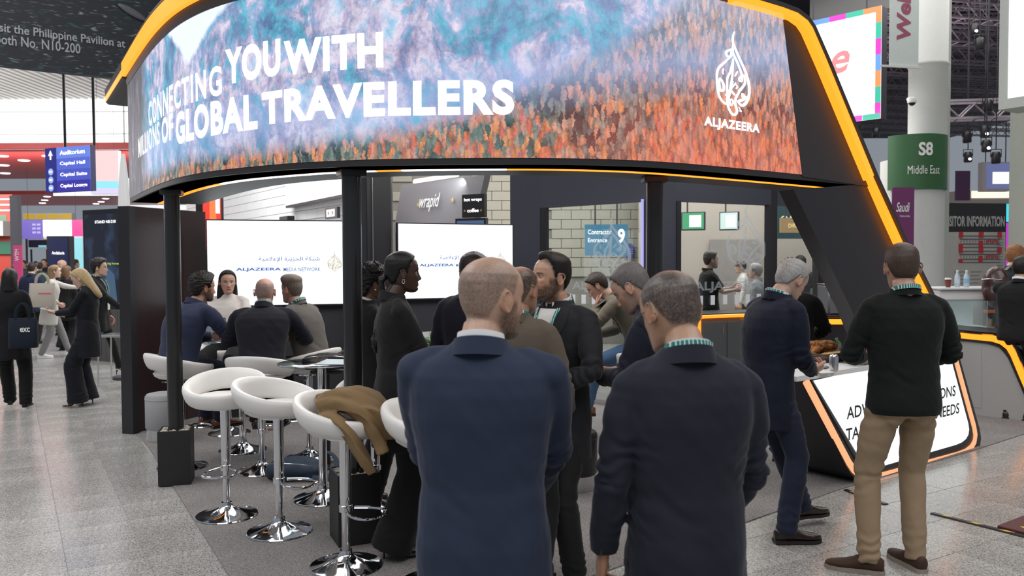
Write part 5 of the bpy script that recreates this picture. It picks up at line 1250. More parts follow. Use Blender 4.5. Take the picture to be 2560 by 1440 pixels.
# ------------------------------------------------------------------ things on the light box counter
def onctr(px, py): return atz(px, py, ZC)
tr_ = onctr(2070, 897); tray = thing('pastry_tray', 'dark wicker tray heaped with pastries on the white counter', 'tray', (tr_.x, tr_.y, ZC+.001), math.atan2(DP.y, DP.x))
MB().box((0, 0, .008), (.52, .30, .012), bev=.004).build('tray_base', M['black'], tray)
mb = MB()
for k in range(4):
    z = .018+k*.014
    mb.path([(x*.26, y*.15, z) for x, y in ((-1, -.9), (-.9, -1), (0, -1.02), (.9, -1), (1, -.9), (1.02, 0), (1, .9), (.9, 1), (0, 1.02), (-.9, 1), (-1, .9), (-1.02, 0))], .007, n=6, closed=True)
mb.build('woven_rim', mat('dark_wicker', (.05, .03, .02), .6, nscale=120, bump=.3), tray)
pastry = mat('pastry_crust', (.42, .17, .045), .55, nscale=60, bump=.5, var=.5, bdist=.006); pastry2 = mat('pale_pastry', (.60, .38, .14), .6, nscale=60, bump=.4, var=.3, bdist=.005)
def croissant_mb():
    mb = MB(); pts = []; rad = []
    for i in range(25):
        f = i/24; a = (f-.5)*2.4; pts.append((.048*math.sin(a), .030*(1-math.cos(a)), .0)); rad.append(.006+.021*math.sin(PI*f)**.8*(1+.10*math.sin(f*44)))
    mb.path(pts, rad, n=12, flat=(1, .85)); return mb
cm0 = croissant_mb(); cr_o = None; pos = []
for i in range(24):
    lay = 0 if i < 12 else (1 if i < 20 else 2); sp_ = (1, .72, .45)[lay]
    pos.append((random.uniform(-.22, .22)*sp_+.0, random.uniform(-.02, .12)*sp_+.03, .045+lay*.036))
Rt = Matrix.Rotation(math.atan2(DP.y, DP.x), 3, 'Z')
for i, (x, y, z) in enumerate(pos):
    if cr_o is None: o = cm0.build('croissant', pastry); cr_o = o; tag(o, 'golden croissant heaped in the pastry tray', 'pastry', 'croissants in the tray')
    else: o = cr_o.copy(); COL.objects.link(o)
    o['label'] = ('golden croissant at the bottom of the heap in the pastry tray', 'golden croissant in the middle layer of the pastry heap', 'golden croissant on top of the pastry heap')[0 if i < 12 else (1 if i < 20 else 2)]
    o.location = Vector((tr_.x, tr_.y, ZC))+Rt @ Vector((x, y, z)); o.rotation_euler = (random.uniform(-.5, .5), random.uniform(-.5, .5), random.uniform(0, 6.28)); k_ = random.uniform(1.15, 1.4); o.scale = (k_,)*3
sd = None
for i in range(11):                      # slices standing in a row along the front edge
    if sd is None: sd = MB().prism([(0, -.035, 0), (0, .035, 0), (0, .028, .035), (0, 0, .048), (0, -.028, .035)], (.008, 0, 0)).build('pastry_slice', pastry2, smooth=False); o = sd; tag(o, 'flat pale pastry finger leaning in a row at the tray front', 'pastry', 'pastry fingers in a row')
    else: o = sd.copy(); COL.objects.link(o)
    o.location = Vector((tr_.x, tr_.y, ZC))+Rt @ Vector((-.20+i*.030, -.085, .028)); o.rotation_euler = (0, R(24), math.atan2(DP.y, DP.x)+.1)
q = onctr(2112, 905)
tg = thing('tongs', 'metal serving tongs resting across the pastries', 'tongs', (tr_.x, tr_.y, ZC+.10), math.atan2(DP.y, DP.x)+.2)
for s_ in (-1, 1): MB().path([(-.14, 0, .0), (.02, s_*.010, .012*s_), (.10, s_*.018, .012*s_)], .004, n=6, flat=(2, .6)).build('arm', M['chrome'], tg); MB().ell((.12, s_*.018, .012*s_), (.03, .018, .004), 12, 6).build('grip_end', M['chrome'], tg)
c = onctr(2092, 895)
mk = thing('milk_carton', 'white milk carton with a green gable top', 'carton', (c.x+.02, c.y+.06, ZC+.004), math.atan2(DP.y, DP.x)+R(14))
MB().box((0, 0, .055), (.062, .062, .11)).build('carton_body', M['white'], mk, smooth=False)
MB().add([(-.031, -.031, .11), (.031, -.031, .11), (.031, .031, .11), (-.031, .031, .11), (-.031, 0, .145), (.031, 0, .145)], [(0, 1, 5, 4), (2, 3, 4, 5), (1, 2, 5), (3, 0, 4), (3, 2, 1, 0)]).build('gable_top', mat('carton_green', (.02, .27, .05), .45), mk, smooth=False)
MB().box((0, 0, .150), (.062, .003, .016)).build('top_seal', M['white'], mk, smooth=False); place_text('lettering', 'Milk', mat('carton_print', (.10, .14, .12), .5), mk, (-.022, -.031, .022), (1, 0, 0), (0, 0, 1), .044, .020, off=.0006); place_text('lettering', 'Organic', mat('carton_print', (.10, .14, .12), .5), mk, (-.020, -.031, .062), (1, 0, 0), (0, 0, 1), .040, .012, off=.0006)
c = onctr(2084, 929); can = thing('drink_can', 'plain silver drink can at the counter edge', 'can', (c.x, c.y, ZC+.001))
MB().lathe([(.001, .0), (.024, .0), (.032, .012), (.033, .02), (.033, .105), (.028, .117), (.026, .121), (.0245, .118), (.001, .117)], 32).build('can_body', M['chrome_s'], can); MB().ell((.006, 0, .1195), (.010, .006, .0012), 12, 6).build('ring_pull', M['chrome'], can)
c = onctr(2150, 918); jug = thing('glass_jug', 'clear jug of dark snacks beside the pastry tray', 'jug', (c.x, c.y+.08, ZC+.001)); MB().lathe([(.001, .004), (.055, .004), (.062, .03), (.062, .12), (.058, .12), (.058, .03), (.001, .01)], 28).build('jug_glass', M['glass'], jug); b_ = MB()
for i in range(50): a = random.uniform(0, 6.28); r = random.uniform(0, .045); b_.ell((r*math.cos(a), r*math.sin(a), .015+random.uniform(0, .07)), (.009, .009, .007), 6, 4)
o = b_.build('snacks', mat('dark_snack', (.12, .03, .01), .4, nscale=30, var=.4), jug); o['kind'] = 'stuff'
c = onctr(2142, 880); cs = thing('cup_stack', 'stack of white paper cups behind the milk carton', 'cups', (c.x+.05, c.y+.12, ZC+.001)); 
for k in range(5): MB().lathe([(.026, .0), (.035, .085), (.037, .088), (.035, .090), (.033, .086), (.025, .003), (.001, .003)], 24, c=(0, 0, k*.022)).build('cup', M['white'], cs)
for k, (px, py, lab) in enumerate(((2056, 920, 'dark catalogue lying on the counter by the can'), (2062, 932, 'white folded napkin on the counter edge'))):
    c = onctr(px, py); o = MB().box((0, 0, .004), (.12, .085, .006), bev=.002).build(('catalogue', 'napkin')[k], (M['dark'], M['white'])[k], smooth=False); o.location = (c.x, c.y, ZC+.001); o.rotation_euler = (0, 0, .9-k*.5); tag(o, lab, ('booklet', 'napkin')[k])

# ------------------------------------------------------------------ cable ramp on the floor, right
for lab, a, b, w_ in (('low black cable cover strip with yellow hazard tape, by the light box', (2114, 1226), (2215, 1262), .05), ('long black cable cover strip with yellow hazard tape on the pale floor', (2330, 1284), (2600, 1352), .055)):
    a, b = g(*a), g(*b); t = thing('cable_cover', lab, 'cable cover', (a.x, a.y, 0), math.atan2((b-a).y, (b-a).x), 'cable covers on the floor'); l = (b-a).length
    MB().prism([(0, -w_/2, .0005), (0, w_/2, .0005), (0, w_*.3, .009), (0, -w_*.3, .009)], (l, 0, 0)).build('rubber_strip', M['black'], t, smooth=False)
    ht = mat('hazard_yellow', (.62, .45, .04), .5)
    x = .05
    while x+.09 < l:
        MB().prism([(x, -.012, .0092), (x+.06, -.012, .0092), (x+.09, .012, .0092), (x+.03, .012, .0092)], (0, 0, .0008)).build('tape_mark', ht, t, smooth=False); x += .19
a = g(2545, 1335); t = thing('cable_ramp', 'dark red cable ramp corner with a yellow pictogram, at the right edge', 'cable ramp', (a.x, a.y, 0), R(35)); MB().box((.2, 0, .012), (.4, .25, .022), bev=.008).build('ramp_body', mat('ramp_red', (.09, .02, .02), .6), t, smooth=False); MB().prism([(.03, -.08, .0235), (.15, -.08, .0235), (.09, .03, .0235)], (0, 0, .001)).build('warning_triangle', mat('hazard_yellow', (.62, .45, .04), .5), t, smooth=False)
# ------------------------------------------------------------------ the hall around the stand
def quad3(name, pts, th, m, parent=None, c=None):
    P = [Vector(p) for p in pts]; n_ = (P[1]-P[0]).cross(P[2]-P[0]).normalized(); mb = MB().prism(P, -n_*th)
    if c is not None: mb.xf(Matrix.Translation(-Vector(c)))
    return mb.build(name, m, parent, smooth=False)
def board(name, label, cat, p0, p1, z0, z1, th, m, group=None, part_name='panel'):
    """upright board standing from p0 to p1 in plan (front faces the camera when p0 is the left end)"""
    t = thing(name, label, cat, (p0.x, p0.y, 0), math.atan2(p1.y-p0.y, p1.x-p0.x), group); w_ = math.hypot(p1.x-p0.x, p1.y-p0.y); t['w_'] = w_
    MB().box((w_/2, th/2, (z0+z1)/2), (w_, th, z1-z0)).build(part_name, m, t, smooth=False); del t['w_']
    return t, w_
def bt(t, txt, x, z, w_, h_, m, **kw): return place_text('lettering', txt, m, t, (x, 0, z), (1, 0, 0), (0, 0, 1), w_, h_, **kw)
def bp_(t, x, z, w_, h_, m, name='panel', th=.01, off=0): return MB().box((x+w_/2, -th/2-off, z+h_/2), (w_, th, h_)).build(name, m, t, smooth=False)
def hang(t, xs, z0, z1, y=.05, name='hanger', r=.015):
    for x in xs: MB().path([(x, y, z0), (x, y, z1)], r, n=6).build(name, M['dark'], t)
def V2(px, d): return Vector((gx(px, d), d, 0))
def zat(py, d, px=1280): return at(px, py, d).z

# back wall of painted blocks
block_m = mat('painted_block', (.40, .38, .32), .8, nscale=25, bump=.3, var=.08); mort = mat('wall_mortar', (.26, .25, .22), .9, nscale=40, bump=.2)
wb = MB().box((1.0, 17.2, 3.4), (7.2, .3, 6.8)).build('wall_back', mort, smooth=False); struct(wb)
bm0 = MB().box((0, 0, 0), (.395, .03, .185), bev=.005); bme = None; cnt = 0
wins = ((972, 1002, 438, 565), (1200, 1278, 438, 565), (1375, 1612, 500, 690))
for r in range(0, 40):
    for k in range(-14, 20):
        x = k*.405+(.2025 if r % 2 else 0); z = .1+r*.195; p = Vector((x, 17.03, z)); d_ = CAMR.inverted() @ (p-CAM); px = 1280+F*d_.x/-d_.z; py = 720-F*d_.y/-d_.z
        if not -2.35 < x < 4.4 or not any(a-15 < px < b+15 and c-10 < py < d+10 for a, b, c, d in wins) or cnt >= 295: continue
        if bme is None: o = bm0.build('block', block_m, wb, smooth=False); bme = o.data
        else: o = bpy.data.objects.new('block', bme); COL.objects.link(o); o.parent = wb
        o.location = (x, 17.03+random.uniform(-.002, .002), z); cnt += 1
# hall wall seen through the right pane and door: smooth beige
wr = MB().box((gx(1830, 16.2), 16.3, 2.6), (3.6, .12, 5.2)).build('wall_right', mat('beige_wall', (.50, .44, .38), .7, nscale=14, bump=.05, var=.03), smooth=False); struct(wr)
dr = MB().box((0, 0, 1.05), (.95, .05, 2.1)).build('door_1', mat('grey_door', (.34, .31, .29), .5), smooth=False); dr.location = (gx(1838, 16.1), 16.18, 0); struct(dr); MB().box((.36, -.05, 1.0), (.12, .03, .02), bev=.004).build('door_handle', M['chrome_s'], dr, smooth=False)
# block wall running away behind the left television; strong light put into its white
wl0, wl1 = V2(470, 27), V2(915, 15.2); lit_white_block = mat('lit_white_block', (.78, .79, .80), .6, nscale=25, bump=.2, var=.03)
wl, wlw = board('wall_left', 'x', 'wall', wl0, wl1, 0, 6.5, .25, mat('lit_white_mortar', (.60, .61, .62), .8), part_name='wall_body'); del wl['label']; del wl['category']; struct(wl)
me_ = None; cnt = 0
for r in range(13, 26):
    for k in range(0, int(wlw/.62)+1):
        x = k*.62+(.31 if r % 2 else 0); z = .1+r*.20
        if x > wlw-.3: continue
        if me_ is None: o = MB().box((0, -.012, 0), (.61, .024, .19), bev=.004).build('block', lit_white_block, wl, smooth=False); me_ = o.data
        else: o = bpy.data.objects.new('block', me_); COL.objects.link(o); o.parent = wl
        o.location = (x, 0, z); cnt += 1
area('hall_and_fill_light', (wl0.x*.5+wl1.x*.5+1.2, 17.0, 5.6), (5, 6), 420, (1, 1, 1), (0, 0, 0))
mbd, mw = board('menu_board', 'long white menu board hung on the brightly lit white block wall', 'menu board', V2(716, 18.3), V2(905, 14.4), 2.88, 3.55, .12, M['black'])
bp_(mbd, .03, 2.93, mw*.26, .60, emit('menu_white', (.95, .95, .95), 1.1), 'menu_panel'); 
pm, nt, b = newmat('menu_photo'); n_ = N(nt, 'ShaderNodeTexNoise'); n_.inputs['Scale'].default_value = 3.2; n_.inputs['Detail'].default_value = 5; L(nt, coords(nt, scale=(1, 1, .6)), n_.inputs['Vector']); cr = N(nt, 'ShaderNodeValToRGB'); cr.color_ramp.elements[0].position = .44; cr.color_ramp.elements[1].position = .56; cr.color_ramp.elements[0].color = (.35, .35, .36, 1); cr.color_ramp.elements[1].color = (.95, .95, .95, 1); L(nt, n_.outputs[0], cr.inputs[0]); L(nt, cr.outputs[0], b.inputs['Emission Color']); b.inputs['Emission Strength'].default_value = 1
bp_(mbd, .05+mw*.26, 2.93, mw*.70, .60, pm, 'menu_panel')
lf, lw = board('lift_sign', 'small square sign of two arrows in a black frame under the menu board', 'sign', V2(814, 15.6), V2(844, 15.1), zat(545, 15.4), zat(517, 15.4), .06, M['black'])
zc_ = zat(531, 15.4); bp_(lf, lw*.14, zc_-.07, lw*.72, .14, M['white'], 'sign_face'); 
for sx in (.33, .67): MB().prism([(lw*sx-.02, 0, zc_), (lw*sx, 0, zc_+.03*(1)), (lw*sx+.02, 0, zc_), (lw*sx, 0, zc_-.03)], (0, -.012, 0)).build('arrow', M['txt_black'], lf, smooth=False)
bp2, _w = board('wall_speaker', 'black speaker box on the brightly lit white wall left of the arrow sign', 'speaker', V2(700, 18.4), V2(721, 18.0), zat(552, 18), zat(537, 18), .15, M['black'], part_name='speaker_body'); bp_(bp2, .02, zat(550, 18), _w-.04, .10, M['dark'], 'speaker_grille')
rp, rw = board('red_poster_stand', 'tall red lit poster stand with orange panels, left of the television', 'poster stand', V2(509, 12.4), V2(561, 12.9), .0, 3.4, .12, M['black'], part_name='frame'); RED = emit('poster_red', (.85, .05, .03), .95)
bp_(rp, .0, 1.9, rw*.84, 1.45, RED, 'poster'); bp_(rp, rw*.28, 2.35, rw*.30, .45, emit('poster_orange', (1, .22, .06), 1), 'poster_photo', off=.01); bp_(rp, rw*.30, 2.85, rw*.22, .10, emit('poster_dark', (.2, .01, .01), 1), 'poster_label', off=.01); bp_(rp, rw*.55, 2.45, rw*.2, .5, M['led_tv'], 'poster_photo', off=.012)
# wrap kiosk
KW = mat('kiosk_grey', (.20, .19, .205), .85, nscale=60, bump=.05)
a, b_ = at(1004, 462, 15.0), at(1212, 437, 13.2); a2, b2 = at(985, 575, 15.0), at(1180, 575, 13.2)
ks = thing('kiosk_sign', 'slanted grey kiosk fascia lettered wrapid above the right television', 'sign', (a2.x, a2.y, 0)); a = onplane(1004, 462, a2, Vector(((b2-a2).y, -(b2-a2).x, 0))); b_ = onplane(1212, 437, a2, Vector(((b2-a2).y, -(b2-a2).x, 0))); quad3('panel', [a2, b2, b_, a], .12, KW, ks, (a2.x, a2.y, 0))
kr = (b_-a).normalized(); kn = Vector((kr.y, -kr.x, 0)).normalized(); up = Vector((-.12, 0, 1)).normalized()
o = place_text('lettering', 'wrapid', M['txt_white'], ks, onplane(1050, 531, a2+kn*.03, kn)-Vector((a2.x, a2.y, 0)), (b_-a), (.10, 0, 1), .60, .30, off=.03, shear=.3, bold=.0)
for px, py, d in ((1046, 512, 14.62), (1132, 500, 13.95)):
    p = onplane(px, py, a2+kn*.03, kn)-Vector((a2.x, a2.y, 0)); rr = []
    for k in range(10): r = .045 if k % 2 == 0 else .018; an = PI/2+k*PI/5; rr.append(p+kr*r*math.cos(an)+Vector((0, 0, r*math.sin(an))))
    MB().prism(rr, kn*.01).build('star', M['gold'], ks, smooth=False)
p0, p1 = at(1035, 455, 13.9), at(1145, 438, 13.0); lt = thing('tube_light', 'white tube light shining above the kiosk lettering', 'light', p0); MB().path([(0, 0, 0), p1-p0], .022, n=10).build('tube', emit('tube_white', (.9, 1, 1), 5), lt); MB().path([Vector((0, .04, .03)), p1-p0+Vector((0, .04, .03))], .02, n=6).build('tube_housing', M['offwhite'], lt)
area('kiosk_light', (p0+p1)/2+Vector((0, -.12, -.05)), (1.0, .1), 4, (.95, 1, 1), (R(55), 0, 0))
hs_, hw_ = board('hot_wraps_sign', 'small black sign reading hot wraps and coffee', 'sign', V2(1156, 12.4), V2(1211, 12.2), zat(543, 12.3), zat(485, 12.3), .08, M['black'])
z0 = zat(543, 12.3); bt(hs_, 'hot wraps', hw_*.1, z0+.225, hw_*.80, .062, M['txt_led'], bold=.02); bt(hs_, 'coffee', hw_*.24, z0+.075, hw_*.52, .055, M['txt_led'], bold=.02)
for x in (.13, .87):
    rr = []
    for k in range(10): r = .024 if k % 2 == 0 else .010; an = PI/2+k*PI/5; rr.append((hw_*x+r*math.cos(an), -.003, z0+.10+r*math.sin(an)))
    MB().prism(rr, (0, -.004, 0)).build('star', M['gold'], hs_, smooth=False)
mo, mw2 = board('monitor', 'dark monitor with a blue screen below the coffee sign', 'monitor', V2(1139, 12.2), V2(1215, 12.0), zat(600, 12.1), zat(545, 12.1), .08, M['black'], part_name='bezel'); bp_(mo, .03, zat(598, 12.1), mw2-.06, zat(551, 12.1)-zat(598, 12.1), emit('blue_display', (.08, .13, .26), .8), 'screen')
# sign behind the left glass pane, menu screens, round label
cs_, cw = board('entrance_sign', 'pale blue wall sign reading contractor entrance 9 behind the glass', 'sign', V2(1462, 15.6), V2(1570, 15.6), zat(640, 15.6), zat(562, 15.6), .04, emit('sign_blue', (.10, .30, .46), .55)); z0 = zat(640, 15.6)
bt(cs_, 'Contractor', .06, z0+.40, .44, .085, M['txt_led']); bt(cs_, 'Entrance', .06, z0+.25, .36, .08, M['txt_led']); bt(cs_, '9', .62, z0+.23, .13, .27, M['txt_led'], bold=.03)
rc = thing('round_notice', 'round blue notice on the block wall behind the glass', 'notice', (gx(1575, 16.9), 16.95, zat(630, 16.9))); mb = MB().ell((0, 0, 0), (.10, .02, .17), 24, 10).build('notice_disc', mat('notice_blue', (.03, .07, .35), .5), rc)
for k in range(3): bt(rc, 'notice', -.07, .04-k*.045, .14, .02, M['txt_white'], off=.022)
for lab, x0, x1, m_ in (('green menu screen behind the right pane, on the left', 1703, 1762, emit('menu_green', (.10, .42, .20), .9)), ('tilted white menu screen behind the right pane', 1798, 1846, emit('menu_pale', (.70, .85, .80), 1.0))):
    s_, sw_ = board('menu_screen', lab, 'screen', V2(x0, 15.4), V2(x1, 15.2), zat(578, 15.3), zat(532, 15.3), .05, M['dark'], part_name='bezel', group='menu screens behind the glass'); bp_(s_, .02, zat(575, 15.3), sw_-.04, .30, m_, 'screen'); bp_(s_, sw_*.35, zat(570, 15.3), sw_*.5, .22, M['led_tv'], 'menu_list', off=.01)
vq, vw = board('visit_sign', 'dark teal hanging sign reading visit QATAR beyond the glass door', 'sign', V2(1944, 15.2), V2(2060, 15.4), zat(600, 15.3), zat(518, 15.3), .08, mat('teal_sign', (.02, .07, .08), .5)); z0 = zat(600, 15.3)
bt(vq, 'visit', vw*.22, z0+.44, vw*.36, .12, emit('gold_glow', (.85, .70, .42), 1.0)); bt(vq, 'QATAR', vw*.06, z0+.30, vw*.66, .12, emit('gold_glow', (.85, .70, .42), 1.0), bold=.02)
dq, dw = board('gold_banner', 'small gold banner reading DIRIYAH below the teal sign', 'banner', V2(1950, 14.8), V2(2018, 14.8), zat(585, 14.8), zat(548, 14.8), .04, mat('gold_cloth', (.42, .27, .12), .5)); bt(dq, 'DIRIYAH', dw*.3, zat(572, 14.8), dw*.62, .07, emit('gold_glow2', (.9, .72, .3), 1.2))
far_, fw = board('far_stand', 'bright far stand with pink and white displays, seen through the glass door', 'stand', V2(1935, 22), V2(2075, 22), .0, zat(590, 22), .5, mat('stand_white', (.7, .65, .66), .6)); bp_(far_, .3, 1.2, .5, .9, emit('pink_panel', (.7, .25, .5), .8), 'pink_panel'); bp_(far_, .9, 1.4, .4, 1.0, M['led_tv'], 'light_panel')

# ------------------------------------------------------------------ right: column, signs, roof trusses
WC = thing('round_column', 'white round hall column wearing the green S8 sign', 'column', (gx(2278, 13.6), 13.6, 0)); rC = .48
MB().lathe([(.001, .0), (rC, 0), (rC, 3.3), (.001, 3.3)], 48).build('column_body', M['offwhite'], WC); MB().lathe([(.29, 3.3), (.29, 4.78), (.305, 4.80), (.305, 4.84), (.29, 4.86), (.29, 9.5)], 48, c=(.19, -.1, 0)).build('column_shaft', M['offwhite'], WC); MB().box((.52, .25, 4.75), (.28, .3, 9.5)).build('column_pier', mat('grey_paint', (.44, .46, .43), .6), WC, smooth=False)
# curved green sign
sg_ = thing('zone_sign', 'curved green sign reading S8 Middle East, fixed round the column', 'sign', (gx(2276, 13.6), 13.6, 0)); zt_, zb_ = zat(330, 12.95, 2275), zat(470, 12.95, 2275)
Rg = .53; rings = []
for i in range(25): a = R(205+130*i/24); rings.append([(Rg*math.cos(a), Rg*math.sin(a)+.02, zb_), (Rg*math.cos(a), Rg*math.sin(a)+.02, zt_), ((Rg-.03)*math.cos(a), (Rg-.03)*math.sin(a)+.02, zt_), ((Rg-.03)*math.cos(a), (Rg-.03)*math.sin(a)+.02, zb_)])
MB().loft(rings).build('sign_face', mat('sign_green', (.035, .12, .045), .5, nscale=8, bump=.02, var=.06), sg_)
def curve_text(txt, cx_, z, w_, h_, **kw):
    mb = fit_text(txt, w_, h_, **kw); out = []
    for v in mb.v: a = -PI/2+(v[0]-w_/2+cx_)/Rg; out.append(((Rg+.006)*math.cos(a), (Rg+.006)*math.sin(a)+.02, z+v[1]))
    mb.v = out; return mb.build('lettering', M['txt_white'], sg_, smooth=False)
curve_text('S8', -.02, zb_+.52, .22, .21, bold=.03); curve_text('Middle East', -.03, zb_+.235, .50, .13)
for lab, x, m_, z0, z1, w_, txt in (('purple banner reading Saudi below the green sign', 2256, mat('banner_purple', (.16, .03, .13), .6), zat(640, 12.9), zat(472, 12.9), .36, 'Saudi'),):
    t, ww = board('hanging_banner', lab, 'banner', Vector((gx(x-27, 12.95), 12.95, 0)), Vector((gx(x+28, 12.95), 12.95, 0)), z0, z1, .02, m_, part_name='banner_cloth'); bt(t, txt, ww*.18, z1-.38, ww*.62, .15, M['txt_white'], shear=.3, bold=.01); bt(t, 'Welcome to Arabia', ww*.35, z1-.46, ww*.45, .035, M['txt_white'])
    place_text('lettering', 'm', M['txt_white'], t, (ww*.62, 0, z0+.05), (0, 0, 1), (-1, 0, 0), .20, .17, bold=.02)
hb, hw2 = board('hanging_banner', 'pale grey banner lettered Welcome in red and green, high on the column', 'banner', V2(2219, 12.6), V2(2290, 12.7), zat(170, 12.6), 6.6, .02, mat('banner_pale', (.55, .60, .58), .7), part_name='banner_cloth')
zz0 = zat(103, 12.6); pl2 = mat('plum', (.30, .07, .12), .5); 
place_text('lettering', 'Welcome', pl2, hb, (hw2*.72, 0, zz0), (0, 0, 1), (-1, 0, 0), 1.45, .24, bold=.035, shear=.1); MB().box((hw2/2-.06, -.01, zat(170, 12.6)), (hw2+.2, .03, .03)).build('banner_rod', M['offwhite'], hb, smooth=False)
cc = thing('security_camera', 'white dome security camera on the round column', 'camera', (gx(2277, 13.0), 13.02, zat(258, 13.0))); MB().box((0, .05, .05), (.09, .10, .05), bev=.01).build('bracket', M['white'], cc, smooth=False); MB().lathe([(.001, .05), (.06, .04), (.07, 0), (.066, -.02), (.001, -.02)], 24).build('housing', M['white'], cc); MB().ell((0, 0, -.02), (.05, .05, .045), 16, 10).build('dome', M['black'], cc)
# square pier at the far right
sp_ = MB().box((gx(2520, 12.35)+.75, 12.0, 4.75), (1.5, .7, 9.5)).build('grey_pier', mat('grey_paint2', (.30, .32, .28), .6), smooth=False); sp_.name = 'pillar_1'; struct(sp_)

ex = thing('emergency_plate', 'small dark plate on the grey pier above the ginger haired man', 'plate', (gx(2520, 12.35)-.012, 11.9, zat(602, 11.9)), R(90)); MB().box((0, 0, 0), (.06, .02, .05), bev=.004).build('plate_body', M['dark'], ex); MB().box((0, -.012, 0), (.02, .005, .02)).build('plate_lamp', M['txt_grey'], ex)
# big bright screens
ps, pw = board('led_wall', 'huge pink and white lit screen with a rainbow edge behind the amber leg', 'led wall', V2(1990, 16.6), V2(2198, 15.4), zat(296, 15.4, 2198), zat(14, 15.4, 2198), .25, M['dark'], part_name='casing'); zl, zh = zat(296, 15.4, 2198), zat(14, 15.4, 2198)
bp_(ps, 0, zl, pw, zh-zl, emit('screen_pinkwhite', (1, .93, .93), 1.5), 'screen'); bw = .10
rb = [(.80, .05, .55), (.05, .50, .35), (.90, .30, .10), (.15, .35, .80), (.80, .05, .55), (.05, .50, .35), (.90, .30, .10)]
for k in range(7): bp_(ps, pw-bw, zl+(zh-zl)*k/7, bw, (zh-zl)/7, emit('border_%d' % k, rb[k], 1.1), 'border_panel', off=.012)
for k in range(5): bp_(ps, pw*k/5, zh-.10, pw/5-.02 if k == 4 else pw/5, .10, emit('border_t%d' % k, rb[(k+2) % 7], 1.1), 'border_panel', off=.014); bp_(ps, pw*k/5, zl, pw/5-.01, .10, emit('border_b%d' % k, rb[(k+4) % 7], 1.1), 'border_panel', off=.014)
bt(ps, 'e', pw*.42, zl+(zh-zl)*.46, .38, .42, emit('pink_letter', (.85, .30, .32), 1.0), shear=.3, bold=.02, off=.03)
ds, dw2 = board('led_wall', 'large screen of a desert with red rocks at the top right edge', 'led wall', V2(2490, 11.0), V2(2640, 10.4), zat(275, 11.0, 2490), 6.3, .5, mat('casing_pale', (.55, .58, .54), .6), part_name='casing')
zl = zat(275, 11, 2490); bp_(ds, .12, zl+.13, dw2, 4.0, emit('screen_white', (.95, .97, .95), 1.2), 'screen')
m, nt, b = newmat('desert_picture'); gr = N(nt, 'ShaderNodeSeparateXYZ'); L(nt, coords(nt, 'Object'), gr.inputs[0]); n_ = N(nt, 'ShaderNodeTexNoise'); n_.inputs['Scale'].default_value = 4; n_.inputs['Detail'].default_value = 6; L(nt, coords(nt, scale=(1, 1, .6)), n_.inputs['Vector'])
mr = N(nt, 'ShaderNodeMapRange'); mr.inputs[1].default_value = zl+.2; mr.inputs[2].default_value = zl+2.2; L(nt, gr.outputs[2], mr.inputs[0]); ad = N(nt, 'ShaderNodeMath', operation='MULTIPLY_ADD'); L(nt, n_.outputs[0], ad.inputs[0]); ad.inputs[1].default_value = .22; L(nt, mr.outputs[0], ad.inputs[2]); cr = N(nt, 'ShaderNodeValToRGB'); e = cr.color_ramp.elements
while len(e) < 6: e.new(.5)
for k, (p, c_) in enumerate(((.1, srgb(196, 164, 128)), (.50, srgb(214, 186, 150)), (.56, srgb(246, 240, 228)), (.66, srgb(120, 62, 46)), (.84, srgb(168, 98, 74)), (.97, srgb(150, 205, 214)))): e[k].position = p; e[k].color = (*c_, 1)
L(nt, ad.outputs[0], cr.inputs[0]); L(nt, cr.outputs[0], b.inputs['Emission Color']); b.inputs['Emission Strength'].default_value = 1.0
bp_(ds, .33, zl+.30, dw2, 3.7, m, 'picture', off=.012)
# visitor information board
vi, viw = board('information_board', 'tall visitor information board with a red and grey floor plan', 'information board', V2(2350, 14.2), V2(2514, 14.4), .0, zat(508, 14.3, 2440), .15, mat('board_black', (.025, .025, .028), .5), part_name='board_panel'); zT = zat(508, 14.3, 2440)
bt(vi, 'VISITOR INFORMATION', viw*.055, zT-.40, viw*.92, .18, M['txt_grey'], bold=.035)
z1_ = zat(580, 14.3, 2440); bp_(vi, .10, .35, viw-.12, z1_-.35, mat('map_paper', (.50, .48, .46), .6), 'map_sheet')
mr_ = mat('map_red', (.55, .03, .04), .6); mg = mat('map_grey', (.12, .12, .13), .6); ml = mat('map_line', (.25, .25, .26), .6)
for (y0, y1) in ((618, 590), (656, 628)):
    a0, a1 = zat(y0, 14.3, 2440), zat(y1, 14.3, 2440)
    for f in (0, .28, .72, 1): bp_(vi, .36, a0+(a1-a0)*f-.008, .78, .016, mg, 'map_wall', off=.012, th=.003)
    for i in range(14): bp_(vi, .38+i*.056, a0+(a1-a0)*.30, .012, (a1-a0)*.40, ml, 'map_stand', off=.012, th=.003)
    for x, f, w_ in ((.34, .85, .08), (.72, .85, .09), (1.08, .85, .08), (.34, .0, .08), (.72, .05, .08)): bp_(vi, x, a0+(a1-a0)*f, w_, .10 if f else .06, mr_, 'map_entrance', off=.015, th=.003)
    for i in range(7): bp_(vi, .86+i*.035, a0+(a1-a0)*(.35+.05*(i % 3)), .02, .05, mr_, 'map_stand', off=.015, th=.003)
for cx_ in (.20, .52, .84, 1.16):
    for i in range(26): bp_(vi, .06+cx_*1.0, zat(680, 14.3, 2440)-i*.032, .20-.06*((i*7) % 4)/4, .012, ml, 'index_line', off=.012, th=.002) if i % 2 == 0 else None
for i in range(20): bp_(vi, 1.30 if viw > 1.5 else viw-.18, z1_-.08-i*.05, .12, .012, ml, 'index_line', off=.012, th=.002)
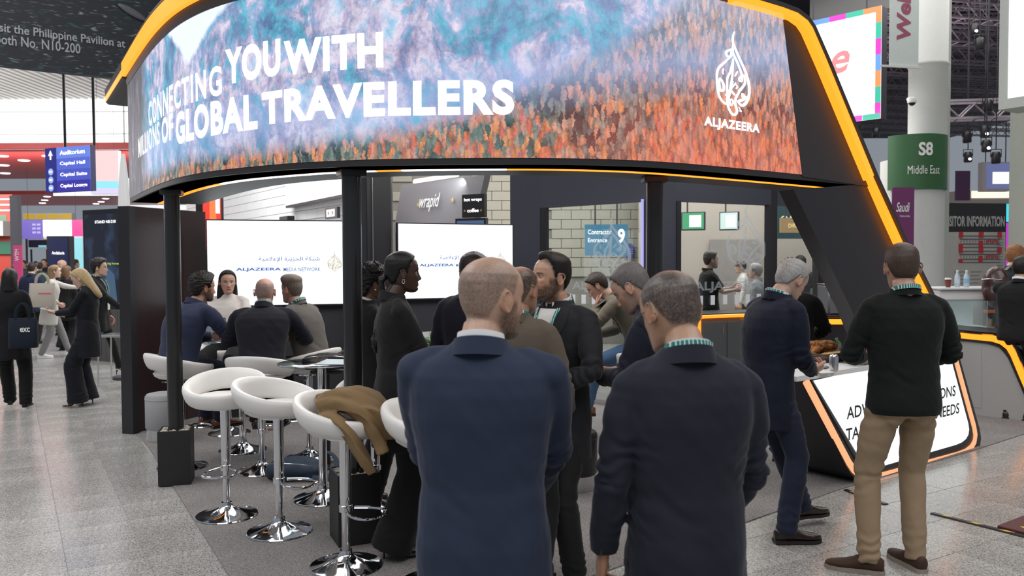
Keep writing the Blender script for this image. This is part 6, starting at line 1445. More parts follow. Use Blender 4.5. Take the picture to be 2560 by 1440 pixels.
cy, cyw = board('cyan_panel', 'narrow cyan and magenta light panel right of the information board', 'light panel', V2(2514, 14.6), V2(2524, 14.6), .0, zat(515, 14.6), .1, M['dark']); bp_(cy, 0, zat(560, 14.6), cyw, zat(515, 14.6)-zat(560, 14.6), emit('cyan', (.05, .65, .75), 1.1), 'light_strip'); bp_(cy, 0, .6, cyw*.5, zat(562, 14.6)-.6, emit('magenta', (.45, .05, .5), 1.0), 'light_strip')
# white counter, showcase and second stand counter
wc = thing('white_counter', 'white high counter holding a cup and water bottles', 'counter', (gx(2350, 10.6), 10.6, 0)); ww = gx(2500, 10.6)-gx(2350, 10.6)+.3; zc = zat(724, 10.6, 2420)
MB().box((ww/2, .3, zc/2), (ww, .6, zc), bev=.01).build('carcass', M['white'], wc, smooth=False); MB().box((ww/2, .28, zc+.012), (ww+.04, .66, .024), bev=.004).build('counter_top', M['white'], wc, smooth=False)
cup = thing('paper_cup', 'dark red paper cup with a white lid at the left of the white counter', 'cup', (gx(2371, 10.75), 10.75, zc+.025)); MB().lathe([(.001, 0), (.028, 0), (.038, .10), (.001, .10)], 24).build('cup_body', mat('cup_red', (.16, .03, .03), .5), cup); MB().lathe([(.001, .10), (.041, .10), (.041, .112), (.034, .122), (.001, .122)], 24).build('lid', M['white'], cup)
for px, lab, col_ in ((2394, 'clear small water bottle next to the paper cup', (.55, .65, .75)), (2417, 'water bottle with a pale blue label on the white counter', (.25, .45, .65))):
    bo = thing('water_bottle', lab, 'bottle', (gx(px, 10.75), 10.75, zc+.025), 0, 'water bottles'); MB().lathe([(.001, 0), (.030, 0), (.033, .02), (.033, .14), (.015, .18), (.013, .20), (.001, .20)], 24).build('bottle_body', mat('bottle_plastic', (.45, .55, .60), .1, bump=0, nscale=8), bo); MB().lathe([(.0335, .05), (.0335, .11)], 24).build('label_band', mat('bottle_label', col_, .5), bo); MB().lathe([(.001, .20), (.016, .20), (.016, .222), (.001, .222)], 16).build('bottle_cap', M['white'], bo)
sw_ = thing('showcase', 'glass showcase with a white back standing on the far counter', 'showcase', (gx(2348, 9.6), 9.6, 0)); zs0, zs1 = zat(822, 9.5, 2420), zat(754, 9.5, 2420); w_ = gx(2500, 9.6)-gx(2348, 9.6)
MB().box((w_*.40, .30, (zs0+zs1)/2), (w_*.80, .02, zs1-zs0)).build('white_back', M['white'], sw_, smooth=False); MB().box((w_*.40, .15, zs0+.01), (w_*.8, .30, .02)).build('case_floor', M['white'], sw_, smooth=False)
for cx_, cy_, dx, dy in ((w_/2, 0, w_, .008), (w_/2, .32, w_, .008), (0, .16, .008, .32), (w_, .16, .008, .32)): MB().box((cx_, cy_, (zs0+zs1)/2), (dx, dy, zs1-zs0)).build('glass_pane', M['glass'], sw_, smooth=False)
MB().box((w_/2, .16, zs1+.004), (w_+.01, .33, .008)).build('glass_top', M['glass_tint'], sw_, smooth=False)
for x_ in (0, w_*.8): MB().box((x_, -.002, (zs0+zs1)/2), (.008, .008, zs1-zs0)).build('corner_strip', M['chrome_s'], sw_, smooth=False)
# second counter: grey front, black hood, amber edge
g0, g1 = g(2300, 1022), g(2600, 1058); gd = (g1-g0).normalized(); gn = Vector((gd.y, -gd.x, 0)); gc = thing('stand_counter', 'grey fronted counter with a black hood and curved amber edge light', 'counter', (g0.x, g0.y, 0))
def gq(px, py, off=0): return onplane(px, py, g0+gn*off, gn)-Vector((g0.x, g0.y, 0))
front = [gq(2300, 1020), gq(2300, 842), gq(2470, 858), gq(2500, 870), gq(2520, 895), gq(2590, 1056)]
MB().prism(front, -gn*.5).build('front_panel', M['greywood'], gc, smooth=False); MB().prism([gq(x, y, .004) for x, y in ((2380, 862), (2453, 868), (2453, 1020), (2380, 1012))], -gn*.002).build('hatch', M['greywood'], gc, smooth=False)
def gstrip(pts, w_, off, th, name, m_):
    P = [gq(x, y, off) for x, y in pts]; n_ = len(P); rings = []
    for i, p in enumerate(P):
        d = (P[min(i+1, n_-1)]-P[max(i-1, 0)]).normalized(); q = d.cross(gn).normalized(); rings.append([p+q*w_/2, p-q*w_/2, p-q*w_/2-gn*th, p+q*w_/2-gn*th])
    MB().loft(rings).build(name, m_, gc, smooth=False)
CV = [(2300, 828), (2390, 836), (2440, 841), (2480, 845), (2505, 853), (2524, 868), (2536, 888), (2560, 945), (2610, 1060)]
gstrip(CV, .075, .02, .03, 'edge_light', M['yellow']); gstrip([(x+(0 if x < 2480 else 8), y-9) for x, y in CV], .03, .02, .55, 'hood_edge', M['black'])
P_ = [gq(x+(0 if x < 2480 else 10), y-12, .02) for x, y in CV]; MB().loft([[p, p-gn*.6, p-gn*.6+Vector((0, 0, -.03)), p+Vector((0, 0, -.03))] for p in P_]).build('hood', M['black'], gc)
gstrip([(x-(0 if x < 2470 else 9), y+12) for x, y in CV], .02, .018, .03, 'edge_trim', M['black'])
# distant bright stand on the right
fs, fsw = board('far_stand', 'far lit stand with a white roof and purple side, above the information board', 'stand', V2(2384, 26), V2(2523, 26), .0, zat(478, 26, 2450), .6, mat('stand_cream', (.62, .55, .50), .6)); bp_(fs, 0, zat(500, 26, 2450), fsw*.26, .9, mat('purple_panel', (.16, .07, .17), .5), 'side_panel', off=.02, th=.04); bp_(fs, fsw*.3, zat(500, 26), fsw*.7, .22, emit('warm_glow', (1, .86, .70), 1.2), 'lit_fascia', off=.01)
fs2, f2w = board('far_screen', 'far screen showing a white building on a blue ground, right of the column', 'screen', V2(2453, 21), V2(2523, 21), zat(478, 21, 2480), zat(405, 21, 2480), .2, mat('screen_frame_pale', (.42, .38, .40), .5), part_name='casing'); bp_(fs2, .1, zat(472, 21, 2480), f2w-.1, zat(408, 21, 2480)-zat(472, 21, 2480), emit('blueish', (.12, .14, .30), 1.0), 'screen'); bp_(fs2, .25, zat(460, 21, 2480), f2w-.3, .30, emit('cream', (1, .93, .80), 1.2), 'picture', off=.012)

# trusses under the dark roof
rf = MB().box((13, 30, 11.2), (34, 70, .3)).build('ceiling', mat('roof_dark', (.018, .016, .020), .9, nscale=2, bump=0, var=.4), smooth=False); rf.location.x = 4; struct(rf)
tm_ = mat('truss_metal', (.30, .26, .29), .5, metal=.3, nscale=30, bump=0, var=.3)
def truss_mb(l, s=.38):
    mb = MB()
    for y in (-s/2, s/2):
        for z in (0, s): mb.box((l/2, y, z), (l, .045, .045))
    n_ = int(l/s)
    for i in range(n_):
        x0, x1 = i*s, (i+1)*s
        for y in (-s/2, s/2): mb.path([(x0, y, 0 if i % 2 else s), (x1, y, s if i % 2 else 0)], .018, n=4, cap=False)
        mb.path([(x0, -s/2, 0), (x0, s/2, 0)], .016, n=4, cap=False)
    return mb
tb_ = truss_mb(16); tproto = None
for i in range(34):
    d = 17+i*.85; z = 6.6+(i % 3)*.75+d*.045; lab = 'grey lattice roof truss in the dark upper hall'
    if tproto is None: tproto = tb_.build('roof_truss', tm_, smooth=False); o = tproto
    else: o = tproto.copy(); COL.objects.link(o)
    o.location = (gx(2040, d), d, z); o.rotation_euler = (0, 0, R((12, -8, 4)[i % 3])); tag(o, lab, 'truss', 'roof trusses')
tb2 = truss_mb(9, .34).build('roof_truss', tm_, smooth=False); tag(tb2, 'dark lattice truss hanging low over the information board', 'truss'); tb2.location = (gx(2375, 16), 16.5, zat(300, 16.5, 2400)); tb2.rotation_euler = (0, 0, R(-10))
for i, (px, py, d) in enumerate(((2436, 60, 17), (2450, 95, 15), (2470, 250, 16), (2462, 315, 16), (2418, 330, 17), (2466, 350, 15.5), (2490, 380, 16), (2420, 380, 18), (2145, 300, 18), (2190, 320, 19))):
    p = at(px, py, d); t = thing('stage_light', ('topmost stage lantern in the dark roof beside the column', 'second lantern from the top, hung on a long rod in the dark roof', 'unlit lantern nearest the desert screen', 'lit lantern just right of the column, level with the green sign', 'small unlit lantern just above the green sign level', 'brightly lit lantern lowest beside the desert screen casing', 'unlit lantern lowest of the cluster over the far stand', 'lit lantern low beside the column above the far stand', 'lantern left of the column, below the pink screen', 'lantern left of the column, just above the green sign')[i], 'stage light', p, 0, 'stage lights'); MB().lathe([(.001, .0), (.06, .0), (.08, -.04), (.085, -.20), (.07, -.22), (.001, -.22)], 14).build('lamp_body', M['black'], t); MB().path([(-.10, 0, -.10), (-.10, 0, .05), (.10, 0, .05), (.10, 0, -.10)], .010, n=6).build('yoke', M['black'], t); MB().path([(0, 0, .05), (0, 0, .9)], .012, n=6).build('hanger', M['black'], t)
    if i in (0, 3, 5, 7): MB().ell((0, -.07, -.16), (.035, .02, .035), 12, 8).build('lens', emit('lens_glow', (.85, .95, 1), 6), t)
cb_, cbw = board('ceiling_beam', 'grey sloping roof beam above the pink screen', 'beam', V2(2020, 18), V2(2220, 17.2), zat(30, 17.5, 2200), zat(-20, 17.5, 2200), .3, mat('grey_beam', (.12, .12, .12), .6))

# ------------------------------------------------------------------ left: banner, ribbed ceiling, daylight, red soffits
bm_, nt, b = newmat('fish_banner'); co = coords(nt, rot=(0, R(-22), 0), scale=(1.0, 1, 4.6)); vo = N(nt, 'ShaderNodeTexVoronoi'); vo.inputs['Scale'].default_value = 7.5; vo.inputs['Randomness'].default_value = .95
wn = N(nt, 'ShaderNodeTexNoise'); wn.inputs['Scale'].default_value = 1.8; L(nt, co, wn.inputs['Vector']); wa = N(nt, 'ShaderNodeVectorMath', operation='MULTIPLY_ADD'); L(nt, wn.outputs['Color'], wa.inputs[0]); wa.inputs[1].default_value = (.9, .9, .9); L(nt, co, wa.inputs[2]); L(nt, wa.outputs[0], vo.inputs['Vector'])
cr = N(nt, 'ShaderNodeValToRGB'); e = cr.color_ramp.elements; e[0].position = .08; e[0].color = (1, 1, 1, 1); e[1].position = .42; e[1].color = (0, 0, 0, 1); L(nt, vo.outputs['Distance'], cr.inputs[0])
sc_ = N(nt, 'ShaderNodeSeparateColor'); L(nt, vo.outputs['Color'], sc_.inputs[0]); cr2 = N(nt, 'ShaderNodeValToRGB'); e = cr2.color_ramp.elements
while len(e) < 4: e.new(.5)
for k, (p, c_) in enumerate(((.15, (.008, .012, .014)), (.42, (.03, .14, .11)), (.68, (.05, .15, .20)), (.9, (.30, .33, .32)))): e[k].position = p; e[k].color = (*c_, 1)
L(nt, sc_.outputs[0], cr2.inputs[0]); mx = N(nt, 'ShaderNodeMix', data_type='RGBA'); L(nt, cr.outputs[0], mx.inputs[0]); mx.inputs[6].default_value = (.008, .010, .014, 1); L(nt, cr2.outputs[0], mx.inputs[7]); L(nt, mx.outputs[2], b.inputs['Emission Color']); b.inputs['Emission Strength'].default_value = .5; b.inputs['Base Color'].default_value = (.006, .007, .010, 1); b.inputs['Roughness'].default_value = .6
f0, f1 = at(-120, 158, 10.5), at(560, 196, 12.4); fz = zat(163, 10.8, 0)
fb, fbw = board('fish_banner', 'huge dark hanging banner with a shoal of fish and pavilion lettering', 'banner', Vector((f0.x, f0.y, 0)), Vector((f1.x, f1.y, 0)), fz, 7.4, .15, bm_, part_name='banner_face')
fm = mat('banner_lettering', (.34, .35, .36), .6)
def on_board(t, px, py):
    Rm = Matrix.Rotation(t.rotation_euler.z, 3, 'Z'); o_ = Vector(t.location); n_ = Rm @ Vector((0, -1, 0)); q = onplane(px, py, o_, n_); return Rm.inverted() @ (q-o_)
for txt, x0, x1, y0 in (('Visit the Philippine Pavilion at', -28, 313, 126), ('Booth No. N10-200', -28, 201, 135)):
    a, b2_ = on_board(fb, x0, 92 if 'Visit' in txt else 117), on_board(fb, x1, y0)
    place_text('lettering', txt, fm, fb, (a.x, 0, b2_.z), (1, 0, 0), (0, 0, 1), b2_.x-a.x, .145 if 'Visit' in txt else .13, off=.01, bold=.012)
big = on_board(fb, 330, 32); MB().ell((big.x, -.03, big.z), (.20, .02, .05), 16, 8, Matrix.Rotation(R(25), 3, 'Y')).build('fish', mat('fish_grey', (.10, .10, .12), .5), fb); MB().prism([(big.x+.15, -.02, big.z-.06), (big.x+.26, -.02, big.z-.07), (big.x+.24, -.02, big.z-.17)], (0, -.01, 0)).build('fish_tail', mat('fish_grey', (.10, .10, .12), .5), fb, smooth=False)
# ribbed white ceiling
rm = mat('ribbed_white', (.60, .60, .58), .5, nscale=5, bump=0); z_c = 7.17
rib = MB().box((-10, 22.8, z_c+.2), (24, 10.8, .2)).build('ceiling', rm, smooth=False); rib.name = 'ceiling_left'; struct(rib)
rb_ = MB().box((0, 0, 0), (.13, 10.8, .10)); rme = None
for k in range(90):
    if rme is None: o = rb_.build('rib', rm, rib, smooth=False); rme = o.data
    else: o = bpy.data.objects.new('rib', rme); COL.objects.link(o); o.parent = rib
    o.location = (-21.8+k*.26, 22.8, z_c+.05)
# clerestory and red soffits
def slab(name, y0, y1, z, x0=-38, x1=-2, m_=None, n=None):
    t = MB().box(((x0+x1)/2, (y0+y1)/2, z+.1), (x1-x0, y1-y0, .2)).build(name, m_, smooth=False); struct(t); return t
redm = mat('red_soffit', (.42, .035, .03), .45, nscale=3, bump=0, var=.1)
zw = zat(372, 28, 100)
w1 = MB().box((-14, 28.2, (zw+z_c)/2+.1), (24, .1, z_c-zw+.2)).build('window_1', emit('daylight_wall', (1, 1, 1), 1.6), smooth=False); struct(w1)
for zz in (.3, .75):
    o = MB().box((-14, 28.1, zw+(z_c-zw)*zz), (24, .06, .02)).build('window_bar', M['txt_grey'], w1, smooth=False)
for k in range(4): o = MB().box((-24+k*5.5, 28.1, (zw+z_c)/2), (.03, .06, z_c-zw)).build('window_bar', M['txt_grey'], w1, smooth=False)
s1 = slab('soffit_red', 28, 38, zw, m_=redm); s1.name = 'ceiling_red'; z2 = zat(485, 47.5, 200)
w2 = MB().box((-14, 47.4, (z2+zw)/2+.8), (24, .1, zw-z2+1.8)).build('window_2', emit('daylight_wall2', (1, .98, .98), 1.35), smooth=False); struct(w2)
s2 = slab('soffit_red', 47.5, 57, z2, m_=redm); s2.name = 'ceiling_red_far'
w3 = MB().box((-14, 62, z2/2+1.2), (30, .1, z2+2.6)).build('window_3', emit('daylight_wall3', (.95, .97, 1), .95), smooth=False); struct(w3)
for i, (px, py) in enumerate(((6, 391), (9, 414), (13, 434), (120, 391), (118, 492), (112, 501), (106, 508), (264, 497), (253, 505), (60, 402), (240, 510))):
    z = zw if py < 450 else z2; p = atz(px, py, z-.02); t = thing('downlight', 'round white downlight in the %s red soffit, %s' % (('near' if py < 450 else 'far'), ('front lamp of the left row', 'middle lamp of the left row', 'rear lamp of the left row', 'hidden by the blue sign', 'front lamp of the middle row', 'second lamp of the middle row', 'rear lamp of the middle row', 'front lamp of the right row', 'second lamp of the right row', 'alone left of the blue sign', 'rear lamp of the right row')[i]), 'downlight', p, 0, 'downlights in the red soffits'); MB().lathe([(.001, -.01), (.16, -.01), (.20, .01), (.20, .03), (.001, .03)], 20).build('lamp_face', emit('downlight_glow', (1, .95, .92), 4), t)
# wayfinding sign hung on two rods
ws_, wsw = board('wayfinding_sign', 'blue hanging sign listing auditorium, capital hall, suite and lounge', 'sign', V2(120, 13.6), V2(231, 13.2), zat(479, 13.4, 175), zat(367, 13.4, 175), .10, mat('sign_case', (.02, .025, .12), .4)); z0, z1_ = zat(479, 13.4, 175), zat(367, 13.4, 175); hh = z1_-z0
bp_(ws_, 0, z0, wsw*.26, hh, emit('sign_navy', (.025, .028, .22), .95), 'arrow_panel')
for k, (tx, c_) in enumerate((('Auditorium', (.16, .25, .80)), ('Capital Hall', (.10, .15, .66)), ('Capital Suite', (.075, .10, .55)), ('Capital Lounge', (.045, .035, .36)))):
    bp_(ws_, wsw*.26, z0+hh*(3-k)/4, wsw*.74, hh/4, emit('sign_blue_%d' % k, c_, .95), 'name_panel'); bt(ws_, tx, wsw*.34, z0+hh*(3-k)/4+hh*.075, wsw*(.60 if k > 1 else .56), hh*.10, M['txt_led'], off=.014, bold=.02)
ax_ = wsw*.13; MB().prism([(ax_-.05, -.014, z1_-.13), (ax_, -.014, z1_-.04), (ax_+.05, -.014, z1_-.13), (ax_+.015, -.014, z1_-.12), (ax_+.015, -.014, z1_-.19), (ax_-.015, -.014, z1_-.19), (ax_-.015, -.014, z1_-.12)], (0, -.004, 0)).build('arrow', M['txt_led'], ws_, smooth=False)
for k in range(3): MB().prism([(ax_+.055*math.cos(2*PI*i/20), -.014, z0+.07+k*.13+.055*math.sin(2*PI*i/20)) for i in range(20)], (0, -.004, 0)).build('pictogram', emit('pictogram', (.35, .45, .9), 1), ws_, smooth=False); MB().box((ax_, -.02, z0+.07+k*.13), (.06, .004, .02)).build('pictogram_bar', M['txt_led'], ws_, smooth=False)
for px in (156, 229):
    a = on_board(ws_, px, 367); MB().path([(a.x, .05, z1_), (a.x, .05, 8.1)], .022, n=8).build('hanging_rod', M['black'], ws_)
pk, pkw = board('hanging_screen', 'pink and turquoise beach screen hung beside the blue sign', 'screen', V2(232, 14.4), V2(301, 14.4), zat(485, 14.4, 260), zat(376, 14.4, 260), .1, M['white'], part_name='casing'); z0, z1_ = zat(485, 14.4, 260), zat(376, 14.4, 260)
bp_(pk, 0, z0, pkw, z1_-z0, emit('beach_pink', (.90, .62, .62), 1.1), 'screen'); bp_(pk, 0, z0+.10, pkw, .12, emit('beach_turquoise', (.30, .75, .85), 1.1), 'picture', off=.012); bp_(pk, 0, z0, pkw, .10, emit('beach_lilac', (.66, .62, .9), 1.1), 'picture', off=.012)
# tall screens
ts, tsw = board('advert_totem', 'tall dark advertising screen reading STAND NS-210', 'advertising screen', V2(209, 14.6), V2(322, 14.0), .9, zat(523, 14.3, 260), .3, M['black'], part_name='casing'); zt_ = zat(523, 14.3, 260)
m, nt, b = newmat('dark_advert'); n_ = N(nt, 'ShaderNodeTexNoise'); n_.inputs['Scale'].default_value = 1.7; n_.inputs['Detail'].default_value = 3; L(nt, coords(nt), n_.inputs['Vector']); cr = N(nt, 'ShaderNodeValToRGB'); cr.color_ramp.elements[0].position = .50; cr.color_ramp.elements[0].color = (.004, .006, .014, 1); cr.color_ramp.elements[1].position = .70; cr.color_ramp.elements[1].color = (.03, .06, .12, 1); L(nt, n_.outputs[0], cr.inputs[0]); L(nt, cr.outputs[0], b.inputs['Emission Color']); b.inputs['Emission Strength'].default_value = 1; b.inputs['Base Color'].default_value = (.01, .01, .015, 1); b.inputs['Roughness'].default_value = .15
bp_(ts, .06, 1.0, tsw-.08, zt_-1.08, m, 'screen'); bt(ts, 'STAND NS-210', tsw*.29, zt_-.24, tsw*.46, .05, M['txt_led'], off=.014, bold=.02); bt(ts, 'a great big horse', tsw*.35, 1.66, tsw*.45, .05, emit('lime_text', (.6, .8, .1), 1), off=.014)
MB().prism([(tsw*.42, -.012, 1.05), (tsw*.75, -.012, 1.05), (tsw*.70, -.012, 1.5), (tsw*.55, -.012, 1.62)], (0, -.003, 0)).build('picture', emit('advert_blue', (.06, .12, .2), .8), ts, smooth=False)
gb = MB(); 
for k in range(int(tsw/.16)+1): MB().box((k*.16+.06, -.02, .45), (.15, .03, .90), bev=.006).build('plank', mat('grey_cladding', (.10, .095, .09), .7, nscale=20, bump=.2, var=.2, scale3=(6, 1, 1)), ts, smooth=False)
# leaning white umbrella-like cover hanging right of the totem
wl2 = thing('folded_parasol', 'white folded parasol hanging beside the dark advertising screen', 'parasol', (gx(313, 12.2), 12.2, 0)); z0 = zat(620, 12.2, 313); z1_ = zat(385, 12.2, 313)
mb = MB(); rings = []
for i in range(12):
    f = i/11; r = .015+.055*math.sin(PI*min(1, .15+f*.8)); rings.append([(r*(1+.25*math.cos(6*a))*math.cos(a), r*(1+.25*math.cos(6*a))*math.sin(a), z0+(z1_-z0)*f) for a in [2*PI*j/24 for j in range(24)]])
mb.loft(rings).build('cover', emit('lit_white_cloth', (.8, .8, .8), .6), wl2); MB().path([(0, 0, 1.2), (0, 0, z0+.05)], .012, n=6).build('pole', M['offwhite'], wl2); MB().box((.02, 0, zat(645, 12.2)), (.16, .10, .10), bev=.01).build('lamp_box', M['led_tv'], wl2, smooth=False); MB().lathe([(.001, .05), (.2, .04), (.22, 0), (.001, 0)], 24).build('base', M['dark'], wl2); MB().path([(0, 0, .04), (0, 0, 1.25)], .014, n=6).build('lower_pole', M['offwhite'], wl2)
as_, asw = board('advert_totem', 'narrow dark blue advertising screen lettered Andalucia', 'advertising screen', V2(118, 24), V2(175, 24), .0, zat(590, 24, 150), .25, M['black'], part_name='casing'); bp_(as_, .05, .2, asw-.10, zat(594, 24, 150)-.2, emit('navy_advert', (.012, .015, .06), 1), 'screen'); bt(as_, 'Andalucia', asw*.22, zat(636, 24, 150), asw*.55, .09, M['txt_led'], off=.014, bold=.01)
ls, lsw = board('lit_screen', 'bright turquoise screen right of the narrow dark one', 'screen', V2(176, 26), V2(210, 26), .0, zat(592, 26, 190), .2, M['white'], part_name='casing'); bp_(ls, .03, .9, lsw-.06, zat(594, 26, 190)-.9, emit('turquoise', (.25, .62, .68), 1.1), 'screen')
oh, ohw = board('overhead_screens', 'row of purple, white and pink screens spanning the aisle', 'screens', V2(52, 34), V2(208, 34), zat(597, 34, 120), zat(550, 34, 120), .3, M['white'], part_name='casing'); z0, z1_ = zat(597, 34, 120), zat(550, 34, 120)
bp_(oh, 0, z0, ohw*.37, z1_-z0, emit('purple_screen', (.16, .12, .48), 1), 'screen'); bp_(oh, ohw*.37, z0+.1, ohw*.46, z1_-z0-.1, emit('white_screen', (1, 1, 1), 1.5), 'screen'); bp_(oh, ohw*.83, z0+.1, ohw*.17, z1_-z0-.1, emit('pink_screen', (.9, .06, .28), 1.1), 'screen')
for k in range(3):
    for j in range(2): bp_(oh, ohw*(.20+j*.075), z0+.22+k*.16, ohw*.055, .08, emit('lilac', (.45, .42, .8), 1), 'list_tile', off=.012)
yb, ybw = board('yellow_fascia', 'yellow paned fascia strip above the overhead screens', 'fascia', V2(60, 36), V2(182, 36), zat(549, 36, 120), zat(533, 36, 120), .3, M['txt_grey'], part_name='beam')
for k in range(4): bp_(yb, ybw*k/4+.04, zat(547, 36, 120), ybw/4-.06, zat(535, 36, 120)-zat(547, 36, 120), mat('yellow_panel', (.62, .45, .02), .5), 'panel')
nb_, nbw = board('navy_fascia', 'dark navy stand fascia under the overhead screens', 'fascia', V2(72, 40), V2(122, 40), zat(618, 40, 100), zat(600, 40, 100), .3, mat('navy_fascia', (.012, .015, .05), .5)); bp_(nb_, nbw*.5, zat(613, 40), nbw*.4, .10, emit('cyan2', (.2, .5, .6), 1), 'light_panel')
gp = MB().box((gx(42, 22), 22, zat(484, 22)/2), (gx(52, 22)-gx(34, 22), .2, zat(484, 22))).build('pillar_2', mat('grey_post', (.12, .12, .14), .5), smooth=False); struct(gp)
rs, rsw = board('red_stand', 'red fronted stand with a green base at the left edge', 'stand', V2(-60, 26), V2(34, 26), .0, zat(486, 26, 20), .4, mat('red_front', (.60, .06, .04), .5)); bp_(rs, 0, zat(585, 26), rsw, .45, M['offwhite'], 'balcony', th=.5); bp_(rs, 0, zat(630, 26), rsw, .40, mat('green_front', (.02, .16, .09), .5), 'green_panel', th=.1)
for k in range(3): bp_(rs, 0, zat(500+k*14, 26, 20), rsw, .05, M['txt_white'], 'rail', th=.04)
bp_(rs, rsw*.4, zat(572, 26), rsw*.45, .5, emit('green_photo', (.12, .22, .10), .9), 'photo_panel')
pb, pbw = board('pink_banner', 'narrow pink upright banner beside the grey post', 'banner', V2(33, 21), V2(54, 21), .0, zat(613, 21, 44), .05, mat('pink_cloth', (.75, .08, .25), .6)); place_text('lettering', 'WTM', M['txt_white'], pb, (pbw*.7, 0, 1.75), (0, 0, 1), (-1, 0, 0), .30, .10, bold=.02)
# metal table and grey bench by the totem
bn = thing('side_bench', 'light metal framed bench top in front of the grey cladding', 'bench', (gx(292, 11.6), 11.6, 0)); MB().box((0, 0, zat(833, 11.6)), (.42, .4, .03), bev=.005).build('top', M['chrome_s'], bn, smooth=False); zz = zat(833, 11.6)
for sx in (-1, 1): MB().path([(sx*.19, -.18, zz), (sx*.20, -.19, .0)], .012, n=6).build('leg', M['chrome_s'], bn); MB().path([(sx*.19, .18, zz), (sx*.20, .19, .0)], .012, n=6).build('leg', M['chrome_s'], bn)

hang(fs2, (.1, f2w-.1), zat(405, 21, 2480), 11.0); hang(oh, (.3, ohw-.3), zat(550, 34, 120), zw, r=.008); hang(nb_, (.1, nbw-.1), 0, zat(618, 40), name='post', r=.05); hang(yb, (.1, ybw-.1), 0, zat(549, 36), name='post', r=.05)
hang(vq, (.1, vw-.1), zat(518, 15.3), 5.2); hang(ps, (.3, pw-.3), zat(14, 15.4, 2198), 11.0); hang(hb, (hw2/2,), 6.6, 8.0); hang(fb, (1, fbw-1), 7.4, 9.0); hang(ds, (.5,), 6.3, 11.0); hang(mo, (mw2/2,), 0, zat(600, 12.1), name='post', r=.03)
kb = MB().prism([a2*1, b2*1, Vector((b2.x, b2.y, 0)), Vector((a2.x, a2.y, 0))], (0, .12, 0)).xf(Matrix.Translation((-a2.x, -a2.y, 0))).build('kiosk_front', KW, ks, smooth=False)
for o_ in [o_ for o_ in bpy.data.objects if o_.name.startswith('stage_light')]: MB().path([(0, 0, .85), (0, 0, 10.9-o_.location.z)], .008, n=4).build('hanger', M['black'], o_)

ms = [o_ for o_ in bpy.data.objects if o_.name.startswith('menu_screen')]
for o_ in ms: hang(o_, (.1,), zat(532, 15.3), 5.2)
hang(cs_, (.2, cw-.2), zat(562, 15.6), 5.2); hang(dq, (.1, dw-.1), zat(548, 14.8), 5.2); hang(pk, (.1, pkw-.1), zat(376, 14.4, 260), 7.1, r=.003)
# ------------------------------------------------------------------ people
def wpos(i, s, fwd=.10, pal=.02, up=0):
    """a point in front of a wrist, in the world"""
    S, E, W, a = i['A'][s]; d = Vector(a.get('dir', (W-E))).normalized(); p = Vector(a.get('palm', (0, 0, 1))).normalized(); q = (W+d*fwd+p*pal+Vector((0, 0, up)))*i['k']
    o = i['root']; return Matrix.Rotation(o.rotation_euler.z, 3, 'Z') @ q + o.location
def long_hair(i, length=.34, w_=1.0, col=(.02, .015, .012), back=1.0, front=False):
    """hair falling from the crown to the shoulder blades"""
    mb = MB(); prof = [(.112, .045, .050, -.012), (.09, .072, .082, -.020), (.05, .088, .094, -.026), (0, .094, .086, -.040), (-.06, .098, .070, -.056), (-.12, .104, .056, -.066), (-.12-(length-.12)*.5, .104, .048, -.076), (-length*.9, .088, .036, -.084), (-length, .050, .020, -.088)]
    n_ = 40; rings = []
    for z, a, b_, cy in prof:
        rings.append([((a*w_*(1+.035*math.sin(13*t)+.02*math.sin(29*t+z*40)))*math.cos(t), cy*back+b_*math.sin(t)*(1+.03*math.sin(17*t)), z) for t in [2*PI*j/n_ for j in range(n_)]])
    mb.loft(rings[::-1]); mb.xf(i['MH']); return i['put'](mb, 'long_hair', hairmat(col), angle=80)
BLK = (.010, .010, .011); SUIT = ('shoe', (.022, .012, .009))
FL = .0065
# the two men with their backs to the camera
p1 = person('tall bald man in a blue suit standing with his back turned, foreground', (gx(1203, 2.42), 2.42, FL), R(-6), h=1.75, q=3, build=1.06, tone=(.50, .31, .215), head=(-46, 4, 0), collar=(.78, .78, .80), stub=.75, hcol=(.03, .02, .015),
    bald=('shave', .62, (.11, .095, .085)), top=('jacket', (.025, .034, .064)), bottom=('trousers', (.020, .028, .052)), shoes=SUIT, scl=1.02, fold=.6,
    arms={'L': {'w': (-.10, .28, .99), 'p': (-.5, -1, -.1), 'palm': (0, 0, -1)}, 'R': {'w': (.12, .27, .96), 'p': (1.1, -.8, -.1), 'palm': (0, 0, -1)}})
p2 = person('balding man with glasses in a dark navy suit and green lanyard, back turned', (gx(1718, 2.40), 2.40, FL), R(2), h=1.72, q=3, slope=.022, build=.95, tone=(.40, .235, .15), head=(26, 22, 0), collar=(.62, .72, .80), hcol=(.03, .027, .025), lanyard='back', glasses=True,
    bald=('crown', .93, (.045, .042, .042)), top=('jacket', (.017, .019, .030)), bottom=('trousers', (.013, .015, .028)), shoes=SUIT, scl=1.03, neckf=.02, fold=1.3,
    arms={'L': {'w': (-.24, .06, .86), 'p': (-.3, -1, 0)}, 'R': {'w': (.16, .22, .92), 'p': (.5, -1, 0)}})
sb_ = MB()
for k_ in range(3): sb_.lathe([(.001, .0), (.0075, .0), (.0075, .003), (.001, .004)], 14, c=(0, 0, 0)) if k_ < 0 else None
for k_ in range(4):                       # sleeve buttons of the left cuff
    S, E, W, a = p2['A']['L']; c = E.lerp(W, .86+.035*k_)+Vector((-.012, -.040, 0)); mb = MB().ell(c, (.0075, .004, .0075), 10, 6); p2['put'](mb, 'sleeve_button', M['black'])
